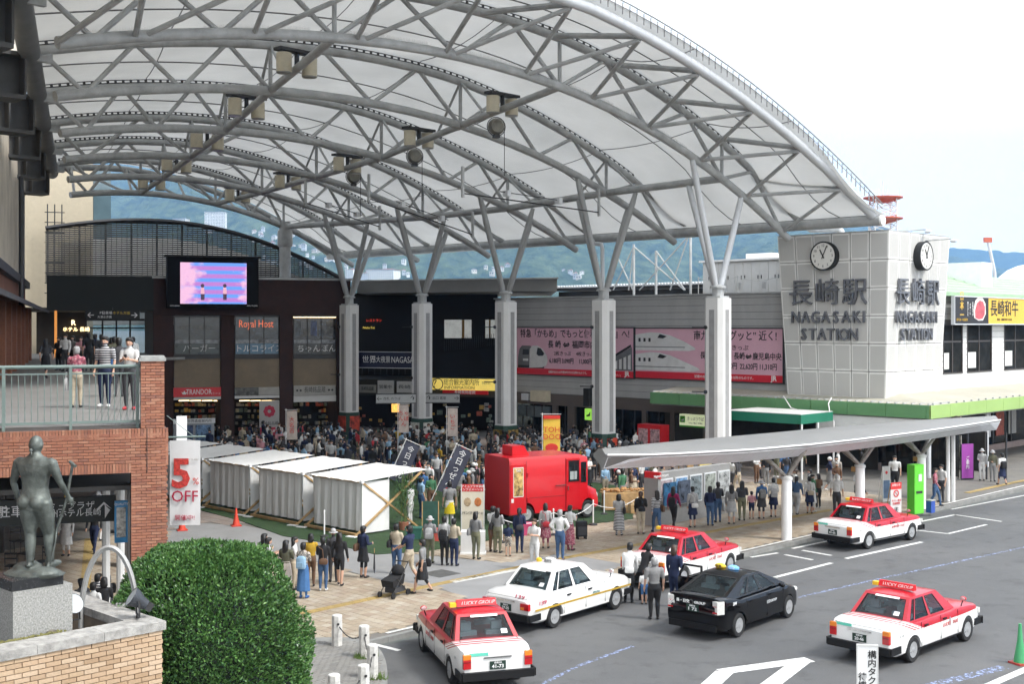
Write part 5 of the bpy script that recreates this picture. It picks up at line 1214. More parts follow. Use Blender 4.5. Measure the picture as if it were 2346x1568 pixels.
		d = (hd - el).normalized(); pm_ = hd + d * .045; mb.path([hd, hd + d * .03, hd + d * .085], [.024, .036, .03], 8); segs.append((hd + d * .03, hd + d * .09, .034, .03, 0)); hands.append((hd, d, sx))
	if extra: extra(mb, segs)
	me = mesh(name + '_raw', mb, M_black); tmp = bpy.data.objects.new('tmp', me); COL.objects.link(tmp)
	md = tmp.modifiers.new('r', 'REMESH'); md.mode = 'VOXEL'; md.voxel_size = voxel; md.use_smooth_shade = True
	sm = tmp.modifiers.new('s', 'SMOOTH'); sm.factor = .5; sm.iterations = 2
	dg = DG(); dg.update(); out = bpy.data.meshes.new_from_object(tmp.evaluated_get(dg)); bpy.data.objects.remove(tmp); bpy.data.meshes.remove(me)
	out.name = name
	# material by the nearest limb
	idx = []
	for p in out.polygons:
		c = p.center; best = 9; lb = 0
		for a, b, ra, rb, l in segs:
			if abs(c.z - (a.z + b.z) / 2) > .45: continue
			ab = b - a; t_ = max(0, min(1, (c - a).dot(ab) / max(1e-9, ab.length_squared))); q = (c - (a + ab * t_)).length - (ra + (rb - ra) * t_)
			if q < best: best = q; lb = l
		idx.append(lb)
	extra_ = MB()
	for hd, d, sx in hands:
		side = d.cross(Vector((0, 1, 0)) if abs(d.y) < .8 else Vector((0, 0, 1))).normalized(); fwd = side.cross(d)
		base = hd + d * .085; side = fwd
		for q, ln in zip((-1.5, -.5, .5, 1.5), (.058, .072, .068, .052)):
			a = base + side * q * .016; extra_.path([a - d * .02, a + d * ln * .5, a + d * ln * .85 - d.cross(side) * sx * .022], [.0095, .009, .007], 5)
		a = hd + d * .035 + side * .026; extra_.path([a, a + side * .025 + d * .02, a + side * .03 + d * .05], [.011, .010, .008], 5)
	n_f = len(extra_.f)
	for sx in (-1, 1): extra_.ell(hc + Vector((sx * .029, .083, .008)), (.012, .008, .007), 6, 4)
	n_e = len(extra_.f)
	extra_.ell(hc + Vector((0, .09, -.052)), (.02, .008, .006), 6, 3)
	# append to the mesh
	V0_ = [v.co.copy() for v in out.vertices]; F0 = [tuple(p.vertices) for p in out.polygons]; o_ = len(V0_)
	V0_ += [Vector(v) for v in extra_.v]; F0 += [tuple(o_ + i for i in f) for f in extra_.f]; idx += [0] * n_f + [4] * (n_e - n_f) + [5] * (len(extra_.f) - n_e)
	m2 = bpy.data.meshes.new(name); m2.from_pydata([v * s for v in V0_], [], F0)
	for mm_ in (M_skin, M_white, M_txt, M_dark, M_txt, M_lip): m2.materials.append(mm_)
	m2.polygons.foreach_set('material_index', idx); m2.polygons.foreach_set('use_smooth', [True] * len(idx)); m2.update(); bpy.data.meshes.remove(out)
	return m2, hc * s
M_skin = mat('skin', (.50, .30, .21), .55, 0, .06); M_lip = mat('lip', (.35, .12, .10), .5, 0, 0)
# ======================= DECK, RED BRICK WALL =======================
M_brick = rnd_mat('red_brick', [(.30, .125, .08), (.36, .155, .095), (.26, .10, .065), (.40, .20, .13), (.33, .14, .085), (.24, .11, .08)], .85, .4, 25, .22)
dk = nwthing('pedestrian_deck', 'raised pedestrian deck with red brick edge wall and corner pillar', 'deck')
WD = 26.7
nl = -6.5; n1 = on_w(322, 980, WD)[0]; n2 = on_w(377, 980, WD)[0]; n3 = on_w(384.5, 1100, WD)[0]; nj = on_w(300, 1100, WD)[0]
zD = 5.9; zt_, zb_ = on_w(100, 988, WD)[2], on_w(100, 1092, WD)[2]
M_deckf = mat('deck_floor', (.20, .195, .185), .8, 0, .12, .8, .15)
fl_ = MB(); fl_.poly([(-3.3, WD + .3, zD - .35), (n2, WD + .3, zD - .35), (n2 + .3, WD + 8, zD - .35), (4.4, 84, zD - .35), (-3.3, 84, zD - .35)], (0, 0, .35)); obj('deck_floor', fl_, M_deckf, dk)
gr_ = MB()
for i in range(11): gr_.poly([(n1 - .9 + i * .08 - .004, WD + .4, zD + .002), (n1 - .9 + i * .08 + .004, WD + .4, zD + .002), (n1 + .0 + i * .12, WD + 22, zD + .002), (n1 - .01 + i * .12, WD + 22, zD + .002)], (0, 0, .002))
obj('deck_joint', gr_, M_dark, dk)
co = MB(); co.bb((nl, WD + .03, zb_), (n3 - .02, WD + .5, zt_ - .012)); co.bb((nj + .02, WD + .03, 0), (n3 - .02, WD + 1.0, zb_)); co.bb((n1 + .02, WD + .03, zt_), (n2 - .02, WD + .58, on_w(350, 828, WD)[2]))
obj('brick_core', co, mat('mortar', (.13, .08, .065), .9, 0, .2, 3), dk)
bl, bh, bj = .205, .062, .010
B1 = mesh('brick', MB().box((0, 0, 0), (bl - bj, .05, bh - bj)), M_brick); B2 = mesh('brick', MB().box((0, 0, 0), (bh - bj, .05, bl - bj)), M_brick)
pl_ = []
def course(x0, x1, z, off):
	x = x0 - off
	while x < x1 - .01:
		a, b = max(x, x0), min(x + bl, x1)
		if b - a > .03: pl_.append(((a + b) / 2, z, b - a, bh))
		x += bl
z = zb_ + bl; r_ = 0
while z < zt_ - bl * .6: course(nl, n3 if z < zt_ - .3 else n3, z + bh / 2, (r_ % 2) * bl / 2); z += bh; r_ += 1
z = .13; r_ = 0
while z < zb_ + bl - .02: course(nj, n3, z + bh / 2, (r_ % 2) * bl / 2); z += bh; r_ += 1
z = zt_; ztop = on_w(350, 828, WD)[2]
while z < ztop - .03: course(n1, n2, z + bh / 2, (r_ % 2) * bl / 2); z += bh; r_ += 1
x = nl
while x < n3: pl_.append((x + bh / 2, zt_ - bl / 2, bh, bl)); x += bh
x = nl
while x < nj: pl_.append((x + bh / 2, zb_ + bl / 2, bh, bl)); x += bh
def score(b):
	p = Matrix.Rotation(AN, 3, 'Z') @ Vector((b[0], WD, b[1])); px = CX + F * p.x / p.y; py = HY + F * (EYE - p.z) / p.y
	return 0 if (px > -5 and py < 1250) else 1
pl_.sort(key=lambda b: (score(b), -b[1])); rest = MB()
for i, (x, z, w_, h_) in enumerate(pl_):
	dy = random.uniform(-.004, .004)
	if i < 298: o = obj('brick', B1 if w_ > h_ * 1.0 and w_ > .07 else B2, None, dk, loc=(x, WD + dy, z)); o.scale = ((w_ - bj) / (bl - bj), 1, 1) if w_ > .07 else (1, 1, 1)
	else: rest.box((x, WD + dy, z), (w_ - bj, .05, h_ - bj))
obj('brickwork', rest, M_brick, dk, kind='stuff')
obj('pillar_cap', MB().bb((n1 - .03, WD - .05, ztop), (n2 + .03, WD + .62, ztop + .07)).bb((n1, WD - .02, ztop + .07), (n2, WD + .55, ztop + .11)), mat('cap_stone', (.36, .37, .36), .8, 0, .2, 4, .3), dk)
obj('joint_cover', MB().bb((on_w(336, 1000, WD)[0], WD - .035, zb_), (on_w(337.5, 1000, WD)[0], WD - .02, zt_)), M_dark, dk)
# railing
rg = nwthing('deck_railing', 'green grey steel railing with thin balusters along the deck edge', 'railing')
M_rail = mat('rail_green', (.17, .23, .215), .45, 0, .1, 2)
zr = on_w(160, 841, WD + .25)[2]; zb2 = on_w(160, 972, WD + .25)[2]
obj('handrail', MB().path([(nl, WD + .25, zr), (n1, WD + .25, zr)], .04, 8), M_rail, rg, smooth=40)
obj('lower_rail', MB().bb((nl, WD + .22, zb2), (n1, WD + .28, zb2 + .05)).bb((nl, WD + .23, zr - .16), (n1, WD + .27, zr - .13)), M_rail, rg)
for px in (8, 162, 315): q = on_w(px, 900, WD + .25)[0]; obj('post', MB().bb((q - .03, WD + .2, zD - .1), (q + .03, WD + .3, zr)), M_rail, rg)
x = nl + .05
bal = mesh('baluster', MB().path([(0, 0, zb2), (0, 0, zr - .14)], .009, 5), M_rail)
while x < n1 - .05: obj('baluster', bal, None, rg, loc=(x, WD + .25, 0)); x += .125
# under the deck
ud = nwthing('underpass', 'shaded passage under the pedestrian deck with pillars and dark walls', 'passage')
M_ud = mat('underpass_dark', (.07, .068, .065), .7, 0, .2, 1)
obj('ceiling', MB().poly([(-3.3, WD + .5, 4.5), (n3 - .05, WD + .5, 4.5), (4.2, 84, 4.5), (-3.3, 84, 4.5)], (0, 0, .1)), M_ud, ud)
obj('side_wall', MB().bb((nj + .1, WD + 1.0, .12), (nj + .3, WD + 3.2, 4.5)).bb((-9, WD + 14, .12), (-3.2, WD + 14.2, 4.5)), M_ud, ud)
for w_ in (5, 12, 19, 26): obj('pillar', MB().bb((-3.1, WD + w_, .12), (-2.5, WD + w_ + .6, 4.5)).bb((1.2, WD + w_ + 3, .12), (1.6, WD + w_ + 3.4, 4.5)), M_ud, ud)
pp = MB(); c_ = on_w(243, 1200, WD + 6)[0]
for q in (0, .35): pp.path([(c_ + q, WD + 6, .12), (c_ + q, WD + 6, 4.5)], .1, 8)
obj('pipe', pp, M_white2, ud)
ts = MB(); a = g(192, 1500, pz + .01)
pa, pb = g(188, 1480, pz), g(203, 1230, pz); d = (pb - pa)
hs = nwthing('passage_sign', 'black hanging sign with parking mark, hotel name and white up arrow', 'sign');
a, b = on_w(-40, 1149, WD + 2.2), on_w(265, 1193, WD + 2.2); cz = (a[2] + b[2]) / 2; hh = a[2] - b[2]
obj('panel', MB().bb((a[0], WD + 2.1, b[2]), (b[0], WD + 2.3, a[2])), mat('sign_dark', (.012, .016, .014), .4, 0, .1), hs)
for s_, px, py, sz in (('P', 10, 1172, .3), ('駐車場', 40, 1172, .28), ('アミュプラザ', 152, 1160, .2), ('JR九州ホテル長崎', 155, 1176, .18), ('↑', 238, 1171, .5)):
	q = on_w(px, py, WD + 2.1); text(s_, M_wtxt, hs, (q[0], WD + 2.085, q[2] - .02), sz, RV)
q = on_w(150, 1150, WD + 2.2); obj('hanger', MB().path([(q[0], WD + 2.2, a[2]), (q[0], WD + 2.2, 4.5)], .03, 5), M_yel, hs)
bp_ = nwthing('blue_poster', 'blue framed tourist poster on the wall beside the brick pillar', 'poster')
a, b = on_w(262, 1147, WD + 1.2), on_w(292, 1241, WD + 1.2)
obj('frame', MB().bb((a[0], WD + 1.05, b[2]), (b[0], WD + 1.15, a[2])), mat('poster_sky_blue', (.05, .25, .5), .4, 0, .1), bp_)
obj('sheet', MB().bb((a[0] + .04, WD + 1.04, b[2] + .12), (b[0] - .04, WD + 1.05, a[2] - .14)), mat('poster_sheet', (.5, .5, .47), .5, 0, .6, 9), bp_); text('QUALITY', M_wtxt, bp_, ((a[0] + b[0]) / 2, WD + 1.03, a[2] - .07), .07, RV)
tb_ = MB(); pa = g(186, 1480, pz); pb = g(204, 1235, pz); dd = pb - pa; ang = math.atan2(dd.y, dd.x); n_ = int(dd.length / .3)
for i in range(n_):
	c = pa + dd * (i + .5) / n_; tb_.box((c.x, c.y, pz + .006), (.29, .3, .012), ang)
	for q in (-.1, 0, .1): e = c + Vector((-dd.y, dd.x, 0)).normalized() * q; tb_.box((e.x, e.y, pz + .015), (.25, .03, .006), ang)
obj('tactile_strip', tb_, M_tac, kind='structure')
# café chairs and table silhouettes under the deck
def cafe_chair(x, y, rz, label):
	t = thing('cafe_chair', label, 'chair', (x, y, pz), rz, group='cafe chairs under the deck')
	obj('seat', MB().box((0, 0, .45), (.4, .4, .03)), M_dark, t); b = MB(); b.box((0, -.19, .85), (.38, .02, .06)); b.box((0, -.19, .7), (.38, .02, .04)); obj('backrest', b, M_dark, t)
	for sx in (-1, 1):
		for sy in (-1, 1): obj('leg', MB().path([(sx * .18, sy * .18, 0), (sx * .18, sy * .18, .45 if sy > 0 else .88)], .012, 5), M_dark, t)
for i, (px, py) in enumerate(((30, 1330), (60, 1300), (95, 1320), (40, 1270))):
	c = g(px, py, pz); cafe_chair(c.x, c.y, i * 1.3, ['dark metal cafe chair left of the statue legs', 'dark metal cafe chair behind the statue', 'dark metal cafe chair right of the statue knees', 'dark metal cafe chair at the back by the table'][i])
c = g(105, 1275, pz); t = thing('cafe_table', 'round dark cafe table in the shade behind the statue', 'table', (c.x, c.y, pz)); obj('top', MB().lathe([(.45, .72), (.45, .75)], 20), M_dark, t); obj('leg', MB().path([(0, 0, 0), (0, 0, .72)], .03, 6), M_dark, t)
# ======================= PLANTER AND STATUE =======================
plt = uvthing('brick_planter', 'tan brick planter wall with weathered granite coping, bottom left', 'planter')
ZP = 3.5; C_ = guv(370, 1424, ZP); CUu, CVv = C_[0], C_[1]
M_tanb = rnd_mat('tan_brick', [(.39, .27, .17), (.45, .32, .21), (.34, .23, .14), (.48, .36, .25), (.41, .29, .18)], .85, .35, 25, .15)
M_gran = mat('weathered_granite', (.36, .35, .33), .85, 0, .35, 6, .5, 60)
L_ = 8.0
obj('core', MB().bb((CUu - .35, CVv - L_, 0), (CUu - .03, CVv, ZP - .13)).bb((CUu - 5, CVv - .35, 0), (CUu - .35, CVv - .03, ZP - .13)), mat('tan_mortar', (.25, .2, .15), .9, 0, .2, 4), plt)
rest = MB(); bl2, bh2 = .227, .073; T1 = mesh('brick', MB().box((0, 0, 0), (.05, bl2 - .012, bh2 - .012)), M_tanb); cnt = 0; z = ZP - .13; r_ = 0
while z > .1:
	x = CVv - (r_ % 2) * bl2 / 2
	if r_ % 2: rest.box((CUu, CVv - bl2 / 4, z - bh2 / 2), (.05, bl2 / 2 - .012, bh2 - .012))
	while x > CVv - L_:
		c = (CUu + random.uniform(-.004, .004), x - bl2 / 2, z - bh2 / 2)
		if cnt < 295 and x > CVv - 5.0 and z > 1.9: obj('brick', T1, None, plt, loc=c); cnt += 1
		else: rest.box(c, (.05, bl2 - .012, bh2 - .012))
		x -= bl2
	z -= bh2; r_ += 1
z = ZP - .13; r_ = 0
while z > .1:
	x = CUu - (r_ % 2) * bl2 / 2
	while x > CUu - 5: rest.box((x - bl2 / 2, CVv, z - bh2 / 2), (bl2 - .012, .05, bh2 - .012)); x -= bl2
	z -= bh2; r_ += 1
obj('brickwork', rest, M_tanb, plt, kind='stuff')
x = CVv + .05; k = 0
while x > CVv - L_: obj('coping_stone', MB().bb((CUu - .42, x - 1.0 + .006, ZP - .13), (CUu + .05, x, ZP)), M_gran, plt); x -= 1.0
x = CUu - .43
while x > CUu - 5: obj('coping_stone', MB().bb((x - .994, CVv - .38, ZP - .13), (x, CVv + .05, ZP - .004)), M_gran, plt); x -= 1.0
obj('soil', MB().bb((CUu - 5, CVv - L_, ZP - 1.0), (CUu - .36, CVv - .36, ZP - .75)), mat('planter_dark', (.03, .03, .032), .9, 0, .3), plt)
ms_ = MB(); random.seed(4)
for i in range(220):
	q = random.choice([(-.2 - random.random() * 3.6, .0)]); v_ = CVv - 1.3 - random.random() * 1.3
	ms_.ell((CUu - .42 - abs(random.gauss(0, .04)), v_, ZP + .005), (.02, .02, .015), 5, 3)
obj('moss_tuft', ms_, mat('moss', (.16, .15, .05), .95, 0, .5, 20), plt, kind='stuff')
# pedestal, rotated box
U1 = CUu - .62; va1, va2 = on_u(30, 1400, U1)[1], on_u(166, 1400, U1)[1]; dP = .95; hP = on_u(100, 1348, U1)[2] - 3.0
pw = Matrix.Rotation(AU, 3, 'Z') @ Vector((U1 - dP / 2, (va1 + va2) / 2, 3.0)); YP = pw.y - .05
pd = thing('statue_pedestal', 'speckled granite block with black slab under the bronze statue', 'pedestal', pw, AU)
M_speck = mat('speckled_granite', (.30, .30, .285), .7, 0, .45, 40, .1); obj('block', MB().box((0, 0, hP / 2), (dP, va2 - va1, hP)), M_speck, pd)
st_ = MB(); st_.ell((dP / 2 + .001, .12, .42), (.004, .12, .1), 10, 5); obj('stain', st_, mat('rust_stain', (.17, .15, .12), .9, 0, .5, 12), pd)
obj('black_slab', MB().box((0, -.06, hP + .075), (.86, va2 - va1 - .12, .15)), mat('black_granite', (.02, .021, .023), .25, 0, .2, 20), pd)
M_bronze = mat('bronze', (.115, .13, .118), .5, .35, .45, 5, .3, 30)
def st_extra(mb, segs):
	mb.ell((0, -.02, .0), (.36, .24, .06), 14, 6); mb.ell((-.12, .05, .04), (.18, .16, .09), 10, 6); mb.ell((.16, -.08, .03), (.18, .15, .07), 10, 6)
	mb.ell((-.075, -.09, .86), (.085, .075, .09), 10, 6); mb.ell((.075, -.09, .86), (.085, .075, .09), 10, 6)
	mb.ell((-.09, -.045, 1.24), (.08, .06, .11), 10, 6); mb.ell((.09, -.045, 1.24), (.08, .06, .11), 10, 6); mb.ell((-.17, 0, 1.335), (.07, .065, .06), 8, 5); mb.ell((.17, 0, 1.335), (.07, .065, .06), 8, 5)
me_, hc_ = figure('body', 1.97, hips=.150, shoulders=.205, legs=((-.03, -.05, .06), (.12, .10, .05)), knees=((-.06, .0, .48), (.10, .10, .47)), arms=[((-.29, .02, 1.09), (-.24, .05, .86)), ((.27, .05, 1.10), (.30, .17, .90))], sleeve='none', voxel=.014, extra=st_extra, build=1.18)
for i in range(len(me_.materials)): me_.materials[i] = M_bronze
ZS = 3.0 + hP + .15; me_.transform(Matrix.Diagonal((1.16, 1.08, 1.04, 1)))
sta = thing('bronze_statue', 'green bronze figure of a bare-backed worker holding a long shovel, seen from behind', 'statue', ((78 - CX) / F * YP, YP + .05, ZS), R(-14))
obj('body', me_, None, sta)
hb_ = MB(); hb_.lathe([(.088, 0), (.096, .02), (.088, .04)], 14, (0, hc_.y - .005, hc_.z + .02)); hb_.ell((0, hc_.y - .12, hc_.z - .0), (.03, .03, .03), 8, 5); hb_.path([(0, hc_.y - .12, hc_.z), (.02, hc_.y - .13, hc_.z - .1)], [.02, .008], 6)
obj('headband', hb_, M_bronze, sta, smooth=True)
lc = MB(); rr = [(1.08, .165, .125), (1.0, .19, .15), (.9, .195, .16), (.8, .195, .15)]
lc.loft([[Vector((rx * math.cos(2 * math.pi * j / 24) * (1 + .02 * math.cos(j * 3)), ry * math.sin(2 * math.pi * j / 24) - .01, z * 1.19)) for j in range(24)] for z, rx, ry in rr], cap=False)
obj('loincloth', lc, M_bronze, sta, smooth=True)
sh_ = MB(); hnd = Vector((.37, .22, 1.05)); top_ = hnd + Vector((.10, .02, .56)); bot_ = hnd - Vector((.16, .05, .52))
sh_.path([bot_, hnd, top_], .022, 8); sh_.path([top_ + Vector((-.08, .05, .03)), top_ + Vector((.08, -.05, -.02))], .025, 8)
dv = (top_ - bot_).normalized(); sd_ = Vector((.75, -.6, 0)) ; sd_ = (sd_ - dv * sd_.dot(dv)).normalized(); nn = dv.cross(sd_)
bp = [bot_ + sd_ * x + dv * y for x, y in ((-.04, .08), (.04, .08), (.10, -.05), (.11, -.45), (.0, -.54), (-.11, -.45), (-.10, -.05))]
sh_.poly([p - nn * .01 for p in bp], nn * .02); obj('shovel', sh_, M_bronze, sta, smooth=40)
# metal arch and floodlights
ar_ = thing('metal_arch', 'double arched steel band standing behind the planter wall', 'arch', on_y(250, 1420, 19.6)); ar_.location.z = 2.6
def band(mb, pts, w_, t_):
	for a, b in zip(pts[:-1], pts[1:]): mb.bar(a, b, w_, t_)
for dx, dy_, m_ in ((0, 0, M_steel), (.12, -.35, mat('arch_bright', (.42, .42, .41), .35, .3, .2, 3))):
	mb = MB(); P_ = []
	for px, py in [(250 + (62 if dx == 0 else 66) * math.cos(R(180 - 7.5 * i_)), 1440 - (182 if dx == 0 else 186) * math.sin(R(7.5 * i_)) ** .9) for i_ in range(25)]:
		q = on_y(px, py, 19.6 + dy_) - Vector(ar_.location); P_.append(q)
	P2_ = [];
	for i in range(len(P_) - 1): P2_ += [P_[i], (P_[i] + P_[i + 1]) / 2]
	P2_.append(P_[-1]); mb.path(P2_, .028 if dx == 0 else .034, 6); obj('band', mb, m_, ar_, smooth=40)
def floodlight(label, P_, rz, tilt):
	t = thing('floodlight', label, 'floodlight', P_, rz, group='floodlights round the statue')
	M_ = Matrix.Rotation(tilt, 3, 'X'); rings = []
	mb = MB()
	prof = [(.03, -.16), (.08, -.15), (.10, -.04), (.14, .04), (.155, .12), (.15, .12), (.12, .05)]
	for r_, y_ in prof: rings.append([M_ @ Vector((r_ * math.cos(2 * math.pi * j / 16), y_, r_ * math.sin(2 * math.pi * j / 16))) + Vector((0, 0, .28)) for j in range(16)])
	mb.loft(rings, cap=True); obj('lamp_head', mb, mat('lamp_dark', (.05, .055, .065), .45, .2, .1), t, smooth=40)
	gl2 = MB(); gl2.loft([[M_ @ Vector((r_ * math.cos(2 * math.pi * j / 16), .115, r_ * math.sin(2 * math.pi * j / 16))) + Vector((0, 0, .28)) for j in range(16)] for r_ in (.001, .148)], cap=False); obj('lens', gl2, mat('lens', (.4, .42, .42), .15, 0, 0), t)
	b = MB(); b.bar((-.15, 0, .05), (-.15, 0, .3), .03, .01); b.bar((.15, 0, .05), (.15, 0, .3), .03, .01); b.box((0, 0, .05), (.33, .03, .015)); b.path([(0, 0, 0), (0, 0, .05)], .03, 6); obj('bracket', b, M_dark, t)
	f_ = MB()
	for i in range(6): f_.box(M_ @ Vector((-.06 + i * .024, -.2, 0)) + Vector((0, 0, .28)), (.008, .09, .13), 0, 0, M_)
	obj('cooling_fin', f_, M_dark, t)
p = uv(g(322, 1416, ZP)); w3 = g(316, 1418, ZP); floodlight('dark floodlight clamped on the granite coping corner, aimed at the statue', (w3.x, w3.y, ZP), R(115), R(35))
w3 = on_y(162, 1400, 18.6); floodlight('white lensed floodlight just right of the statue pedestal', (w3.x, w3.y, ZP - .05), R(-130), R(25))
wb_ = g(175, 1422, ZP); wl_ = MB(); wl_.box((0, 0, .02), (1.0, .08, .05), R(-8)); t = obj('wall_light', wl_, M_white2, None, loc=(wb_.x + .8, wb_.y + .9, ZP), label='slim white strip light lying on the planter coping', cat='light')
# ======================= BUSH =======================
bu = thing('round_bush', 'big dense dome shaped evergreen bush behind the planter', 'bush', on_y(472, 1245, 20.6)); BX, BY = bu.location.x, bu.location.y
ztb = bu.location.z; bu.location.z = 0
prof = [(0, 0), (.06, .55), (.16, .85), (.38, 1.16), (.75, 1.42), (1.15, 1.60), (1.6, 1.70), (2.2, 1.74), (2.9, 1.72), (3.6, 1.55), (4.1, 1.1)]
def brad(dz):
	for (a, b), (c, d) in zip(prof[:-1], prof[1:]):
		if a <= dz <= c: return b + (d - b) * (dz - a) / (c - a)
	return 1.0
random.seed(17); lf = MB(); from mathutils import noise as mn
leafs = 46000
for i in range(leafs):
	dz = random.random() ** 1.0 * 3.0;
	if random.random() < .16: dz = random.random() * .35
	th = random.uniform(-math.pi * 1.15, .15) if random.random() < .85 else random.uniform(-math.pi, math.pi); r_ = brad(dz) * (math.sqrt(random.random()) if dz < .05 else 1)
	nv_ = mn.noise(Vector((math.cos(th) * 2.2, math.sin(th) * 2.2, dz * 1.5))) * .12 + mn.noise(Vector((math.cos(th) * 9, math.sin(th) * 9, dz * 6))) * .09
	dep = abs(random.gauss(0, .07)); rr_ = max(0, r_ + nv_ - dep)
	p = Vector((math.cos(th) * rr_, math.sin(th) * rr_, ztb - dz + nv_ * .5)); out = Vector((math.cos(th), math.sin(th), .5 + 1.2 * max(0, 1 - dz / 1.3))).normalized()
	d = (out + Vector((random.gauss(0, .55), random.gauss(0, .55), random.gauss(.15, .5)))).normalized(); s_ = d.cross(Vector((random.gauss(0, 1), random.gauss(0, 1), random.gauss(0, 1)))).normalized(); L2 = random.uniform(.05, .085); W2 = L2 * .27; nm = d.cross(s_)
	lf.add([p, p + d * L2 * .5 + s_ * W2 + nm * .008, p + d * L2, p + d * L2 * .5 - s_ * W2 + nm * .008], [(0, 1, 2), (0, 2, 3)])
M_leaf = rnd_mat('bush_leaf', [(.035, .09, .025), (.07, .16, .04), (.045, .12, .035), (.12, .23, .06), (.06, .14, .04)], .38, 0, 8, .35)
obj('foliage', lf, M_leaf, bu, kind='stuff')
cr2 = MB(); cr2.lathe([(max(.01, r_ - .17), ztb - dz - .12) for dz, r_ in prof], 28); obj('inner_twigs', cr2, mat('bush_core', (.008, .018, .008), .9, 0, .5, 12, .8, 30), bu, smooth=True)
tk = MB(); tk.path([(0, 0, 0), (.02, 0, .6)], [.09, .07], 8); obj('trunk', tk, mat('bark', (.08, .06, .045), .9, 0, .3, 5), bu)
# ======================= BOLLARDS, CONES =======================
M_bol = mat('bollard_white', (.60, .59, .56), .7, 0, .25, 5, .2)
def bollard(px, py, hz, label):
	p = g(px, py, hz); t = thing('bollard', label, 'bollard', (p.x, p.y, hz), random.uniform(0, .6), group='white chained bollards at the kerb corner')
	obj('post', MB().lathe([(.135, 0), (.13, .6), (.13, .74), (.12, .76), (.001, .78)], 8), M_bol, t)
	ey = MB(); ey.lathe([(.03, -.02), (.03, .02)], 8, (0, -.125, .56), 'Y'); obj('eye', ey, M_dark, t); return p
bs_ = [bollard(772, 1481, .12, 'white octagonal bollard farthest from the camera at the kerb corner'), bollard(834, 1508, .12, 'white bollard with weeds at its foot, second along the kerb corner'), bollard(853, 1556, .12, 'white bollard third along the kerb corner, right of the others'), bollard(833, 1608, .12, 'white bollard cut by the bottom of the frame'), bollard(765, 1632, .12, 'white bollard top just showing at the bottom edge')]
ch = MB()
for a, b in zip(bs_[:-1], bs_[1:]):
	for i in range(18):
		s1, s2 = i / 18, (i + 1) / 18; z1, z2 = [.68 - .22 * 4 * s_ * (1 - s_) for s_ in (s1, s2)]
		p1, p2 = a.lerp(b, s1), a.lerp(b, s2); ch.path([(p1.x, p1.y, z1), (p2.x, p2.y, z2)], .011 if i % 2 else .016, 5)
obj('bollard_chain', ch, M_dark, None, label='rusty chain hanging between the white bollards', cat='chain')
gt = MB(); random.seed(8)
for bx in (bs_[1], bs_[2]):
	for i in range(160):
		a = random.uniform(0, 6.3); r_ = random.uniform(.1, .3); x, y = bx.x + .05 + r_ * math.cos(a), bx.y - .08 + r_ * math.sin(a) * .6; h_ = random.uniform(.05, .2); lx, ly = random.gauss(0, .05), random.gauss(0, .05)
		gt.add([(x - .008, y, .12), (x + .008, y, .12), (x + lx, y + ly, .12 + h_)], [(0, 1, 2)])
obj('weeds', gt, mat('weed_green', (.10, .17, .03), .8, 0, .4, 30), kind='stuff')
def cone(px, py, label, body=(.62, .06, .03), base=(.5, .05, .03), hz=pz, h_=.7):
	p = g(px, py, hz); t = thing('traffic_cone', label, 'cone', (p.x, p.y, hz), .4)
	obj('body', MB().lathe([(.15, .03), (.06, h_ * .62), (.035, h_), (.001, h_)], 16), mat('cone%.2f' % body[0], body, .5, 0, .08, 5), t, smooth=40); obj('base', MB().box((0, 0, .02), (.38, .38, .04)), mat('coneb%.2f' % base[0], base, .6, 0, .2), t)
cone(541, 1206, 'red traffic cone in front of the white market tents'); cone(417, 1216, 'red traffic cone under the five percent banner'); cone(2337, 1522, 'green traffic cone with red base at the right edge', (.05, .30, .12), (.35, .04, .03), 0, .95)
# ======================= BANNERS =======================
def five_banner():
	YB = 27.2; a, b = on_y(389, 1010, YB), on_y(459, 1204, YB); w_, h_ = b[0] - a[0], a[2] - b[2]
	t = thing('sale_banner', 'tall white hanging banner with red five percent off lettering', 'banner', ((a[0] + b[0]) / 2, YB, (a[2] + b[2]) / 2), 0)
	vs_ = []; nx = 10; ny = 14
	for i in range(ny + 1):
		for j in range(nx + 1): vs_.append((-w_ / 2 + w_ * j / nx, .012 * math.sin(j * .9 + i * .5) * (i / ny), h_ / 2 - h_ * i / ny))
	mb = MB().add(vs_, [(i * (nx + 1) + j, (i + 1) * (nx + 1) + j, (i + 1) * (nx + 1) + j + 1, i * (nx + 1) + j + 1) for i in range(ny) for j in range(nx)])
	obj('cloth', mb, mat('banner_white', (.72, .72, .72), .7, 0, .03), t, smooth=True)
	text('5', mat('coral_print', (.62, .06, .05), .5, 0, .5, 14), t, (-.08, -.03, .18), .88, RV, off=.03); text('%', mat('coral_print', (1, 1, 1)), t, (.245, -.03, .03), .22, RV); text('OFF', mat('crimson_print', (.42, .01, .05), .5, 0, 0), t, (0, -.03, -.31), .36, RV, width=.64); text('開催中!', mat('crimson_print', (1, 1, 1)), t, (0, -.03, -.78), .13, RV, width=.46); text('ﾌﾟﾗｽ AMU', M_psign, t, (.2, -.03, .52), .05, RV)
	pl = thing('banner_bracket', 'dark green pipe arm on the brick pillar carrying the sale banners', 'bracket', ((a[0] + b[0]) / 2, YB, a[2] + .05)); obj('arm', MB().path([(-.4, 0, .02), (.45, 0, .04)], .022, 8), M_rail, pl, smooth=40); obj('stay', MB().path([(-.4, 0, .5), (.2, 0, .04)], .008, 5), M_rail, pl)
	t2 = thing('sale_banner', 'second white sale banner mostly hidden behind the brick pillar', 'banner', (a[0] - .06, YB + 1.2, (a[2] + b[2]) / 2 + .25), R(30)); obj('cloth', MB().box((0, 0, 0), (.24, .01, 2.3)), mat('banner_white', (1, 1, 1)), t2); text('%', mat('coral_print', (1, 1, 1)), t2, (.18, -.02, .3), .2, RV)
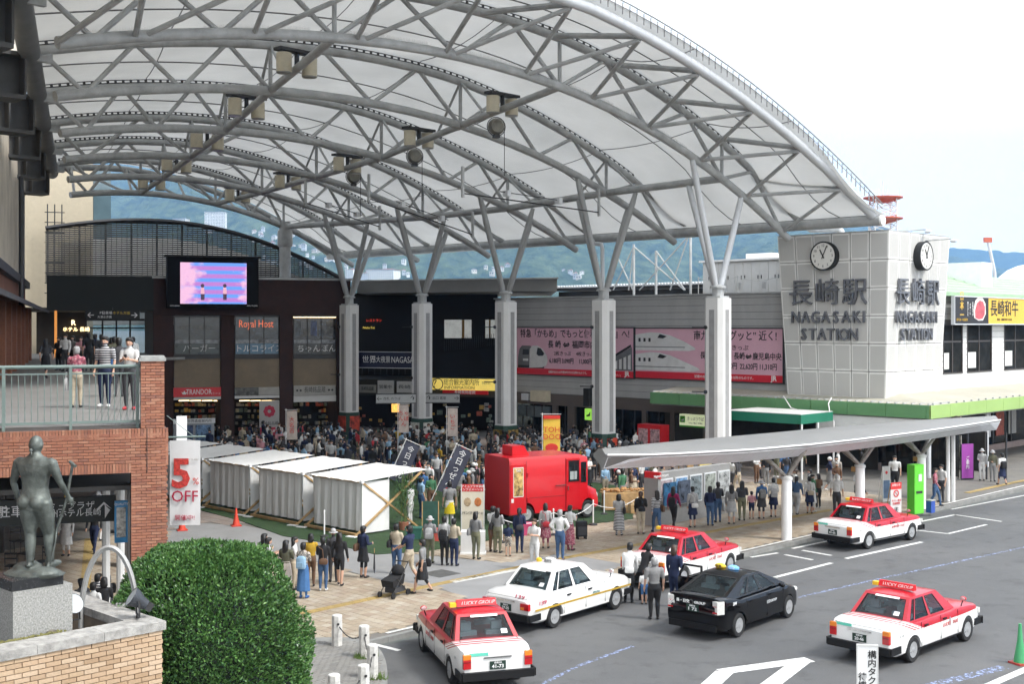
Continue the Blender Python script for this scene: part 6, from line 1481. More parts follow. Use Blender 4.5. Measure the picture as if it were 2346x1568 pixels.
five_banner()
def nobori(label, px, py, w, h, m, lines, Yd, tilt=0, yaw=0, pole=.5, mirror=False, mt=None, foot=True):
	"""vertical flag on a pole; px,py the flag's centre"""
	c = on_y(px, py, Yd); t = thing('flag_banner', label, 'flag', (c[0] - w / 2 - .05, Yd, pz if foot else c[2] - h), yaw); t.rotation_euler = (0, tilt, yaw)
	cz = c[2] - t.location.z; z1 = cz + h / 2 + .12
	obj('pole', MB().path([(0, 0, 0 if foot else cz - h * .6 - .5), (0, 0, z1)], .018, 6).path([(-.08, 0, z1 - .06), (w + .1, 0, z1 - .06)], .012, 5), M_white, t)
	nx, ny = 5, 12; vs_ = [(.05 + w * j / nx, .03 * math.sin(i * .8 + j), cz + h / 2 - h * i / ny) for i in range(ny + 1) for j in range(nx + 1)]
	obj('cloth', MB().add(vs_, [(i * (nx + 1) + j, (i + 1) * (nx + 1) + j, (i + 1) * (nx + 1) + j + 1, i * (nx + 1) + j + 1) for i in range(ny) for j in range(nx)]), m, t, smooth=True)
	for l in lines: text(l[0], l[3] if len(l) > 3 else (mt or M_wtxt), t, (.05 + w / 2, -.05, cz + l[1] * h), l[2], RV, mirror=mirror)
	return t, cz
M_ind = mat('indigo_cloth', (.055, .058, .085), .8, 0, .08)
nobori('dark indigo flag leaning over the tents, left of the pair', 877, 1042, .62, 1.75, M_ind, [('今\n日\nっ\nぜ\nん', 0, .3)], 52, R(24), 0)
t, cz = nobori('dark indigo flag leaning over the last tent, right of the pair, with a red disc', 990, 1060, .66, 1.95, M_ind, [('今\n日\nっ\nぜ\nん', .05, .32)], 49.5, R(24), 0)
obj('red_disc', MB().lathe([(.1, 0), (.1, .01)], 16, (.42, -.06, cz - .82), 'Y'), mat('flag_red', (.6, .03, .02), .7, 0, 0), t)
t, cz = nobori('yellow and red hot dog flag standing behind the red van', 1264, 1004, .78, 2.1, mat('flag_yellow', (.75, .48, .06), .8, 0, .05), [('HOT', .18, .36, mat('flag_red', (.6, .03, .02))), ('DOG', .02, .36, mat('flag_red', (.6, .03, .02))), ('SMOKY', -.42, .2)], 57, 0, 0, mirror=True)
obj('sausage_emblem', MB().ell((.44, -.05, cz - .45), (.3, .01, .2), 14, 6), mat('flag_red', (1, 0, 0)), t); obj('red_top', MB().box((.44, -.03, cz + .97), (.78, .04, .16)), mat('flag_red', (1, 0, 0)), t)
for lab, px, py, Yd, s_ in (('pale flag with brown lettering standing in the crowd left of the tents', 669, 975, 66, '大\n名\n古'), ('white flag with red lettering behind the second column', 925, 960, 68, 'ちゃ\nんぽ\nん'), ('pinkish flag with red characters between second and third columns', 1037, 968, 67, 'い\nち\nご')):
	nobori(lab, px, py, .55, 1.55, mat('flag_pale', (.55, .47, .42), .8, 0, .2, 4), [(s_, 0, .3)], Yd, mt=mat('flag_red', (1, 0, 0)))
# ======================= TAXI STAND CANOPY =======================
tc = uvthing('taxi_stand_canopy', 'long curved white taxi stand canopy on forked white posts', 'canopy')
UFp = [(31.2, -26.3), (32.2, -25.4), (33.5, -24.8), (36, -23.9), (39, -23.4), (42, -23.15), (46, -23.05), (50, -23.1), (55.4, -23.3)]
UBp = [(31.2, -26.9), (32.2, -27.3), (33.5, -27.6), (36, -27.7), (39, -27.4), (42, -27.1), (46, -26.8), (50, -26.0), (55.4, -23.9)]
def ip1(T, v_):
	for (a, b), (c, d) in zip(T[:-1], T[1:]):
		if a <= v_ <= c: s_ = (v_ - a) / (c - a); return b + (d - b) * s_
	return T[-1][1]
secs = []
nS = 40
for i in range(nS + 1):
	v_ = 31.2 + (55.4 - 31.2) * i / nS; uf, ub = ip1(UFp, v_), ip1(UBp, v_); w_ = uf - ub; e = min(.5, w_ * .3)
	secs.append([(uf - e, v_, 3.22), (uf, v_, 3.60), (uf, v_, 3.68), (uf - .08, v_, 3.70), (uf - w_ * .35, v_, 3.86), (uf - w_ * .7, v_, 3.84), (ub, v_, 3.68), (ub, v_, 3.58), (ub + min(.3, e), v_, 3.4)])
obj('roof_shell', MB().loft(secs), mat('stand_roof', (.19, .19, .185), .55, 0, .1, .8), tc, smooth=25)
sf_ = MB()
for i in range(0, nS, 2):
	a, b = secs[i], secs[i + 2]; o_ = Vector((.012, 0, -.012)); g1 = .012
	obj('fascia_panel', MB().poly([Vector(a[0]) + o_ + Vector((0, g1, 0)), Vector(b[0]) + o_ - Vector((0, g1, 0)), Vector(b[1]) + o_ - Vector((0, g1, 0)), Vector(a[1]) + o_ + Vector((0, g1, 0))], Vector((-.01, 0, .01))), mat('stand_fascia', (.62, .63, .65), .45, 0, .04), tc)
obj('edge_trim', MB().path([Vector(s_[2]) + Vector((.02, 0, .0)) for s_ in secs], .035, 5), M_white, tc)
for v_ in (39.1, 44.5, 49.8):
	uP = -24.35; obj('post', MB().path([(uP, v_, .0), (uP, v_, 2.35)], .19, 14), M_white, tc, smooth=40)
	obj('post_cap', MB().lathe([(.22, 0), (.22, .1), (.12, .16)], 14, (uP, v_, 2.32)), M_white2, tc, smooth=30)
	for du, dv in ((-.2, -1.5), (.75, .1), (-.2, 1.5), (-1.6, 0)): obj('strut', MB().path([(uP, v_, 2.4), (uP + du, v_ + dv, 3.5)], .07, 8), mat('worn_strut', (.33, .31, .28), .7, 0, .35, 5), tc, smooth=40)
	obj('junction_box', MB().box((uP - .2, v_ - .12, 2.25), (.18, .14, .2)), mat('brass_box', (.35, .2, .07), .5, 0, .2), tc)
tp_ = uvthing('white_pipe_pair', 'two tall white pipes behind the right end of the taxi stand', 'pipe')
for px in (2172, 2184): q = guv(px, 1150, pz); obj('pipe', MB().path([(q[0], q[1], pz), (q[0], q[1], 3.6)], .09, 8), M_white, tp_, smooth=40)
# ======================= MARKET TENTS =======================
M_cloth = mat('tent_cloth', (.64, .64, .63), .85, 0, .05, 1.5)
M_tie = mat('white_tie', (.7, .7, .7), .7, 0, 0)
TV0 = 28.6
def curtain(x0, x1, z0, z1, y, folds, amp, axis='x', n=60, m=14):
	vs_ = []
	ph = random.random() * 6
	for i in range(m + 1):
		t_ = i / m
		for j in range(n + 1):
			s_ = j / n; a_ = amp * (math.sin(s_ * folds * 6.28 + ph + .5 * math.sin(t_ * 3)) + .5 * math.sin(s_ * folds * 2.3 * 6.28 + t_ * 2)) * (.35 + .65 * t_)
			x = x0 + (x1 - x0) * s_; z = z1 + (z0 - z1) * t_
			vs_.append((x, y + a_, z) if axis == 'x' else (y + a_, x, z))
	return MB().add(vs_, [(i * (n + 1) + j, (i + 1) * (n + 1) + j, (i + 1) * (n + 1) + j + 1, i * (n + 1) + j + 1) for i in range(m) for j in range(n)])
tl_ = ['white cloth market tent nearest the road with an open wooden cross brace', 'white cloth market tent second from the road', 'white cloth market tent third from the road', 'white cloth market tent fourth from the road, by the sale banner', 'white cloth market tent farthest from the road, half hidden by the sale banner']
for i in range(5):
	ux = -36.1 - i * 3.72; uy = ux - 3.02
	t = uvthing('market_tent', tl_[i], 'tent', group='white market tents in a row')
	D_ = 3.1; zb1, zf1 = 2.12, 2.32
	obj('back_curtain', curtain(uy, ux, .28, zb1, TV0, 6, .035), M_cloth, t, smooth=True)
	vs_ = []; n_ = 12
	for a in range(n_ + 1):
		for b in range(n_ + 1):
			s_, q = a / n_, b / n_; vs_.append((uy - .12 + (ux - uy + .24) * s_, TV0 - .12 + (D_ + .3) * q, zb1 + .03 + (zf1 - zb1) * q - .10 * math.sin(math.pi * s_) * math.sin(math.pi * q) + .015 * math.sin(a * 2.1)))
	obj('roof_cloth', MB().add(vs_, [(a * (n_ + 1) + b, a * (n_ + 1) + b + 1, (a + 1) * (n_ + 1) + b + 1, (a + 1) * (n_ + 1) + b) for a in range(n_) for b in range(n_)]), mat('roof_cloth', (.74, .74, .73), .85, 0, .04), t, smooth=True)
	if i == 0: obj('side_curtain', curtain(TV0 + .02, TV0 + 1.35, .2, zb1, ux + .02, 1.2, .02, 'y', 20), M_cloth, t, smooth=True)
	else: obj('side_curtain', curtain(TV0 + .02, TV0 + 2.9, .25, zb1, ux + .02, 3, .02, 'y', 24), M_cloth, t, smooth=True)
	for x in (ux + .06, uy - .06):
		for q in ((TV0, TV0 + D_),):
			obj('brace', MB().bar((x + .04, TV0 - .45, .1), (x + .04, TV0 + D_ - .2, zf1 - .02), .07, .07), M_wood, t)
			obj('brace', MB().bar((x - .04, TV0 - .05, zb1 + .05), (x - .04, TV0 + D_ - .3, .12), .07, .07), M_wood, t)
	rl_ = MB(); rl_.bar((uy, TV0 - .04, zb1), (ux, TV0 - .04, zb1), .05, .05); obj('beam', rl_, M_wood, t)
	obj('ground_beam', MB().bar((uy - .1, TV0 - .3, .2), (ux + .1, TV0 - .3, .2), .1, .1), M_wood, t)
	for x in (uy - .05, ux + .05): obj('tie', MB().box((x, TV0 - .02, zb1 + .02), (.16, .12, .1)), M_tie, t); obj('foot_cloth', MB().box((x, TV0 - .5, .155), (.4, .22, .03), .3), M_tie, t)
# things at the open end of the tents
c = guv(925, 1216, pz); t = uvthing('potted_bamboo', 'leafy potted bamboo at the open end of the last tent', 'plant')
st_ = MB(); lf = MB(); random.seed(6)
for i in range(7):
	x, y = c[0] + random.gauss(0, .08), c[1] + random.gauss(0, .08); h_ = random.uniform(1.6, 2.3); st_.path([(x, y, pz + .3), (x + random.gauss(0, .1), y + random.gauss(0, .1), pz + h_)], [.018, .008], 5)
	for k in range(110):
		z = random.uniform(.9, h_) if k % 4 else random.uniform(.5, h_); p = Vector((x + random.gauss(0, .2), y + random.gauss(0, .2), pz + z)); d = Vector((random.gauss(0, 1), random.gauss(0, 1), random.gauss(-.3, .5))).normalized(); s_ = d.cross(Vector((0, 0, 1))).normalized() * .018
		lf.add([p, p + d * .07 + s_, p + d * .15, p + d * .07 - s_], [(0, 1, 2, 3)])
obj('stem', st_, mat('bamboo_stem', (.12, .16, .05), .6), t); obj('leaves', lf, mat('bamboo_leaf', (.05, .13, .03), .6, 0, .4, 5), t, kind='stuff'); obj('pot', MB().lathe([(.15, 0), (.2, .32), (.001, .32)], 14, (c[0], c[1], pz)), mat('terracotta', (.3, .12, .07), .8), t)
def aboard(name, label, px, py, w, h, m, lines=(), mt=None, rz=0, hdr=None, hz=pz, cat='sign board', legs=True, frame=None):
	p = g(px, py, hz); t = thing(name, label, cat, (p.x, p.y, hz), rz)
	obj('panel', MB().box((0, 0, .08 + h / 2), (w, .04, h)), m, t)
	if legs: obj('stand', MB().bar((-w / 2, .25, 0), (-w / 2, .02, h * .95), .03, .03).bar((w / 2, .25, 0), (w / 2, .02, h * .95), .03, .03).box((0, 0, .04), (w, .05, .08)), frame or M_wood, t)
	if frame or hdr is None and legs: obj('frame', MB().box((-w / 2, -.003, .08 + h / 2), (.04, .05, h)).box((w / 2, -.003, .08 + h / 2), (.04, .05, h)), frame or M_wood, t)
	if hdr: obj('header', MB().box((0, -.004, .08 + h - .14), (w, .045, .28)), hdr, t)
	for l in lines: text(l[0], l[3] if len(l) > 3 else (mt or M_txt), t, (l[1], -.035, .08 + l[2] * h), l[4] if len(l) > 4 else .1, RV)
	return t
aboard('blackboard', 'green chalkboard on a wooden stand at the open end of the tents', 986, 1217, .62, 1.05, mat('chalkboard', (.02, .07, .05), .6, 0, .3, 3), (), rz=R(5))
t = aboard('information_board', 'standing board with red header and bread picture beside the red van', 1083, 1218, .86, 1.72, mat('board_cream', (.62, .56, .45), .6, 0, .06), [('アミュプラザ長崎', 0, .95, M_wtxt, .11), ('インフォメーション', 0, .88, M_wtxt, .11), ('パンマルシェ', 0, .36, M_txt, .14)], hdr=mat('board_red', (.55, .03, .03), .5, 0, 0), frame=M_white2)
for x, m_ in ((-.2, mat('bread_pic', (.45, .33, .2), .6, 0, .4, 8)), (.2, mat('bread_pic2', (.5, .16, .04), .6, 0, .4, 8))): obj('bread_picture', MB().ell((x, -.025, 1.12), (.14, .01, .17), 10, 6), m_, t)
p = g(1084, 1268, pz); t = thing('white_counter', 'small white covered counter in front of the red headed board', 'counter', (p.x, p.y, pz)); obj('cover', MB().poly([(-.42, -.25, .05), (.42, -.25, .05), (.42, .25, .05), (-.42, .25, .05)], (0, 0, .72)), M_cloth, t); obj('skid', MB().box((0, 0, .025), (.9, .6, .05)), M_white, t)
p = g(1207, 1226, pz); t = thing('pink_crate', 'bright pink plastic crate on the turf beside the van', 'crate', (p.x, p.y, pz)); obj('body', MB().loft([[(-.26, -.2, 0), (.26, -.2, 0), (.26, .2, 0), (-.26, .2, 0)], [(-.3, -.24, .42), (.3, -.24, .42), (.3, .24, .42), (-.3, .24, .42)]]), mat('pink_plastic', (.62, .08, .2), .4, 0, .05), t); obj('rim', MB().box((0, 0, .42), (.64, .52, .04)), mat('pink_plastic', (1, 1, 1)), t)
for i, (px, py, c3) in enumerate(((1000, 1240, (.5, .08, .06)), (948, 1236, (.03, .12, .09)))):
	p = g(px, py, pz); t = thing('storage_box', ['red plastic box on the turf near the chalkboard', 'dark green bin beside the wooden cross brace'][i], 'box', (p.x, p.y, pz)); obj('body', MB().loft([[(-.25, -.2, 0), (.25, -.2, 0), (.25, .2, 0), (-.25, .2, 0)], [(-.3, -.22, .4), (.3, -.22, .4), (.3, .22, .4), (-.3, .22, .4)]]), mat('boxc%d' % i, c3, .5, 0, .1), t); obj('lid', MB().box((0, 0, .42), (.63, .48, .04)), mat('boxc%d' % i, c3), t)
# queue posts and rope
qp = [(743, 1231), (1268, 1227), (1359, 1204), (1384, 1180), (1150, 1244)]
QL = ['white rope post before the second tent', 'white rope post beside the man in jeans', 'white rope post in front of the van wheel', 'white rope post beyond the van bonnet', 'white rope post near the white counter']
QP = []
for (px, py), l_ in zip(qp, QL):
	p = g(px, py, pz); QP.append(p); t = thing('rope_post', l_, 'post', (p.x, p.y, pz), group='white rope posts'); obj('pole', MB().path([(0, 0, .05), (0, 0, .95)], .028, 8), M_white, t, smooth=40); obj('base', MB().lathe([(.17, 0), (.16, .05), (.03, .09)], 14), M_dark, t, smooth=40); obj('knob', MB().ell((0, 0, .97), (.035, .035, .035), 8, 5), M_white, t)
rp = MB()
far = g(1462, 1188, pz)
for a, b in ((QP[1], QP[2]), (QP[2], far), (QP[4], QP[1])): rp.path([a.lerp(b, i / 12) + Vector((0, 0, .85 - .28 * 4 * (i / 12) * (1 - i / 12))) for i in range(13)], .014, 5)
obj('white_rope', rp, M_white, None, label='white rope sagging between the posts in front of the van', cat='rope')
# map display wall
mw = uvthing('map_display_wall', 'grey display wall with framed sightseeing maps under the taxi stand', 'display board'); uM = -29.5
va_, vb_ = guv(1527, 1211, pz)[1], guv(1690, 1178, pz)[1]
obj('wall', MB().bb((uM - .35, va_, .13), (uM, vb_, 2.2)), mat('display_grey', (.27, .27, .265), .6, 0, .08), mw)
for i in range(5):
	q = va_ + .15 + i * (vb_ - va_ - .1) / 5; e = q + (vb_ - va_) / 5 - .18; p = obj('map_frame', MB().bb((uM, q, .85), (uM + .05, e, 1.95)), M_steel2, mw); obj('map_sheet', MB().bb((uM + .051, q + .05, .9), (uM + .06, e - .05, 1.9)), mat('map%d' % i, [(.45, .38, .4), (.16, .3, .5), (.2, .24, .26), (.3, .33, .3), (.4, .42, .42)][i], .3, 0, .6, 5), p)
rk = uvthing('airport_bus_booth', 'grey booth with red header and blue posters at the left end of the map wall', 'booth')
vr = guv(1462, 1200, pz)[1]; obj('body', MB().bb((uM - .6, vr, .13), (uM + .1, va_ - .05, 2.0)), MATS['display_grey'], rk); obj('red_header', MB().bb((uM - .6, vr - .05, 2.0), (uM + .15, va_ - .02, 2.25)), M_red, rk); text('Nagasaki Airport', M_wtxt, rk, (uM + .16, (vr + va_) / 2, 2.12), .14, RU, width=1.2)
for q in (0, 1): obj('poster', MB().bb((uM + .1, vr + .15 + q * .95, .9), (uM + .13, vr + .95 + q * .95, 1.8)), mat('poster_navy%d' % q, [(.03, .12, .24), (.08, .1, .14)][q], .3, 0, .7, 4), rk)
# stalls with bread behind
random.seed(14)
def stall(label, px, py, w, m, goods_c, rz):
	p = g(px, py, pz); t = thing('bread_stall', label, 'stall', (p.x, p.y, pz), rz)
	obj('table_top', MB().box((0, 0, .74), (w, .8, .05)), m, t); obj('front_cloth', MB().box((0, -.4, .4), (w, .02, .66)), M_wood, t)
	for sx in (-1, 1): obj('leg', MB().bar((sx * w * .45, .3, 0), (sx * w * .45, .3, .72), .05, .05), M_wood, t)
	gg = MB()
	for i in range(int(w * 26)): gg.ell((random.uniform(-w / 2, w / 2) * .92, random.uniform(-.3, .3), .82 + random.random() * .08), (.08, .06, .05), 7, 4)
	obj('bread_rolls', gg, mat('bread', (.42, .22, .08), .7, 0, .3, 6), t, kind='stuff')
stall('wooden stall piled with wrapped bread right of the van', 1440, 1168, 2.4, M_wood, 0, R(15)); stall('stall of brown bread loaves behind the indigo flags', 1060, 1090, 2.0, M_wood, 0, 0); stall('stall counter with yellow crates under the canopy tip', 1600, 1095, 2.6, M_wood, 0, R(40))
for i in range(5):
	p = g(1432 + (i % 3) * 22, 1178 - (i // 3) * 14, pz); t = thing('bread_crate', ['pale wooden crate stacked low right of the van, leftmost', 'pale wooden crate in the middle of the low stack right of the van', 'pale wooden crate at the right of the low stack by the queue', 'upper pale crate behind the low stack, left', 'upper pale crate behind the low stack, right'][i], 'crate', (p.x, p.y + .2, pz), R(20 + i * 9), group='pale bread crates right of the van')
	obj('body', MB().box((0, 0, .2 + .3 * (i > 2)), (.62, .42, .4)), mat('crate_tan', (.45, .33, .18), .7, 0, .2, 4), t)
	sl = MB(); [sl.box((0, -.215, .08 + q * .12 + .3 * (i > 2)), (.62, .01, .09)) for q in range(3)]; obj('slats', sl, M_wood, t)
# small yellow awnings under stand
p = g(1621, 1150, 1.9); t = thing('yellow_rack', 'bright yellow striped rack above the stall under the canopy', 'rack', (on_y(1621, 1075, 57)[0], 57, on_y(1621, 1085, 57)[2]), 0)
for i in range(4): obj('shelf', MB().box((0, 0, .12 + i * .14), (.75, .3, .09)), mat('yellow_rack', (.75, .62, .2), .5, 0, .05), t)
obj('leg', MB().path([(-.36, 0, -1.2), (-.36, 0, .6)], .02, 5).path([(.36, 0, -1.2), (.36, 0, .6)], .02, 5), M_steel, t)
# vending machine / ticket booth red
def boxm(name, label, cat, px, py, w, d, h, rz, m, hz=pz):
	p = g(px, py, hz); t = thing(name, label, cat, (p.x, p.y, hz), rz); obj('body', MB().box((0, d / 2, h / 2), (w, d, h)), m, t); return t
t = boxm('vending_machine', 'red vending machine pair with white poster fronts left of the front column', 'vending machine', 1487, 1046, 1.8, .8, 1.9, AU, M_red)
for q in (-.45, .45): obj('poster', MB().box((q, -.01, 1.0), (.7, .03, 1.3)), mat('vend_pink', (.55, .35, .36), .4, 0, .7, 5), t)
t = boxm('heritage_kiosk', 'grey information kiosk with blue map panels at the left of the crowd', 'kiosk', 445, 1040, 2.4, .6, 2.1, R(19), mat('kiosk_grey', (.25, .27, .29), .5, 0, .1))
obj('header', MB().box((0, -.02, 2.0), (2.5, .1, .3)), M_steel2, t); text('長崎市世界遺産案内所', M_txt, t, (0, -.09, 2.0), .2, RV, width=2.1)
for q, m_ in ((-.55, (.05, .09, .2)), (.55, (.12, .22, .38))): obj('map_panel', MB().box((q, -.015, 1.15), (.95, .03, 1.2)), mat('kiosk_map%.1f' % q, m_, .3, 0, .9, 4), t)
t = boxm('side_kiosk', 'narrow grey panel with vertical writing left of the map kiosk', 'kiosk', 408, 1034, .5, .2, 1.7, R(40), MATS['kiosk_grey']); text('案\n内\n所', M_wtxt, t, (0, -.02, 1.3), .2, RV)
# right side street furniture
t = aboard('purple_sign_board', 'tall purple advertising board on a black frame by the shop windows', 2216, 1100, .75, 1.75, mat('purple_board', (.28, .05, .30), .4, 0, .06), [('ご\n案\n内', 0, .45, M_wtxt, .22)], rz=R(18), frame=M_black)
t = aboard('notice_board', 'white notice board with red header and no smoking mark by the taxi stand', 2052, 1186, .62, 1.35, mat('board_white', (.58, .56, .55), .5, 0, .05), [('お知らせ', 0, .92, M_wtxt, .12), ('タクシー乗場', 0, .45, M_red, .09), ('全面禁煙', 0, .36, M_red, .11), ('ご協力\nお願い\nします', 0, .16, M_txt, .08)], hdr=mat('board_red', (1, 0, 0)), rz=R(30))
obj('no_smoking_ring', MB().lathe([(.11, 0), (.15, 0), (.15, .012), (.11, .012)], 20, (0, -.036, .98), 'Y', cap=False).bar((-.09, -.03, 1.07), (.09, -.03, .89), .02, .01), M_red, t)
t = aboard('slim_poster_stand', 'slim white poster stand with red disc and blue field behind the notice board', 2030, 1150, .42, 1.5, M_white2, [], rz=R(30), frame=M_white); obj('blue_field', MB().box((0, -.024, .55), (.4, .01, .8)), mat('poster_blue2', (.12, .2, .33), .4, 0, .3, 3), t); obj('red_disc', MB().lathe([(.07, 0), (.07, .01)], 14, (0, -.035, 1.3), 'Y'), M_red, t)
t = boxm('green_machine', 'bright green payphone style cabinet beside the taxi stand post', 'machine', 2106, 1178, .55, .4, 2.05, R(30), mat('vivid_green', (.12, .55, .04), .4, 0, .05)); obj('sticker', MB().box((.05, -.005, 1.5), (.2, .02, .3)), M_white2, t); obj('slot', MB().box((0, -.005, .9), (.35, .02, .1)), M_dark, t)
t = boxm('blue_bin', 'small blue litter box at the foot of the right canopy post', 'bin', 2138, 1176, .3, .25, .5, R(40), mat('bin_blue', (.03, .08, .35), .5, 0, .1)); obj('lid', MB().box((0, .12, .52), (.33, .28, .04)), M_steel, t)
c = on_y(1987, 1530, 22); t = thing('taxi_rank_sign', 'white vertical sign with black characters for the taxi waiting area, bottom right', 'sign', (c[0], 22, 0), R(-8)); z1 = on_y(0, 1481, 22)[2]
obj('panel', MB().box((0, 0, z1 - .75), (.34, .03, 1.5)), M_white, t); obj('post', MB().path([(0, .04, 0), (0, .04, z1 - .1)], .03, 8), M_white2, t); obj('frame', MB().box((0, 0, z1 + .01), (.38, .05, .03)).box((-.18, 0, z1 - .75), (.02, .05, 1.5)).box((.18, 0, z1 - .75), (.02, .05, 1.5)), M_white2, t)
text('構\n内\nタ\nク\nシ\nー', M_txt, t, (.08, -.02, z1 - .55), .155, RV, off=.002); text('待\n機\n場', M_txt, t, (-.085, -.02, z1 - .72), .155, RV, off=.002)
# ======================= ROOF LAMPS AND REELS =======================
def roof_lamp(label, k, j, frac):
	a = Vector((UK(k), FR[k][j], ARC[k][1](FR[k][j]))); b = Vector((UK(k - 1), FR[k - 1][j], ARC[k - 1][1](FR[k - 1][j]))); p = a.lerp(b, frac)
	t = thing('ceiling_lamp', label, 'lamp', Matrix.Rotation(AU, 3, 'Z') @ p, AU, group='paired barrel lamps under the vault')
	for s_ in (-1, 1):
		obj('lamp_barrel', MB().lathe([(.31, -.38), (.31, .38), (.26, .40)], 18, (s_ * .0, s_ * .62, .15)), M_beige, t, smooth=30); obj('lamp_glass', MB().lathe([(.29, -.42), (.31, -.385)], 18, (0, s_ * .62, .15)), mat('lamp_lens', (.3, .3, .28), .3, 0, 0), t)
	obj('lamp_bracket', MB().box((0, 0, .68), (.5, 1.9, .12)).box((0, 0, .4), (.14, .14, .6)), M_dark, t)
rn = {4: 'nearest', 3: 'second', 2: 'third', 1: 'fourth', 0: 'fifth'}
for j, nm in ((0, 'left'), (1, 'middle')):
	for k in (4, 3, 2, 1, 0): roof_lamp('pair of beige barrel lamps on the %s long pipe after the %s arch' % (nm, rn[k]), k, j, .5 if k < 4 else .55)
for i, (px, py, k) in enumerate(((1137, 290, 3), (950, 358, 2), (810, 405, 1))):
	u_ = UK(k); P_ = on_u(px, py, u_ + 1.5); t = thing('hanging_reel', ['grey metal reel with hanging cable, largest and highest of three', 'grey reel hanging below the second middle lamp pair', 'smallest grey reel farthest under the vault'][i], 'reel', Matrix.Rotation(AU, 3, 'Z') @ P_, R(20), group='cable reels under the vault')
	obj('drum', MB().lathe([(.001, -.2), (.30, -.18), (.42, -.05), (.42, .05), (.30, .18), (.001, .2)], 18, (0, 0, 0), 'Y'), mat('reel_metal', (.2, .19, .16), .4, .4, .2), t, smooth=30); obj('ring', MB().path([(.47 * math.cos(a * .35), 0, .47 * math.sin(a * .35)) for a in range(19)], .025, 5), M_dark, t); obj('cable', MB().path([(.42, 0, 0), (.42, 0, -2.4)], .018, 4), M_black, t); obj('foot', MB().box((0, 0, -.48), (.3, .3, .15)), M_dark, t)
	tr3 = thing('lighting_rail', ['long thin lighting rail slung between arches, highest', 'thin lighting rail below the second reel', 'thin lighting rail farthest back under the vault'][i], 'rail', (0, 0, 0), AU, group='lighting rails under the vault', rec=True)
	q0 = on_u([1075, 870, 710][i], [448, 463, 470][i], u_ + 1.2); q1 = on_u([1370, 1085, 865][i], [487, 540, 520][i], u_ + 1.2); q0, q1 = on_u([1060, 845, 700][i], [443, 455, 465][i], u_ + 1), on_u([1372, 1083, 870][i], [487, 538, 520][i], u_ + 1)
	rb_ = MB(); rb_.path([q0, q1], .035, 5); rb_.path([q0 + (q1 - q0) * .25 + Vector((0, 0, .35)), q0 + (q1 - q0) * .75 + Vector((0, 0, .35))], .025, 5)
	obj('rail', rb_, M_dark, tr3); bx = MB(); [bx.box(q0 + (q1 - q0) * s_ + Vector((0, 0, .3)), (.35, .25, .3)) for s_ in (.3, .68)]; obj('rail_box', bx, M_steel2, tr3); [obj('rail_hanger', MB().bar(q + Vector((0, 0, -.2)), q + Vector((0, 0, 1.3)), .12, .12), M_steel, tr3) for q in (q0, q1)]
# bird spikes on the near chord
sp = MB(); random.seed(2)
for i in range(900):
	v_ = 17.5 + 34 * i / 900
	if math.sin(v_ * 1.1) < -.75: continue
	z = ARC[4][1](v_) + .19; sp.add([(-36.4 - .006, v_, z), (-36.4 + .006, v_, z), (-36.4 + random.gauss(0, .02), v_ + .02, z + .17)], [(0, 1, 2)])
obj('bird_spikes', sp, M_black, roof, kind='stuff')
# ======================= VEHICLES =======================
M_tyre = mat('tyre', (.012, .012, .013), .8, 0, .15, 8); M_rim = mat('rim', (.42, .43, .44), .3, .4, .1, 5)
M_bump = mat('bumper_black', (.008, .008, .009), .6, 0, .15, 3, spec=.25); M_chrome = mat('chrome', (.6, .6, .6), .15, 1, 0)
M_pw = mat('car_white', (.72, .72, .71), .25, 0, .03, 2, coat=.6); M_pk = mat('car_black', (.003, .003, .004), .07, 0, 0, spec=.4)
M_cg = glass('car_glass', (.8, .86, .86), .72, .02); M_seat = mat('seat_cover', (.55, .66, .74), .8, 0, .1, 4); M_cabin = mat('cabin', (.02, .02, .022), .8, 0, 0)
M_amb = mat('amber_lens', (.75, .22, .02), .2, 0, .1, 20, coat=.5); M_rl = mat('red_lens', (.45, .01, .015), .15, 0, .1, 20, coat=.5); M_cl = mat('clear_lens', (.6, .6, .58), .1, 0, .1, 20)
def livery():
	m = mat('taxi_livery', (.72, .72, .71), .3, 0, 0, coat=.3); t = m.node_tree; b = t.nodes['Principled BSDF']
	tc_ = t.nodes.new('ShaderNodeTexCoord'); s = t.nodes.new('ShaderNodeSeparateXYZ'); t.links.new(tc_.outputs['Object'], s.inputs[0])
	def op(o, a, b_=0.):
		n = t.nodes.new('ShaderNodeMath'); n.operation = o
		for i, x in enumerate((a, b_)):
			if isinstance(x, float) or isinstance(x, int): n.inputs[i].default_value = x
			else: t.links.new(x, n.inputs[i])
		return n.outputs[0]
	X, Z = s.outputs['X'], s.outputs['Z']
	gg_ = op('ADD', op('MULTIPLY', op('ADD', X, 1.50), .36), op('SUBTRACT', Z, .985))
	zl = op('GREATER_THAN', Z, .74)
	red = op('MULTIPLY', op('GREATER_THAN', gg_, 0.), zl)
	st = op('MULTIPLY', op('MULTIPLY', op('LESS_THAN', gg_, -.012), op('GREATER_THAN', gg_, -.15)), op('GREATER_THAN', Z, .74))
	stripes = op('MULTIPLY', st, op('GREATER_THAN', op('FRACT', op('MULTIPLY', gg_, 18.)), .5))
	k = op('MAXIMUM', red, stripes)
	mx = t.nodes.new('ShaderNodeMix'); mx.data_type = 'RGBA'; mx.inputs['A'].default_value = (.74, .74, .73, 1); mx.inputs['B'].default_value = (.40, .004, .014, 1); t.links.new(k, mx.inputs[0]); t.links.new(mx.outputs['Result'], b.inputs['Base Color']); return m
M_liv = livery()
def ipl(T, x):
	if x <= T[0][0]: return T[0][1]
	for (a, b), (c, d) in zip(T[:-1], T[1:]):
		if a <= x <= c: s = (x - a) / (c - a); s = s * s * (3 - 2 * s) * .35 + s * .65; return b + (d - b) * s
	return T[-1][1]
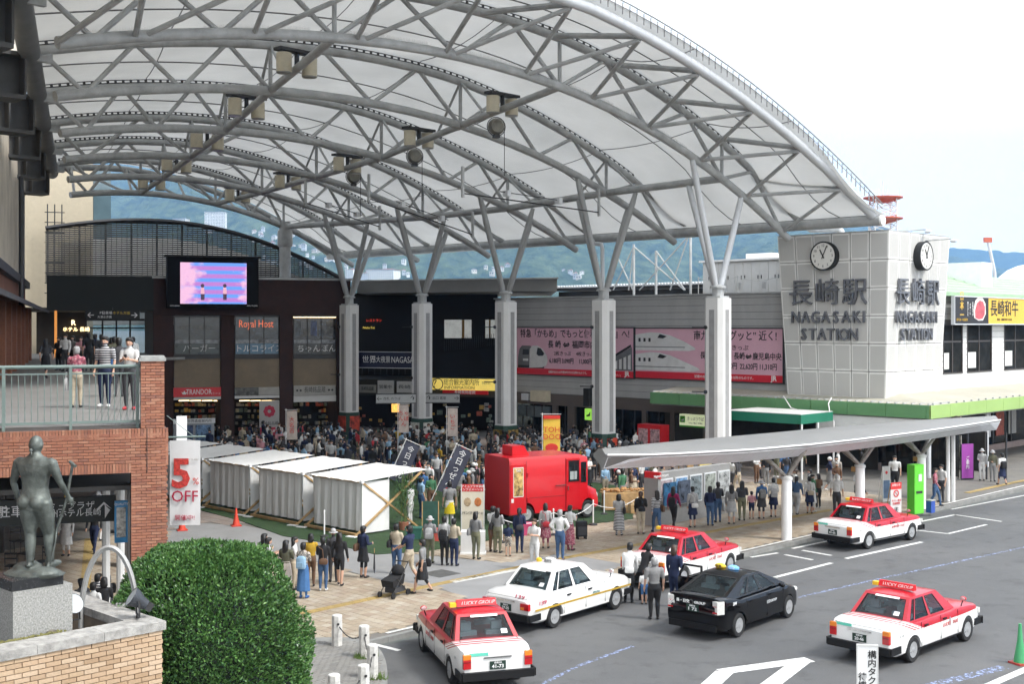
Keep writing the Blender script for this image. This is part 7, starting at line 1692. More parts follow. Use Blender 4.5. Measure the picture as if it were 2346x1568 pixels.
def cut_mesh(mb, mats, cutters):
	me = mesh('raw', mb, mats); o = bpy.data.objects.new('tmpb', me); COL.objects.link(o); cs = []
	for c in cutters:
		co_ = bpy.data.objects.new('tmpc', mesh('cut', c, mats)); COL.objects.link(co_); md = o.modifiers.new('b', 'BOOLEAN'); md.operation = 'DIFFERENCE'; md.object = co_; md.solver = 'EXACT'; cs.append(co_)
	dg = DG(); dg.update(); out = bpy.data.meshes.new_from_object(o.evaluated_get(dg))
	for x in cs + [o]: bpy.data.objects.remove(x)
	out.polygons.foreach_set('use_smooth', [True] * len(out.polygons)); out.set_sharp_from_angle(angle=R(32)); return out
def car(P, paint, sedan=True):
	"""build once per look: dict of part meshes; x forward, y left"""
	L, Wd = P['L'], P['W']; parts = []
	xs = [-L / 2 + L * i / 44 for i in range(45)]; rings = []
	for x in xs:
		zt = ipl(P['top'], x); w = Wd / 2 * ipl(P['plan'], x); zb = ipl(P['bot'], x); zm = zb + (zt - zb) * .55
		pr = [(w * .86, zb), (w * .97, zb + .07), (w, zb + .2), (w, zm), (w * .985, zt - .12), (w * .95, zt - .035), (w * .86, zt), (w * .5, zt + .018), (0, zt + .025)]
		rings.append([(x, y, z) for y, z in pr] + [(x, -y, z) for y, z in pr[-2::-1]])
	cut = []
	for wx in P['wx']: c = MB(); c.lathe([(.345, -Wd), (.345, Wd)], 24, (wx, 0, .31), 'Y'); cut.append(c)
	parts.append(('body', cut_mesh(MB().loft(rings), paint, cut), None))
	inner = MB(); inner.bb((-L / 2 + .35, -Wd / 2 + .24, .2), (L / 2 - .3, Wd / 2 - .24, .72)); parts.append(('underbody', mesh('underbody', inner, M_cabin), None))
	# greenhouse: a frame with panes
	b0, b1, r0, r1, zb, zr = P['gb'][0], P['gb'][1], P['gr'][0], P['gr'][1], P['zb'], P['zr']; wb, wr = P['gw']
	fr = MB(); gls = []
	def quad(A, B, C, D, holes, name='side_window'):
		"""A,B bottom, C,D top; holes: u ranges"""
		A, B, C, D = map(Vector, (A, B, C, D)); n = (B - A).cross(D - A).normalized(); cen = (A + B + C + D) / 4
		if n.dot(cen - Vector(((b0 + b1) / 2, 0, zb))) < 0: n = -n
		f = lambda u_, v_: (A.lerp(B, u_)).lerp(D.lerp(C, u_), v_)
		v0, v1 = .06, .90; us = [0.] + [q for h in holes for q in h] + [1.]
		def pc(ua, ub, va, vb): fr.poly([f(ua, va), f(ub, va), f(ub, vb), f(ua, vb)], -n * .03)
		pc(0, 1, 0, v0); pc(0, 1, v1, 1)
		for i in range(0, len(us), 2): pc(us[i], us[i + 1], v0, v1)
		for h in holes:
			gp = MB(); gp.poly([f(h[0], v0) - n * .008, f(h[1], v0) - n * .008, f(h[1], v1) - n * .008, f(h[0], v1) - n * .008], -n * .006); gls.append((name, mesh('pane', gp, M_cg)))
			e = .012; sl = MB()
			for (ua, ub, va, vb) in ((h[0], h[1], v0, v0 + e * 2), (h[0], h[1], v1 - e * 2, v1), (h[0], h[0] + e, v0, v1), (h[1] - e, h[1], v0, v1)): sl.poly([f(ua, va) + n * .002, f(ub, va) + n * .002, f(ub, vb) + n * .002, f(ua, vb) + n * .002], -n * .008)
			gls.append(('window_seal', mesh('window_seal', sl, M_black if P.get('dark_seal') else M_bump)))
	for s in (1, -1): quad((b0, s * wb, zb), (b1, s * wb, zb), (r1, s * wr, zr), (r0, s * wr, zr), P['side'])
	quad((b0, wb, zb), (b0, -wb, zb), (r0, -wr, zr), (r0, wr, zr), [(.07, .93)], 'rear_window'); quad((b1, wb, zb), (b1, -wb, zb), (r1, -wr, zr), (r1, wr, zr), [(.06, .94)], 'windscreen')
	rf = [[(r0 - .0, wr, zr), (r0, -wr, zr), (r1, -wr, zr), (r1, wr, zr)]]
	n_ = 8; grid = []
	for i in range(n_ + 1):
		for j in range(n_ + 1):
			a, b = i / n_, j / n_; e = max(abs(a - .5), abs(b - .5)) * 2; grid.append((r0 + (r1 - r0) * a, -wr + 2 * wr * b, zr + P['crown'] * (1 - (abs(2 * a - 1)) ** 3) * (1 - (abs(2 * b - 1)) ** 3) - .004))
	fr.add(grid, [(i * (n_ + 1) + j, (i + 1) * (n_ + 1) + j, (i + 1) * (n_ + 1) + j + 1, i * (n_ + 1) + j + 1) for i in range(n_) for j in range(n_)])
	parts.append(('roof', mesh('roof', fr, P.get('roofmat', paint), 40), None))
	for nm, me in gls: parts.append((nm, me, None))
	st = MB()
	for x, n2 in ((P['seat'][0], 2), (P['seat'][1], 2)):
		for y in (-.36, .36):
			st.loft([[(x - .07 + dx, y + dy, z) for dx, dy in ((0, -.25), (.13, -.25), (.13, .25), (0, .25))] for z in (.5, zb + .12)]); st.loft([[(x - .05 + dx, y + dy, z) for dx, dy in ((0, -.12), (.1, -.12), (.1, .12), (0, .12))] for z in (zb + .14, zb + .32)])
	parts.append(('seat_covers', mesh('seat_covers', st, M_seat), None))
	parts.append(('cabin_shade_sheet', mesh('cabin_shade_sheet', MB().box(((b0 + b1) / 2, 0, zb - .0), (b1 - b0 - .1, wb * 1.9, .03)), M_cabin), None))  # black sheet at belt height paints in the shade inside the cabin
	# wheels
	wm = MB(); wm.lathe([(.19, -.06), (.19, -.09), (.28, -.095), (.305, -.07), (.305, .07), (.28, .095), (.19, .09), (.19, .06)], 28, (0, 0, 0), 'Y', cap=False); ty = mesh('tyre', wm, M_tyre, 40)
	rm = MB(); rm.lathe([(.195, .085), (.18, .06), (.09, .075), (.05, .095), (.001, .10)], 28, (0, 0, 0), 'Y'); rm.lathe([(.195, -.085), (.18, -.06), (.001, -.06)], 20, (0, 0, 0), 'Y')
	ns = P.get('spokes', 8); sp = MB()
	for i in range(ns): a = 2 * math.pi * i / ns; sp.box((.138 * math.cos(a), .074, .138 * math.sin(a)), (.055, .012, .045), 0, 0, Matrix.Rotation(-a, 3, 'Y'))
	P['wheel'] = (ty, mesh('rim', rm, P.get('rim', M_rim), 40), mesh('vent_holes', sp, M_dark))
	P['parts'] = parts; return P
def place_car(P, name, label, cat, rear, front, group=None, plate='41-73', number=None, extra=None):
	"""rear and front: ground points of the visible near-side wheels (already world), or centre line pts"""
	d = (front - rear).normalized(); ang = math.atan2(d.y, d.x); n = Vector((-d.y, d.x, 0)); c = rear - d * P['wx'][0] + n * P.get('side_off', 0)
	t = thing(name, label, cat, (c.x, c.y, 0), ang, group)
	for nm, me, _ in P['parts']: obj(nm, me, None, t)
	ty, ri, ho = P['wheel']; hw = P['W'] / 2 - .105
	for wx in P['wx']:
		for s in (1, -1):
			w = obj('wheel', ty, None, t, loc=(wx, s * hw, .305), rot=(0, 0, 0 if s > 0 else math.pi)); obj('rim', ri, None, w); obj('vent_holes', ho, None, w)
	L, W2 = P['L'] / 2, P['W'] / 2
	plt_ = obj('licence_plate', MB().box((-L - .012, 0, P['pz']), (.02, .36, .175)), mat('plate_green', (.008, .03, .02), .5, 0, 0), t)
	RB = (R(90), 0, R(-90)); text(plate, M_wtxt, plt_, (-L - .026, 0, P['pz'] - .025), .105, RB, width=.29, off=.002); text('長崎500', M_wtxt, plt_, (-L - .026, 0, P['pz'] + .055), .05, RB)
	if extra: extra(t, L, W2, RB)
	return t
CF = dict(L=4.65, W=1.695, wx=(-1.30, 1.485), top=[(-2.33, .82), (-2.22, .955), (-1.9, .99), (-1.4, .985), (-1.2, .93), (.7, .93), (.9, .955), (1.6, .92), (2.1, .85), (2.28, .78), (2.33, .66)],
          plan=[(-2.33, .88), (-2.1, .965), (-1.2, 1.0), (1.2, 1.0), (2.0, .95), (2.33, .84)], bot=[(-2.33, .32), (-1.9, .22), (1.9, .22), (2.33, .30)],
          gb=(-1.52, .92), gr=(-1.02, .26), gw=(.755, .585), zb=.93, zr=1.455, crown=.06, side=[(.075, .155), (.175, .455), (.50, .80)], seat=(-.95, .0), pz=.62)
CR = car(dict(CF), M_liv); CW = car(dict(CF), M_pw)
def red_arc(t, L, W2, RB, white=False, sign='LUCKY GROUP', number='G-28', side='LUCKY  TAXI'):
	for x, s in ((-L - .03, -1), (L + .0, 1)): b = MB(); b.loft([[(x - s * .04 + s * .0, y * (W2 + .01) * 1.0, z) for y in (-1, -.9, .9, 1)] + [(x + s * .07, y * (W2 - .04), z) for y in (1, .9, -.9, -1)] for z in (.33, .5)]); [b.box((x - s * .2, k_ * (W2 - .005 - .03 * (s > 0)), .42), (.46, .03, .17)) for k_ in (1, -1)]; obj('bumper', b, M_bump, t)
	for s in (1, -1):
		if not white:
			a = obj('tail_lamp', MB().box((-L + .005, s * (W2 - .155), .68), (.09, .17, .20)), M_rl, t); obj('indicator', MB().box((-L + .008, s * (W2 - .155), .83), (.085, .17, .10)), M_amb, a)
			obj('lamp_gap', MB().box((-L - .042, s * (W2 - .155), .725), (.003, .17, .012)), M_bump, a)
		else:
			a = obj('tail_lamp', MB().box((-L + .005, s * (W2 - .20), .70), (.09, .28, .17)), M_rl, t); obj('indicator', MB().box((-L + .0, s * (W2 - .27), .66), (.085, .12, .07)), M_amb, a)
		obj('headlight', MB().box((L - .06, s * (W2 - .22), .66), (.08, .28, .13)), M_cl, t)
		m_ = obj('fender_mirror', MB().ell((1.25, s * (W2 - .02), 1.12), (.045, .085, .06), 10, 6), M_pw if white else mat('mirror_red', (.5, .012, .02), .3), t); obj('mirror_stalk', MB().path([(1.28, s * (W2 - .1), .9), (1.25, s * (W2 - .03), 1.09)], .014, 5), M_bump, m_); obj('mirror_glass', MB().ell((1.215, s * (W2 - .02), 1.12), (.014, .07, .048), 10, 5), mat('mirror_pink', (.6, .45, .45), .1, .3, 0), m_)
		dr = MB()
		for x in (-.93, .04, .93): dr.bar((x, s * (W2 + .001), .33), (x + (.0 if x else 0), s * (W2 - .012), .90), .012, .006)
		obj('door_seam', dr, M_bump, t); hd = MB(); [hd.box((x, s * (W2 + .012), .80), (.16, .03, .035)) for x in (-.72, .22)]; obj('door_handle', hd, M_bump, t)
		rub = MB(); rub.box((0, s * (W2 + .002), .30), (2.2, .012, .035)); obj('sill_trim', rub, M_bump if not white else M_white2, t)
		if white: gs = MB(); gs.box((0, s * (W2 + .003), .60), (4.3, .008, .05)); obj('gold_stripe', gs, mat('gold_stripe', (.42, .27, .03), .4, 0, .05), t)
		rot = (R(90), 0, R(180)) if s > 0 else RV
		if not white:
			text(side, mat('crest_red', (.5, .1, .1), .5, 0, 0), t, (.5, s * (W2 + .012), .64), .13, rot, shear=.3); e = MB(); e.ell((.5, s * (W2 + .006), .68), (.05, .006, .12), 8, 5); obj('emblem', e, mat('crest_grey', (.35, .3, .3), .5, 0, 0), t); text(number, M_steel, t, (-1.85, s * (W2 - .01), .72), .085, rot)
		else: text('139', mat('crimson_print', (1, 1, 1)), t, (-1.85, s * (W2 + .004), .76), .16, rot, width=.36); text('ATSUTA', mat('teal_print', (.05, .2, .2), .5, 0, 0), t, (.5, s * (W2 + .008), .66), .09, rot)
	rs = obj('roof_sign', MB().poly([(-.62, -.47, 1.53), (-.48, -.47, 1.53), (-.5, -.47, 1.67), (-.56, -.47, 1.67)], (0, .94, 0)) if not white else MB().ell((-.45, 0, 1.56), (.11, .2, .09), 14, 8), M_redsign if not white else M_white, t)
	if not white: text(sign, M_wtxt, rs, (-.60, -.03, 1.595), .115, (R(90), 0, R(-90)), width=.76, shear=.25); obj('yellow_lamp', MB().box((-.55, .56, 1.57), (.13, .15, .09)), M_yel, t)
	else: text('会日空', M_txt, rs, (-.57, 0, 1.57), .09, (R(90), 0, R(-90))); obj('yellow_lamp', MB().ell((-.5, .36, 1.54), (.06, .1, .07), 10, 6), M_yel, t); text('139', mat('crimson_print', (1, 1, 1)), t, (-L + .05, -.42, .925), .14, (R(60), 0, R(-90)), width=.36)
	k = MB(); k.box((-L - .018, 0, .795), (.02, .62, .03)); obj('boot_trim', k, M_chrome, t)
	tl = MB(); tl.box((-L + .02, 0, .90), (.006, 1.3, .006)).bar((-L + .03, .66, .90), (-1.55, .66, 1.005), .008, .008).bar((-L + .03, -.66, .90), (-1.55, -.66, 1.005), .008, .008); obj('boot_seam', tl, M_bump, t)
	if not white: obj('teal_sticker', MB().box((-L - .004, .42, .87), (.012, .42, .06)), mat('teal_sticker', (.12, .55, .42), .5, 0, 0), t)
	wp = MB(); wp.bar((1.02, .3, .99), (.75, -.2, 1.12), .015, .015).bar((1.02, -.3, .99), (.78, -.65, 1.1), .015, .015); obj('wiper', wp, M_bump, t)
	obj('rear_sticker', MB().poly([(-1.41, -.5, 1.06), (-1.41, -.36, 1.06), (-1.33, -.36, 1.14), (-1.33, -.5, 1.14)], (-.006, 0, .004)).poly([(-1.10, .28, 1.385), (-1.10, -.35, 1.385), (-1.06, -.35, 1.425), (-1.06, .28, 1.425)], (-.012, 0, .008)), M_wtxt, t)
CR['side_off'] = 0; GT = 'taxis in the rank'
def near(px0, py0, px1, py1, side, W):
	a, b = g(px0, py0), g(px1, py1); d = (b - a).normalized(); n = Vector((-d.y, d.x, 0)) * side * (W / 2 - .03); return a + n, b + n
a, b = near(1030, 1567, 967, 1495, -1, 1.695); place_car(CR, 'taxi', 'red and white taxi nearest the camera at bottom centre, seen from behind', 'taxi', a, b, GT, '41-73', extra=lambda t, L, W, RB: red_arc(t, L, W, RB, number='28'))
a, b = near(1271, 1440, 1408, 1398, 1, 1.695); place_car(CW, 'taxi', 'white taxi with gold side stripe and number 139 on its boot', 'taxi', a, b, GT, '27-35', extra=lambda t, L, W, RB: red_arc(t, L, W, RB, True))
a, b = near(1566, 1346, 1688, 1309, 1, 1.695); place_car(CR, 'taxi', 'red and white taxi behind the black car, people standing at its boot', 'taxi', a, b, GT, '32-10', extra=lambda t, L, W, RB: red_arc(t, L, W, RB, number='G-12'))
a, b = near(1991, 1259, 2087, 1239, 1, 1.695); place_car(CR, 'taxi', 'red and white taxi farthest up the rank beside the canopy posts', 'taxi', a, b, GT, '41-65', extra=lambda t, L, W, RB: red_arc(t, L, W, RB, number='228', side='SHINWA TAXI'))
a, b = near(2092, 1519, 2202, 1476, 1, 1.695); place_car(CR, 'taxi', 'red and white taxi at the lower right in the middle of the road', 'taxi', a, b, GT, '20-46', extra=lambda t, L, W, RB: red_arc(t, L, W, RB, number='G-115'))
PR = dict(L=4.46, W=1.745, wx=(-1.36, 1.34), top=[(-2.23, .86), (-2.16, 1.06), (-1.9, 1.08), (-1.2, .96), (.9, .95), (1.3, .93), (1.8, .80), (2.1, .66), (2.23, .5)], plan=[(-2.23, .86), (-2.0, .95), (-1.2, 1.0), (1.2, 1.0), (1.9, .9), (2.23, .68)], bot=[(-2.23, .34), (-1.9, .2), (1.9, .18), (2.23, .24)],
          gb=(-2.06, 1.22), gr=(-.72, .12), gw=(.77, .57), zb=.98, zr=1.43, crown=.07, side=[(.24, .36), (.38, .60), (.625, .87)], seat=(-.75, .1), pz=.78, spokes=5, dark_seal=True)
PC = car(dict(PR), M_pk)
def prius(t, L, W2, RB):
	for s in (1, -1):
		a = obj('tail_lamp', MB().loft([[(-L + .02, s * (W2 - .30), z), (-L - .02, s * (W2 - .14), z), (-L + .16, s * (W2 - .035), z), (-L + .2, s * (W2 - .1), z)] for z in (.70, 1.02)]), M_cl, t); obj('red_stripe', MB().box((-L - .012, s * (W2 - .21), .74), (.02, .14, .04)).box((-L - .012, s * (W2 - .21), .9), (.02, .1, .015)), M_rl, a)
		obj('headlight', MB().ell((L - .33, s * (W2 - .2), .68), (.2, .1, .08), 10, 6), M_cl, t); obj('door_mirror', MB().ell((.72, s * (W2 + .08), 1.02), (.07, .1, .07), 10, 6), M_pk, t)
		dr = MB(); [dr.bar((x, s * (W2 + .001), .3), (x, s * (W2 - .012), .93), .01, .006) for x in (-.95, .1, 1.0)]; obj('door_seam', dr, M_bump, t); hd = MB(); [hd.box((x, s * (W2 + .012), .84), (.18, .03, .035)) for x in (-.75, .3)]; obj('door_handle', hd, M_pk, t)
		text('日交GROUP', M_steel2, t, (.3, s * (W2 + .012), .66), .1, (R(90), 0, R(180)) if s > 0 else RV)
		text('204', M_wtxt, t, (-1.62, s * (W2 - .0), .9), .12, (R(90), 0, R(180)) if s > 0 else RV)
	obj('rear_glass_panel', MB().poly([(-L - .006, .5, .88), (-L - .006, -.5, .88), (-L + .02, -.55, 1.0), (-L + .02, .55, 1.0)], (-.008, 0, 0)), M_dglass, t)
	text('長・日交     GROUP', M_wtxt, t, (-L - .02, .05, .93), .09, RB, width=.85, off=.002); text('204', M_wtxt, t, (-L - .02, .62, .86), .12, RB, off=.002)
	obj('oval_emblem', MB().lathe([(.05, 0), (.065, 0), (.065, .01), (.05, .01)], 16, (-L - .025, .03, .93), 'X', cap=False), M_chrome, t)
	obj('orange_display', MB().box((-1.98, -.45, 1.03), (.02, .3, .1)), mat('orange_led', (.7, .12, .02), .5, 0, .5, 40, emit=.2), t)
	for y, m_, tx in ((-.1, mat('lamp_blue', (.15, .4, .75), .3, 0, 0, emit=.15), '日交'), (.3, M_yel, '空車')):
		a = obj('roof_lamp', MB().ell((-.35, y, 1.53), (.09, .17, .075), 14, 8), m_, t); text(tx, M_wtxt if y < 0 else M_txt, a, (-.45, y, 1.54), .09, RB)
	b = MB(); b.box((-L - .01, 0, .34), (.06, W2 * 1.6, .16)); obj('bumper_insert', b, M_bump, t)
	obj('open_rear_door', MB().box((-.35, W2 + .35, .72), (.06, .8, .75)).bar((-.35, W2 + .02, 1.1), (-.30, W2 + .05, 1.42), .05, .05).bar((-.35, W2 + .72, 1.1), (-.30, W2 + .6, 1.42), .05, .05).bar((-.30, W2 + .03, 1.42), (-.30, W2 + .62, 1.42), .05, .05), M_pk, t)
a, b = near(1693, 1461, 1802, 1419, 1, 1.745); place_car(PC, 'taxi', 'black hatchback taxi with number 204 and its far side rear door open', 'taxi', a, b, GT, '1 72', extra=prius)
# ---- red step van ----
M_vr = mat('van_red', (.48, .004, .010), .32, 0, .04, 1.5, coat=.2)
a, b = g(1163, 1207, pz), g(1330, 1191, pz); d = (b - a).normalized(); n = Vector((-d.y, d.x, 0)); c = (a + b) / 2 + n * .95 + d * .46
van = thing('food_van', 'bright red step van food truck parked on the green turf', 'van', (c.x, c.y, pz), math.atan2(d.y, d.x))
xr, xf, hw = -2.55, 1.35, 1.0; vb = MB()
def vring(x, w, zt, zb): return [(x, w, zb), (x, w, zt - .12), (x, w - .06, zt), (x, -w + .06, zt), (x, -w, zt - .12), (x, -w, zb)]
vb.loft([vring(xr, hw, 2.42, .38), vring(xf, hw, 2.42, .38), vring(xf + .55, hw - .03, 2.30, .38)]); vb2 = MB(); vb2.loft([vring(xf + .56, hw - .03, 1.25, .38), vring(xf + 1.15, hw - .12, 1.05, .42), vring(xf + 1.3, hw - .2, .8, .46)])
cuts = []
for wx in (-1.55, 1.95): c_ = MB(); c_.lathe([(.42, -2), (.42, 2)], 20, (wx, 0, .36), 'Y'); cuts.append(c_)
obj('body', cut_mesh(vb, M_vr, cuts), None, van); obj('bonnet', cut_mesh(vb2, M_vr, cuts), None, van)
for wx in (-1.55, 1.95):
	for s in (1, -1):
		ty, ri, ho = CR['wheel']; w = obj('wheel', ty, None, van, loc=(wx, s * .82, .36), rot=(0, 0, 0 if s > 0 else math.pi)); w.scale = (1.15 / .83, 1.3, 1.15 / 1.1); obj('rim', ri, None, w); obj('vent_holes', ho, None, w)
obj('roof_vent', MB().poly([(-1.9, -.3, 2.42), (-.95, -.3, 2.42), (-1.25, -.3, 2.78), (-1.9, -.3, 2.78)], (0, .8, 0)), M_vr, van)
ys = -hw
obj('rear_panel', MB().box((-2.08, ys - .012, 1.3), (.86, .03, 1.75)), M_vr, van)
hh_ = obj('cab_door', MB().box((1.02, ys - .012, 1.35), (.78, .03, 1.85)), M_vr, van); obj('handle', MB().box((.72, ys - .04, 1.2), (.05, .04, .14)), M_chrome, hh_)
wd_ = obj('window', MB().box((1.05, ys - .032, 1.82), (.6, .02, .72)), M_dglass, van); obj('frame', MB().box((1.05, ys - .04, 1.82), (.03, .02, .72)).box((1.05, ys - .04, 2.19), (.64, .02, .03)).box((1.05, ys - .04, 1.45), (.64, .02, .03)), M_bump, wd_); obj('curtain', MB().box((1.02, ys - .046, 1.66), (.4, .006, .3)), mat('curtain_pale', (.3, .33, .32), .6, 0, .2), wd_)
obj('windscreen', MB().poly([(xf + .565, -.85, 1.35), (xf + .565, .85, 1.35), (xf + .565, .8, 2.15), (xf + .565, -.8, 2.15)], (.02, 0, 0)), M_dglass, van); obj('quarter_window', MB().box((xf + .3, ys + .012, 1.75), (.32, .02, .75)), M_dglass, van)
obj('food_poster', MB().box((-2.08, ys - .034, 1.55), (.5, .01, 1.0)), mat('burger_print', (.5, .34, .12), .4, 0, .8, 5), van); obj('poster_frame', MB().box((-2.08, ys - .03, 1.55), (.56, .012, 1.06)), M_white2, van); text('TAXI', M_wtxt, van, (-2.08, ys - .045, 1.96), .12, RV)
sm_ = MB(); [sm_.box((x, ys - .004, 1.35), (.02, .012, 1.9)) for x in (-2.55 + .08, -1.62, .6)]; sm_.box((-.5, ys - .006, .95), (2.1, .014, .02)); obj('body_seam', sm_, mat('seam_dark_red', (.2, .005, .01), .5), van)
obj('black_rail', MB().path([(-.0, ys - .05, 1.33), (.6, ys - .05, 1.33)], .018, 6), M_black, van); [obj('hinge', MB().box((-1.55, ys - .03, z), (.08, .04, .14)), M_vr, van) for z in (.9, 1.8)]
obj('door_mirror', MB().box((1.55, ys - .2, 1.75), (.04, .16, .3)), M_black, van); obj('side_hatch', MB().box((-.6, hw + .35, 2.2), (2.2, .8, .04), 0, 0, None), M_vr, van)
obj('fuel_flap', MB().box((-2.4, ys - .02, .9), (.14, .02, .14)), M_white2, van); obj('headlight', MB().lathe([(.13, 0), (.13, .04)], 14, (xf + 1.3, -.6, .8), 'X').lathe([(.13, 0), (.13, .04)], 14, (xf + 1.3, .6, .8), 'X'), M_cl, van); obj('bumper', MB().box((xf + 1.35, 0, .48), (.1, 1.7, .16)), M_bump, van)
van.scale = (.83, 1, 1.1)
# ======================= PEOPLE =======================
fA = [((-.20, .06, 1.12), (-.10, .28, 1.16)), ((.20, .06, 1.12), (.07, .29, 1.17))]
aR = [((-.22, .0, 1.10), (-.21, .07, .86)), ((.22, .0, 1.10), (.12, .26, 1.08))]
walk = ((-.07, .22, 0), (.08, -.24, .06)); wk = ((-.08, .16, .50), (.08, -.02, .47))
aw = [((-.22, -.08, 1.10), (-.22, -.05, .86)), ((.22, .06, 1.10), (.21, .2, .90))]
hip = [((-.33, -.08, 1.14), (-.17, .0, .98)), ((.33, -.08, 1.14), (.17, .0, .98))]
push = [((-.21, .12, 1.13), (-.19, .38, .98)), ((.21, .12, 1.13), (.19, .38, .98))]
BD = {}
def base(k, **kw): BD[k] = figure('body_' + k, **kw)
base('man', H=1.71, hips=.145, shoulders=.19, sleeve='short', lower='trousers', build=1.08)
base('man_long', H=1.70, hips=.145, shoulders=.19, sleeve='long', lower='trousers', build=1.1, arms=aR)
base('man_hips', H=1.70, hips=.15, shoulders=.185, sleeve='long', lower='trousers', arms=hip, build=1.1)
base('man_walk', H=1.72, hips=.145, shoulders=.19, sleeve='short', lower='capri', legs=walk, knees=wk, arms=push, build=1.05)
base('reader', H=1.60, sleeve='short', lower='trousers', arms=fA, lean=.06)
base('reader_long', H=1.60, sleeve='long', lower='trousers', arms=fA, loose=1.12)
base('woman', H=1.58, sleeve='long', lower='trousers', arms=aR, loose=1.1)
base('skirt', H=1.58, sleeve='long', lower='skirt', hem=.52, arms=aR)
base('long_skirt', H=1.58, sleeve='short', lower='long_skirt', hem=.22, arms=fA)
base('dress', H=1.57, sleeve='long', lower='skirt', hem=.40, loose=1.15)
base('shorts', H=1.62, sleeve='long', lower='shorts', legs=((-.06, .1, 0), (.09, -.12, 0)))
base('walker', H=1.62, sleeve='long', lower='trousers', legs=walk, knees=wk, arms=aw)
base('walker_skirt', H=1.58, sleeve='short', lower='skirt', hem=.45, legs=((-.07, .24, .0), (.08, -.26, .07)), knees=((-.08, .16, .5), (.08, -.04, .47)), arms=aw)
base('leaning', H=1.66, sleeve='long', lower='trousers', lean=.42, arms=[((-.2, .2, 1.0), (-.14, .34, .80)), ((.2, .2, 1.0), (.14, .34, .8))])
base('child', H=1.12, hips=.165, shoulders=.17, sleeve='short', lower='shorts', build=1.12)
cl_c = {'white': (.62, .62, .61), 'black': (.012, .012, .014), 'grey': (.20, .20, .20), 'navy': (.012, .02, .06), 'pale grey': (.38, .38, .38), 'beige': (.42, .36, .27), 'khaki': (.16, .16, .10), 'blue': (.05, .14, .32), 'light blue': (.25, .40, .55), 'red': (.40, .03, .04), 'mustard': (.42, .26, .02), 'denim': (.05, .10, .20), 'charcoal': (.045, .045, .05), 'pink': (.50, .25, .28), 'brown': (.13, .07, .04), 'olive': (.09, .09, .06), 'green': (.05, .16, .08), 'purple': (.15, .06, .2), 'yellow': (.70, .55, .02), 'cobalt': (.02, .07, .28), 'maroon': (.25, .01, .07)}
def cloth(c):
	if 'cloth_' + c in MATS: return MATS['cloth_' + c]
	if c == 'striped':
		m = mat('cloth_striped', (.6, .6, .6), .9, 0, 0); t = m.node_tree; w = t.nodes.new('ShaderNodeTexWave'); w.bands_direction = 'Z'; w.inputs['Scale'].default_value = 5.5; tc_ = t.nodes.new('ShaderNodeTexCoord'); r = t.nodes.new('ShaderNodeValToRGB'); r.color_ramp.interpolation = 'CONSTANT'; r.color_ramp.elements[0].color = (.02, .02, .03, 1); r.color_ramp.elements[1].color = (.6, .6, .6, 1); r.color_ramp.elements[1].position = .6
		t.links.new(tc_.outputs['Object'], w.inputs[0]); t.links.new(w.outputs['Color'], r.inputs[0]); t.links.new(r.outputs[0], t.nodes['Principled BSDF'].inputs['Base Color']); return m
	if c in ('floral', 'checked', 'plaid'):
		m = mat('cloth_' + c, (.5, .5, .5), .9, 0, 0); t = m.node_tree; v = t.nodes.new('ShaderNodeTexVoronoi' if c == 'floral' else 'ShaderNodeTexChecker'); v.inputs['Scale'].default_value = 16 if c == 'floral' else 26; tc_ = t.nodes.new('ShaderNodeTexCoord'); r = t.nodes.new('ShaderNodeValToRGB'); e = r.color_ramp.elements
		e[0].color = (.45, .4, .38, 1) if c != 'checked' else (.05, .05, .06, 1); e[1].color = (.06, .04, .05, 1) if c == 'floral' else (.5, .45, .38, 1); t.links.new(tc_.outputs['Object'], v.inputs[0]); t.links.new(v.outputs[0] if c == 'floral' else v.outputs['Fac'], r.inputs[0])
		if c == 'floral': k = e.new(.5); k.color = (.35, .08, .12, 1)
		t.links.new(r.outputs[0], t.nodes['Principled BSDF'].inputs['Base Color']); return m
	return mat('cloth_' + c, cl_c[c], .9, 0, .15, 9, .3, 60)
HC = {'black': (.010, .009, .009), 'brown': (.05, .026, .015), 'grey': (.30, .30, .30)}
def hair_mesh(kind):
	mb = MB()
	z0 = .012
	if kind == 'cap': mb.ell((0, -.01, .035), (.092, .108, .095), 14, 7); mb.poly([(-.06, .07, .03), (.06, .07, .03), (.05, .15, .015), (-.05, .15, .015)], (0, 0, .012))
	elif kind == 'hat': mb.ell((0, -.005, .05), (.095, .11, .09), 14, 7); mb.lathe([(.09, .03), (.15, .012), (.16, .0), (.09, .018)], 18, (0, 0, 0))
	else:
		rings = []
		for z, rx, ry, y in ((.125, .02, .03, -.01), (.115, .055, .065, -.01), (.085, .082, .098, -.012), (.04, .088, .102, -.018), (0, .087, .085, -.032), (-.05, .082, .07, -.04), (-.09, .066, .052, -.045)):
			rings.append([Vector((rx * math.cos(a * .3307) * (1 + .04 * math.sin(a * 2.3 + z * 40)), y + ry * math.sin(a * .3307), z)) for a in range(19)])
		mb.loft(rings)
		mb.ell((0, .045, .075), (.07, .055, .04), 10, 5)
		if kind in ('bob', 'long'):
			zz = -.16 if kind == 'bob' else -.36
			mb.loft([[Vector((w * math.cos(a * .45) * (1 + .05 * math.sin(a * 3)), y + d * math.sin(a * .45), z)) for a in range(14)] for z, w, d, y in ((.06, .090, .075, -.04), (-.06, .097, .066, -.045), (zz * .7, .095, .05, -.065), (zz, .05, .02, -.075))])
		if kind == 'tail': mb.path([(0, -.11, .05), (0, -.16, .03), (0, -.17, -.08), (0, -.14, -.2)], [.02, .04, .035, .01], 8)
		if kind == 'bun': mb.ell((0, -.09, .09), (.045, .045, .04), 8, 6)
	return mesh('hair', mb, M_txt, True)
HM = {k: hair_mesh(k) for k in ('short', 'bob', 'long', 'tail', 'bun', 'cap', 'hat')}
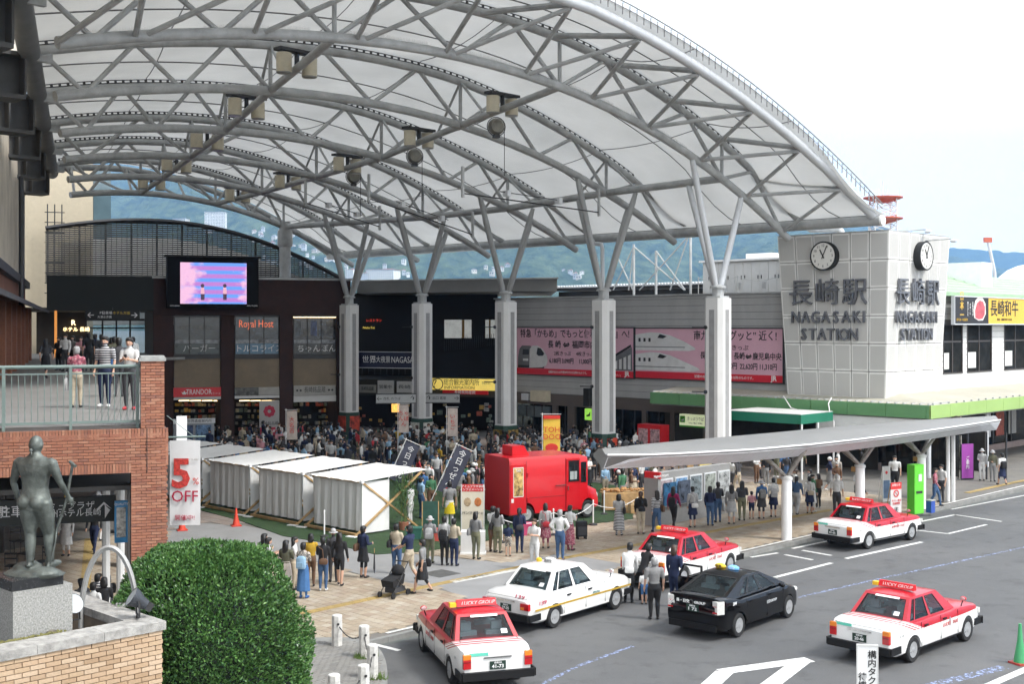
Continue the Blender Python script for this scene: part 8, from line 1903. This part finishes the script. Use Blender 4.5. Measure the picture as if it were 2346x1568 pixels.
UL = set(); NP = [0]
def person(pos, rz, body, top, bottom, hair, label, shoes='black', hc='black', group=None, s=1.0):
	me, hcn = BD[body]; t = bpy.data.objects.new('person', me); COL.objects.link(t); t.location = pos; t.rotation_euler = (0, 0, rz); t.scale = (s * (1 + .05 * math.sin(NP[0] * 7.1)), s, s * (1 + .02 * math.sin(NP[0] * 3.7))); tag(t, label, 'person', group)
	for i, m in ((1, cloth(top)), (2, cloth(bottom)), (3, mat('shoe_' + shoes, cl_c[shoes], .6, 0, .1))): t.material_slots[i].link = 'OBJECT'; t.material_slots[i].material = m
	h = bpy.data.objects.new('hair' if hair not in ('cap', 'hat') else hair, HM[hair]); COL.objects.link(h); h.parent = t; h.location = hcn; k = hcn.z / 1.545; h.scale = (k, k, k); h.material_slots[0].link = 'OBJECT'
	h.material_slots[0].material = mat('hair_' + hc, HC[hc], .5, 0, .3, 30) if hair not in ('cap', 'hat') else cloth('white' if hair == 'cap' else 'pale grey')
	UL.add(label); NP[0] += 1; return t
def bag(kind, owner, color, label, side=1):
	"""backpack, shoulder bag or tote: a thing of its own, worn by the owner"""
	o = owner; M = Matrix.Translation(o.location) @ Matrix.Rotation(o.rotation_euler.z, 4, 'Z')
	off = {'backpack': (0, -.17, 1.12), 'bag': (side * .21, -.06, .95), 'tote': (side * .26, .05, .62), 'crossbody': (side * .05, -.15, .98)}[kind]
	k = BD_H(o); p = M @ (Vector(off) * k); t = thing({'backpack': 'backpack', 'bag': 'shoulder_bag', 'tote': 'tote_bag', 'crossbody': 'crossbody_bag'}[kind], label, 'bag', p, o.rotation_euler.z)
	m = cloth(color); w, d, h = {'backpack': (.27, .14, .36), 'bag': (.10, .28, .24), 'tote': (.08, .28, .32), 'crossbody': (.26, .09, .18)}[kind]
	b = MB(); b.loft([[(x * w / 2 * f, y * d / 2 * f, z) for x, y in ((-1, -.7), (-.7, -1), (.7, -1), (1, -.7), (1, .7), (.7, 1), (-.7, 1), (-1, .7))] for z, f in ((-h / 2, .85), (-h / 2 + .04, 1), (h / 4, .97), (h / 2 - .03, .8), (h / 2, .5))]); obj('bag_body', b, m, t, smooth=40)
	s_ = MB()
	if kind == 'backpack':
		for sx in (-1, 1): s_.path([(sx * .09, .05, -.12), (sx * .10, .10, .15), (sx * .09, .17, .27), (sx * .10, .27, .2)], .015, 5)
		obj('pocket', MB().box((0, -d / 2 - .01, -.06), (w * .7, .03, h * .35)), m, t)
	elif kind == 'tote': s_.path([(0, -.09, h / 2 - .02), (0, -.03, h / 2 + .14), (0, .05, h / 2 + .14), (0, .1, h / 2 - .02)], .01, 5)
	else: s_.path([(0, 0, h / 2 - .03), (-side * .03, .02, h / 2 + .25), (-side * (.12 if kind == 'bag' else .16), .04, .42)], .012, 5)
	obj('strap', s_, m, t); return t
def BD_H(o): return next(h.z for m, h in BD.values() if m == o.data) / 1.545 * o.scale[0]
# facing: angle of the direction looked at; 0 looks away from the camera (+y)
Q = 'people queueing along the plaza'
def P(px, py, face, body, top, bottom, hair, label, bags=(), z=None, **kw):
	z = pz if z is None else z; p = g(px, py, z); o = person((p.x, p.y, z), R(face), body, top, bottom, hair, label, **kw)
	for b_ in bags: bag(b_[0], o, b_[1], b_[2], b_[3] if len(b_) > 3 else 1)
	return o
P(612, 1358, -60, 'reader', 'pale grey', 'grey', 'short', 'woman in pale grey top reading a leaflet behind the round bush', s=1.0)
P(603, 1345, -40, 'reader', 'black', 'charcoal', 'bob', 'woman in black half hidden behind the woman in pale grey')
P(655, 1366, -20, 'long_skirt', 'olive', 'plaid', 'long', 'woman in olive top and pale plaid long skirt', (('bag', 'black', 'black shoulder bag of the woman in the plaid skirt', -1),), shoes='black')
P(672, 1352, -80, 'reader', 'white', 'beige', 'long', 'woman with long hair and white top holding a leaflet behind the plaid skirt')
P(695, 1372, -15, 'long_skirt', 'checked', 'blue', 'short', 'person in checked shirt and wide blue trousers with blue shoes', (('backpack', 'light blue', 'small light blue backpack on the checked shirt'),), shoes='cobalt')
P(712, 1345, 10, 'reader_long', 'mustard', 'brown', 'bob', 'woman in mustard cardigan facing the leaflet readers')
P(740, 1355, -5, 'reader_long', 'black', 'denim', 'short', 'woman in long black tunic with small orange brown bag', (('crossbody', 'brown', 'orange brown belt bag on the black tunic'),), shoes='white')
P(764, 1335, 15, 'reader', 'charcoal', 'charcoal', 'hat', 'person in dark clothes and bucket hat behind the black tunic')
P(778, 1342, -10, 'shorts', 'black', 'black', 'long', 'woman in black top and shorts with bare legs and sneakers')
P(832, 1325, -40, 'skirt', 'navy', 'black', 'short', 'woman in navy coat with brown shoulder bag and umbrella', (('bag', 'brown', 'brown leather bag on the navy coat', -1),))
o = P(908, 1316, -20, 'reader_long', 'beige', 'denim', 'short', 'woman in loose beige blouse carrying a black bag', (('bag', 'black', 'black bag on the beige blouse', -1),))
P(938, 1335, 62, 'man_walk', 'navy', 'beige', 'short', 'man in navy polo and beige trousers pushing the pram', shoes='grey')
P(968, 1362, 75, 'walker_skirt', 'grey', 'black', 'short', 'woman in grey shirt and black skirt walking beside the pram', (('bag', 'black', 'black shoulder bag of the woman beside the pram', 1),))
P(985, 1292, -10, 'woman', 'grey', 'khaki', 'hat', 'person in bucket hat with pale backpack near the chalkboard', (('backpack', 'pale grey', 'pale grey backpack of the person in bucket hat'),))
P(1018, 1297, -15, 'woman', 'pale grey', 'black', 'short', 'person in long pale grey coat with black backpack', (('backpack', 'black', 'black backpack on the pale grey coat'),))
P(1040, 1298, -25, 'woman', 'beige', 'navy', 'short', 'woman in cream jacket holding a wire trolley handle')
P(1090, 1283, -30, 'woman', 'grey', 'khaki', 'bob', 'woman in dark grey jacket with grey bag beside the white counter', (('bag', 'grey', 'grey bag of the woman by the white counter', -1),))
P(1140, 1268, -25, 'woman', 'grey', 'khaki', 'long', 'woman in grey top with black bag in front of the van', (('bag', 'black', 'black bag of the woman in front of the van', -1),), s=.98)
P(1128, 1266, -35, 'reader', 'white', 'brown', 'short', 'person in white half hidden behind the woman with black bag')
P(1164, 1276, -10, 'child', 'navy', 'checked', 'short', 'small child in navy shirt and yellow checked shorts')
P(1190, 1268, -10, 'woman', 'navy', 'navy', 'tail', 'woman all in navy with black hip bag before the red van', (('crossbody', 'charcoal', 'dark hip bag of the woman in navy'),))
P(1250, 1258, -10, 'dress', 'pale grey', 'floral', 'bob', 'woman in pale vest and patterned skirt with orange bag', (('crossbody', 'red', 'orange red bag of the woman in patterned skirt', 1),))
P(1283, 1285, -20, 'man_hips', 'white', 'denim', 'short', 'man in white shirt and blue jeans with hands on hips', hc='grey', shoes='brown')
P(1306, 1262, -40, 'long_skirt', 'white', 'floral', 'short', 'woman in white sleeveless top pulling a black suitcase')
P(1225, 1305, 150, 'reader', 'white', 'white', 'long', 'woman in white with long brown hair behind the white taxi roof', hc='brown')
P(1418, 1228, -15, 'long_skirt', 'pale grey', 'striped', 'bob', 'woman in grey top and striped long skirt right of the rope', (('bag', 'black', 'black bag of the woman in striped skirt', 1),))
P(1468, 1225, -10, 'woman', 'black', 'beige', 'tail', 'woman in black top and beige trousers in the queue', (('crossbody', 'black', 'black bag at the hip above beige trousers'),), hc='brown')
P(1505, 1222, 15, 'walker', 'striped', 'denim', 'long', 'woman in striped shirt and jeans stepping in the queue', (('bag', 'brown', 'brown bag beside the striped shirt', 1),))
P(1543, 1212, -30, 'walker', 'maroon', 'black', 'long', 'woman in maroon top with black backpack at the map wall', (('backpack', 'black', 'black backpack on the maroon top'),))
P(1587, 1210, 10, 'skirt', 'pale grey', 'navy', 'short', 'woman in pale cardigan and navy skirt with white canvas bag', (('crossbody', 'white', 'white canvas bag on the pale cardigan'),))
P(1627, 1206, -20, 'woman', 'navy', 'denim', 'bob', 'woman in navy top and jeans facing the maps')
P(1645, 1198, 10, 'woman', 'charcoal', 'denim', 'short', 'slim person in charcoal top carrying a white bag', (('tote', 'white', 'white bag of the person in charcoal', 1),))
P(1676, 1202, -5, 'skirt', 'grey', 'pale grey', 'long', 'woman in grey jumper and pale short skirt')
P(1700, 1194, 0, 'woman', 'charcoal', 'khaki', 'long', 'woman in charcoal jumper and khaki trousers at the end of the map wall')
P(1722, 1190, 0, 'child', 'pink', 'navy', 'short', 'child in pink beside the khaki trousers')
P(1745, 1190, 5, 'skirt', 'blue', 'charcoal', 'hat', 'person in denim jacket and hat with grey backpack', (('backpack', 'grey', 'grey backpack on the denim jacket'),))
P(1772, 1186, 0, 'skirt', 'white', 'navy', 'short', 'woman in white blouse with pale backpack beside the first canopy post', (('backpack', 'pale grey', 'pale backpack on the white blouse'),))
P(1855, 1178, -10, 'skirt', 'white', 'navy', 'short', 'woman in white blouse with cream bag right of the first canopy post', (('crossbody', 'beige', 'cream bag on the white blouse'),))
P(1917, 1184, -20, 'man', 'white', 'charcoal', 'cap', 'taxi marshal in white shirt and white cap behind the taxi')
P(1825, 1182, -30, 'walker', 'denim', 'pale grey', 'tail', 'person in denim top and pale trousers behind the first canopy post')
P(2050, 1128, 160, 'man', 'white', 'black', 'short', 'man in white t-shirt with strap under the taxi stand')
P(2142, 1160, -120, 'walker', 'floral', 'denim', 'bob', 'woman in patterned blouse and blue jeans by the right canopy post')
P(2157, 1152, 120, 'man', 'white', 'charcoal', 'short', 'man in white shirt on the phone by the right canopy post')
P(2250, 1102, 150, 'woman', 'pale grey', 'white', 'hat', 'person in pale clothes and hat by the purple board')
P(2274, 1104, 170, 'woman', 'olive', 'grey', 'hat', 'person in camouflage shirt and dark hat by the shop windows')
P(2296, 1113, 10, 'walker_skirt', 'white', 'navy', 'short', 'schoolgirl in white blouse and navy skirt with black rucksack', (('backpack', 'black', 'black rucksack on the schoolgirl'),))
# at the taxis
P(1440, 1382, -15, 'leaning', 'white', 'black', 'short', 'person in white t-shirt leaning into the taxi boot', (('crossbody', 'white', 'white waist bag on the person in white t-shirt'),), z=0)
P(1472, 1378, -50, 'leaning', 'black', 'black', 'short', 'person in long black coat bent over at the taxi boot', z=0)
P(1476, 1386, 10, 'child', 'white', 'blue', 'short', 'small child in white shirt and blue shorts at the taxi boot', z=0, hc='brown', s=.85)
P(1499, 1421, 5, 'man', 'grey', 'black', 'short', 'grey haired man in striped grey shirt and black trousers between the taxis', z=0, hc='grey', s=1.0)
P(1545, 1392, -40, 'man_long', 'navy', 'navy', 'bob', 'person in navy jacket opening the door of the black taxi', z=0, hc='brown', s=1.02)
# market
P(1030, 1210, 10, 'man', 'grey', 'white', 'short', 'stall worker in grey shirt with yellow apron', s=1.05)
a = g(1030, 1210, pz); apr = MB(); apr.loft([[Vector((w * math.cos(j * .3307), .13 * math.sin(j * .3307), z)) for j in range(19)] for z, w in ((1.0, .165), (.55, .22))], cap=False)
t = obj('apron', apr, cloth('yellow'), None, loc=(a.x, a.y, pz), label='yellow apron tied round the stall worker in grey', cat='apron', smooth=True)
P(965, 1190, -60, 'man', 'light blue', 'denim', 'short', 'worker in light blue shirt at the open end of the tents')
P(998, 1120, -60, 'man', 'light blue', 'beige', 'short', 'man in light blue shirt standing high behind the indigo flags', s=1.04)
P(940, 1205, 70, 'man', 'white', 'white', 'short', 'person in white overalls beside the chalkboard')
P(1085, 1150, 20, 'man', 'black', 'black', 'cap', 'worker in black with white cap left of the van')
P(1105, 1140, 160, 'woman', 'white', 'beige', 'bun', 'helper in white smock just left of the van')
a = g(1052, 1165, pz); t = thing('placard', 'white placard with purple writing held up near the yellow apron', 'placard', (a.x, a.y, pz), R(8)); obj('stick', MB().path([(0, 0, 1.2), (.12, 0, 2.1)], .015, 5), M_white, t); obj('board', MB().box((.14, -.02, 2.15), (.5, .02, .32), 0, 0, Matrix.Rotation(R(12), 3, 'Y')), M_white, t); text('最後尾', mat('plum_print', (.25, .02, .15), .5, 0, 0), t, (.14, -.04, 2.15), .15, (R(90), R(-12), 0))
# pram
p = g(905, 1366, pz); t = thing('pram', 'black folding pram pushed by the man in navy polo', 'pram', (p.x, p.y, pz), R(150))
fm = MB(); [fm.path([(s * .22, -.35, .95), (s * .22, .05, .5), (s * .22, .42, .12)], .014, 6).path([(s * .22, -.3, .1), (s * .22, .2, .55)], .014, 6) for s in (-1, 1)]; fm.path([(-.22, -.35, .95), (.22, -.35, .95)], .018, 6); obj('frame', fm, M_dark, t)
obj('hood', MB().ell((0, -.16, .70), (.21, .17, .19), 14, 8), cloth('black'), t, smooth=True); obj('seat', MB().loft([[(-.2, -.15, .35), (.2, -.15, .35), (.2, .35, .3), (-.2, .35, .3)], [(-.22, -.2, .62), (.22, -.2, .62), (.22, .4, .5), (-.22, .4, .5)]]), cloth('black'), t)
for x, y in ((-.24, .42), (.24, .42), (-.24, -.32), (.24, -.32)): obj('wheel', MB().lathe([(.09, -.025), (.09, .025)], 12, (x, y, .09), 'X'), M_tyre, t)
obj('basket', MB().box((0, .0, .2), (.36, .5, .14)), cloth('charcoal'), t)
p = g(1332, 1236, pz); t = thing('suitcase', 'black wheeled suitcase pulled beside the rope post', 'suitcase', (p.x, p.y, pz), R(15)); obj('shell', MB().box((0, 0, .38), (.38, .24, .56)), cloth('black'), t); obj('pocket', MB().box((0, -.13, .32), (.32, .04, .3)), cloth('charcoal'), t); obj('handle', MB().path([(-.12, .08, .6), (-.12, .08, .98), (.12, .08, .98), (.12, .08, .6)], .012, 5), M_dark, t); [obj('wheel', MB().lathe([(.05, -.02), (.05, .02)], 10, (x, y, .05), 'X'), M_tyre, t) for x in (-.15, .15) for y in (-.09, .09)]
p = g(838, 1322, pz); t = thing('umbrella', 'closed dark umbrella held by the woman in navy coat', 'umbrella', (p.x + .28, p.y - .1, pz), 0); obj('canopy', MB().path([(0, 0, .12), (0, 0, .3), (.0, 0, .75)], [.01, .035, .015], 8), cloth('charcoal'), t); obj('handle', MB().path([(0, 0, .75), (0, 0, .9)], .012, 6), M_wood, t)
# deck people: floor at 5.9
P(175, 935, 10, 'reader', 'floral', 'beige', 'short', 'old person with white hair and flowered jacket on the deck', (('tote', 'pale grey', 'pale plastic bag held on the deck', -1),), z=zD, hc='grey', s=.98)
P(241, 934, 172, 'man', 'striped', 'navy', 'short', 'youth in striped shirt with blue backpack straps on the deck', (('backpack', 'blue', 'blue backpack of the striped youth'),), z=zD, shoes='white', s=1.04)
P(298, 940, 178, 'reader', 'white', 'charcoal', 'short', 'youth in white t-shirt looking at his phone on the deck', z=zD, shoes='red', s=1.14)
a = g(298, 940, zD); t = thing('phone', 'dark phone in the hands of the youth in white', 'phone', (a.x, a.y - .38, zD + 1.32), 0); obj('case', MB().box((0, 0, 0), (.075, .012, .14)), M_dark, t)
P(272, 910, 20, 'man_long', 'charcoal', 'charcoal', 'short', 'man in charcoal shirt turned away behind the youth in white', z=zD)
D_ = [(105, 868, 0, 'walker_skirt', 'charcoal', 'black', 'long', 'woman in long dark clothes walking by the hotel pillars on the deck'), (150, 852, 170, 'man_long', 'white', 'charcoal', 'short', 'person in white shirt with dark bag waiting deep on the deck'), (167, 848, 150, 'woman', 'grey', 'black', 'bob', 'woman in grey waiting deep on the deck'), (185, 850, 180, 'reader_long', 'pink', 'charcoal', 'long', 'woman with pink folder waiting deep on the deck'), (203, 852, 20, 'man', 'black', 'black', 'short', 'man in black in the deck queue, left of the doors'), (218, 850, -20, 'man', 'navy', 'charcoal', 'short', 'man in navy in the deck queue before the doors'), (232, 858, 10, 'man_long', 'charcoal', 'navy', 'short', 'man in dark jacket in the deck queue at the doors'), (255, 862, -30, 'woman', 'brown', 'black', 'bob', 'woman in brown in the deck queue at the doors'), (262, 880, 30, 'man', 'olive', 'charcoal', 'short', 'man in olive shirt close behind the striped youth'), (305, 862, 40, 'woman', 'white', 'grey', 'short', 'person in white jacket at the right end of the deck queue'), (135, 850, 160, 'woman', 'black', 'black', 'bob', 'dark clothed woman by the orange lit pillar')]
for d_ in D_: P(*d_, z=zD)
# in the passage under the deck
P(152, 1275, 178, 'dress', 'white', 'white', 'bob', 'woman in long white sweatshirt dress in the passage', (('backpack', 'black', 'black rucksack straps on the white dress'),))
P(216, 1268, 180, 'walker', 'black', 'navy', 'short', 'youth in black sweatshirt with white print in the passage'); a = g(216, 1268, pz);
P(224, 1240, -10, 'man', 'white', 'white', 'hat', 'man in white with grey hat walking away in the passage', s=1.05)
for i, (px, py, tp, hr, lb) in enumerate(((222, 1430, 'striped', 'short', 'person in striped shirt behind the metal arch'), (212, 1448, 'white', 'short', 'person in white shirt behind the planter coping'), (238, 1440, 'black', 'bob', 'dark haired person in black beside the striped shirt'), (246, 1425, 'charcoal', 'bob', 'dark haired person partly hidden by the bush edge'), (188, 1440, 'charcoal', 'short', 'person in charcoal left of the metal arch'))):
	P(px, py + 30, 20 * i - 30, 'reader', tp, 'charcoal', hr, lb, s=.97)
# ---------------- the crowd: every person a thing with a label of its own ----------------
random.seed(77)
tops = ['white'] * 4 + ['black'] * 6 + ['charcoal'] * 4 + ['navy'] * 4 + ['grey'] * 2 + ['pale grey', 'beige', 'blue', 'light blue', 'red', 'striped', 'khaki', 'brown', 'checked', 'mustard', 'green', 'pink']
bots = ['black', 'charcoal', 'navy', 'denim', 'beige', 'grey', 'khaki', 'brown', 'white']
hn = {'short': 'short hair', 'bob': 'bobbed hair', 'long': 'long hair', 'tail': 'a ponytail', 'bun': 'a hair bun', 'cap': 'a white cap', 'hat': 'a sun hat'}
def where(px, py):
	d = ('far ' if py < 1062 else '' if py < 1120 else 'in front ')
	for lim, nm in ((520, 'by the map kiosk'), (610, 'behind the far tents'), (700, 'behind the middle tents'), (790, 'behind the near tents'), (870, 'before the first column'), (960, 'around the indigo flags'), (1060, 'near the second column'), (1160, 'left of the red van'), (1290, 'behind the red van'), (1380, 'beyond the van bonnet'), (1480, 'by the bread stall'), (1700, 'under the canopy tip'), (1900, 'under the taxi stand'), (9999, 'by the shop windows')):
		if px < lim: return d + nm
placed = []
def crowd(n, x0, x1, y0, y1, ok=lambda x, y: True, grp='crowd at the food market'):
	k = 0; tries = 0
	while k < n and tries < n * 60:
		tries += 1; px = random.uniform(x0, x1); py = y0 + (y1 - y0) * random.random() ** 1.15; p = g(px, py, pz)
		if not ok(px, py) or any((p.x - a) ** 2 + (p.y - b) ** 2 < .17 for a, b in placed): continue
		for _ in range(60):
			bd = random.choice(['man', 'man', 'man_long', 'reader', 'reader_long', 'woman', 'woman', 'skirt', 'dress', 'long_skirt', 'walker', 'walker_skirt']); tp, bt, hr = random.choice(tops), random.choice(bots), random.choice(['short', 'short', 'short', 'bob', 'bob', 'long', 'tail', 'bun', 'cap', 'hat'])
			lb = '%s in %s top, %s %s, %s, %s' % ('man' if bd.startswith('man') else 'person', tp, bt, 'skirt' if 'skirt' in bd or bd == 'dress' else 'trousers', hn[hr], where(px, py))
			if lb not in UL: break
		placed.append((p.x, p.y)); person((p.x, p.y, pz), random.uniform(-3.14, 3.14), bd, tp, bt, hr, lb, shoes=random.choice(['black', 'white', 'brown', 'grey']), hc=random.choice(['black', 'black', 'black', 'brown', 'grey'] if random.random() < .3 else ['black', 'brown', 'black']), group=grp, s=random.uniform(.93, 1.04)); k += 1
def okm(x, y):
	p = guv(x, y, pz)
	if -54 < p[0] < -35.6 and 28.0 < p[1] < 32.3: return False
	if y > 1105 and x < 940: return False
	if 1105 < x < 1375 and y > 1128: return False
	return True
crowd(155, 500, 1420, 1030, 1150, okm)
crowd(22, 900, 1115, 1100, 1190, lambda x, y: okm(x, y) and not (1000 < x < 1060 and y > 1170))
crowd(16, 1375, 1480, 1085, 1165)
crowd(26, 1480, 1990, 1075, 1150, grp='people under the taxi stand')
crowd(7, 1800, 2010, 1150, 1180, lambda x, y: not (1880 < x < 1950), grp='people under the taxi stand')
# past about 300 people: the rest of the far crowd as one mass
LB = [figure('crowd_body', H=1.62, voxel=.05, arms=a_, lower=l_, sleeve='long')[0] for a_, l_ in ((fA, 'trousers'), (None, 'trousers'), (aR, 'skirt'))]
CM = [M_skin] + [cloth(c) for c in ('white', 'black', 'navy', 'grey', 'charcoal', 'beige', 'light blue', 'red', 'khaki', 'denim')] + [mat('hair_black', HC['black'], .5, 0, .3, 30)]
cm = MB(); hv, hf = [v.co.copy() for v in HM['short'].vertices], [tuple(p.vertices) for p in HM['short'].polygons]
def mass(n, x0, x1, y0, y1):
	k = 0; tr = 0
	while k < n and tr < n * 80:
		tr += 1; px, py = random.uniform(x0, x1), random.uniform(y0, y1); p = g(px, py, pz)
		if not okm(px, py) or any((p.x - a) ** 2 + (p.y - b) ** 2 < .15 for a, b in placed): continue
		placed.append((p.x, p.y)); k += 1; me = random.choice(LB); M = Matrix.Translation((p.x, p.y, pz)) @ Matrix.Rotation(random.uniform(-3, 3), 4, 'Z') @ Matrix.Scale(random.uniform(.93, 1.05), 4)
		tp, bt = random.choice((1, 1, 2, 2, 3, 4, 5, 5, 6, 7, 8)), random.choice((2, 3, 5, 9, 10)); o = len(cm.v)
		cm.v += [tuple(M @ v.co) for v in me.vertices]
		for q in me.polygons: cm.f.append(tuple(o + i for i in q.vertices)); cm.m.append({0: 0, 1: tp, 2: bt, 3: 2, 4: 11, 5: 0}[q.material_index])
		cm.add([M @ (v * .98 + Vector((0, .012, 1.517))) for v in hv], hf, 11)
mass(230, 480, 1420, 1024, 1095); mass(40, 1150, 1480, 1040, 1110)
obj('crowd', cm, CM, None, smooth=True, kind='stuff')
# ---------------- lettering becomes meshes ----------------
bpy.context.view_layer.update(); dg_ = bpy.context.evaluated_depsgraph_get()
for o in [o for o in COL.objects if o.type == 'FONT']:
	me = bpy.data.meshes.new_from_object(o.evaluated_get(dg_)); nm = o.name.split('.')[0]
	n = bpy.data.objects.new('tmp_letter', me); COL.objects.link(n); n.parent = o.parent; n.location = o.location; n.rotation_euler = o.rotation_euler; n.scale = o.scale
	me.name = nm; bpy.data.objects.remove(o); n.name = nm
# ---------------- put every frame-built thing's Empty at its base ----------------
bpy.context.view_layer.update()
for r0 in RECENTER:
	lo = [1e9] * 3; hi = [-1e9] * 3
	def walk(o):
		for c in o.children:
			if c.type == 'MESH' and len(c.data.vertices):
				M = r0.matrix_world.inverted() @ c.matrix_world
				for b in c.bound_box:
					p = M @ Vector(b)
					for i in range(3): lo[i] = min(lo[i], p[i]); hi[i] = max(hi[i], p[i])
			walk(c)
	walk(r0)
	if lo[0] > 1e8: continue
	base = Vector(((lo[0] + hi[0]) / 2, (lo[1] + hi[1]) / 2, lo[2]))
	r0.location = r0.matrix_world @ base
	for c in r0.children: c.location = c.location - base
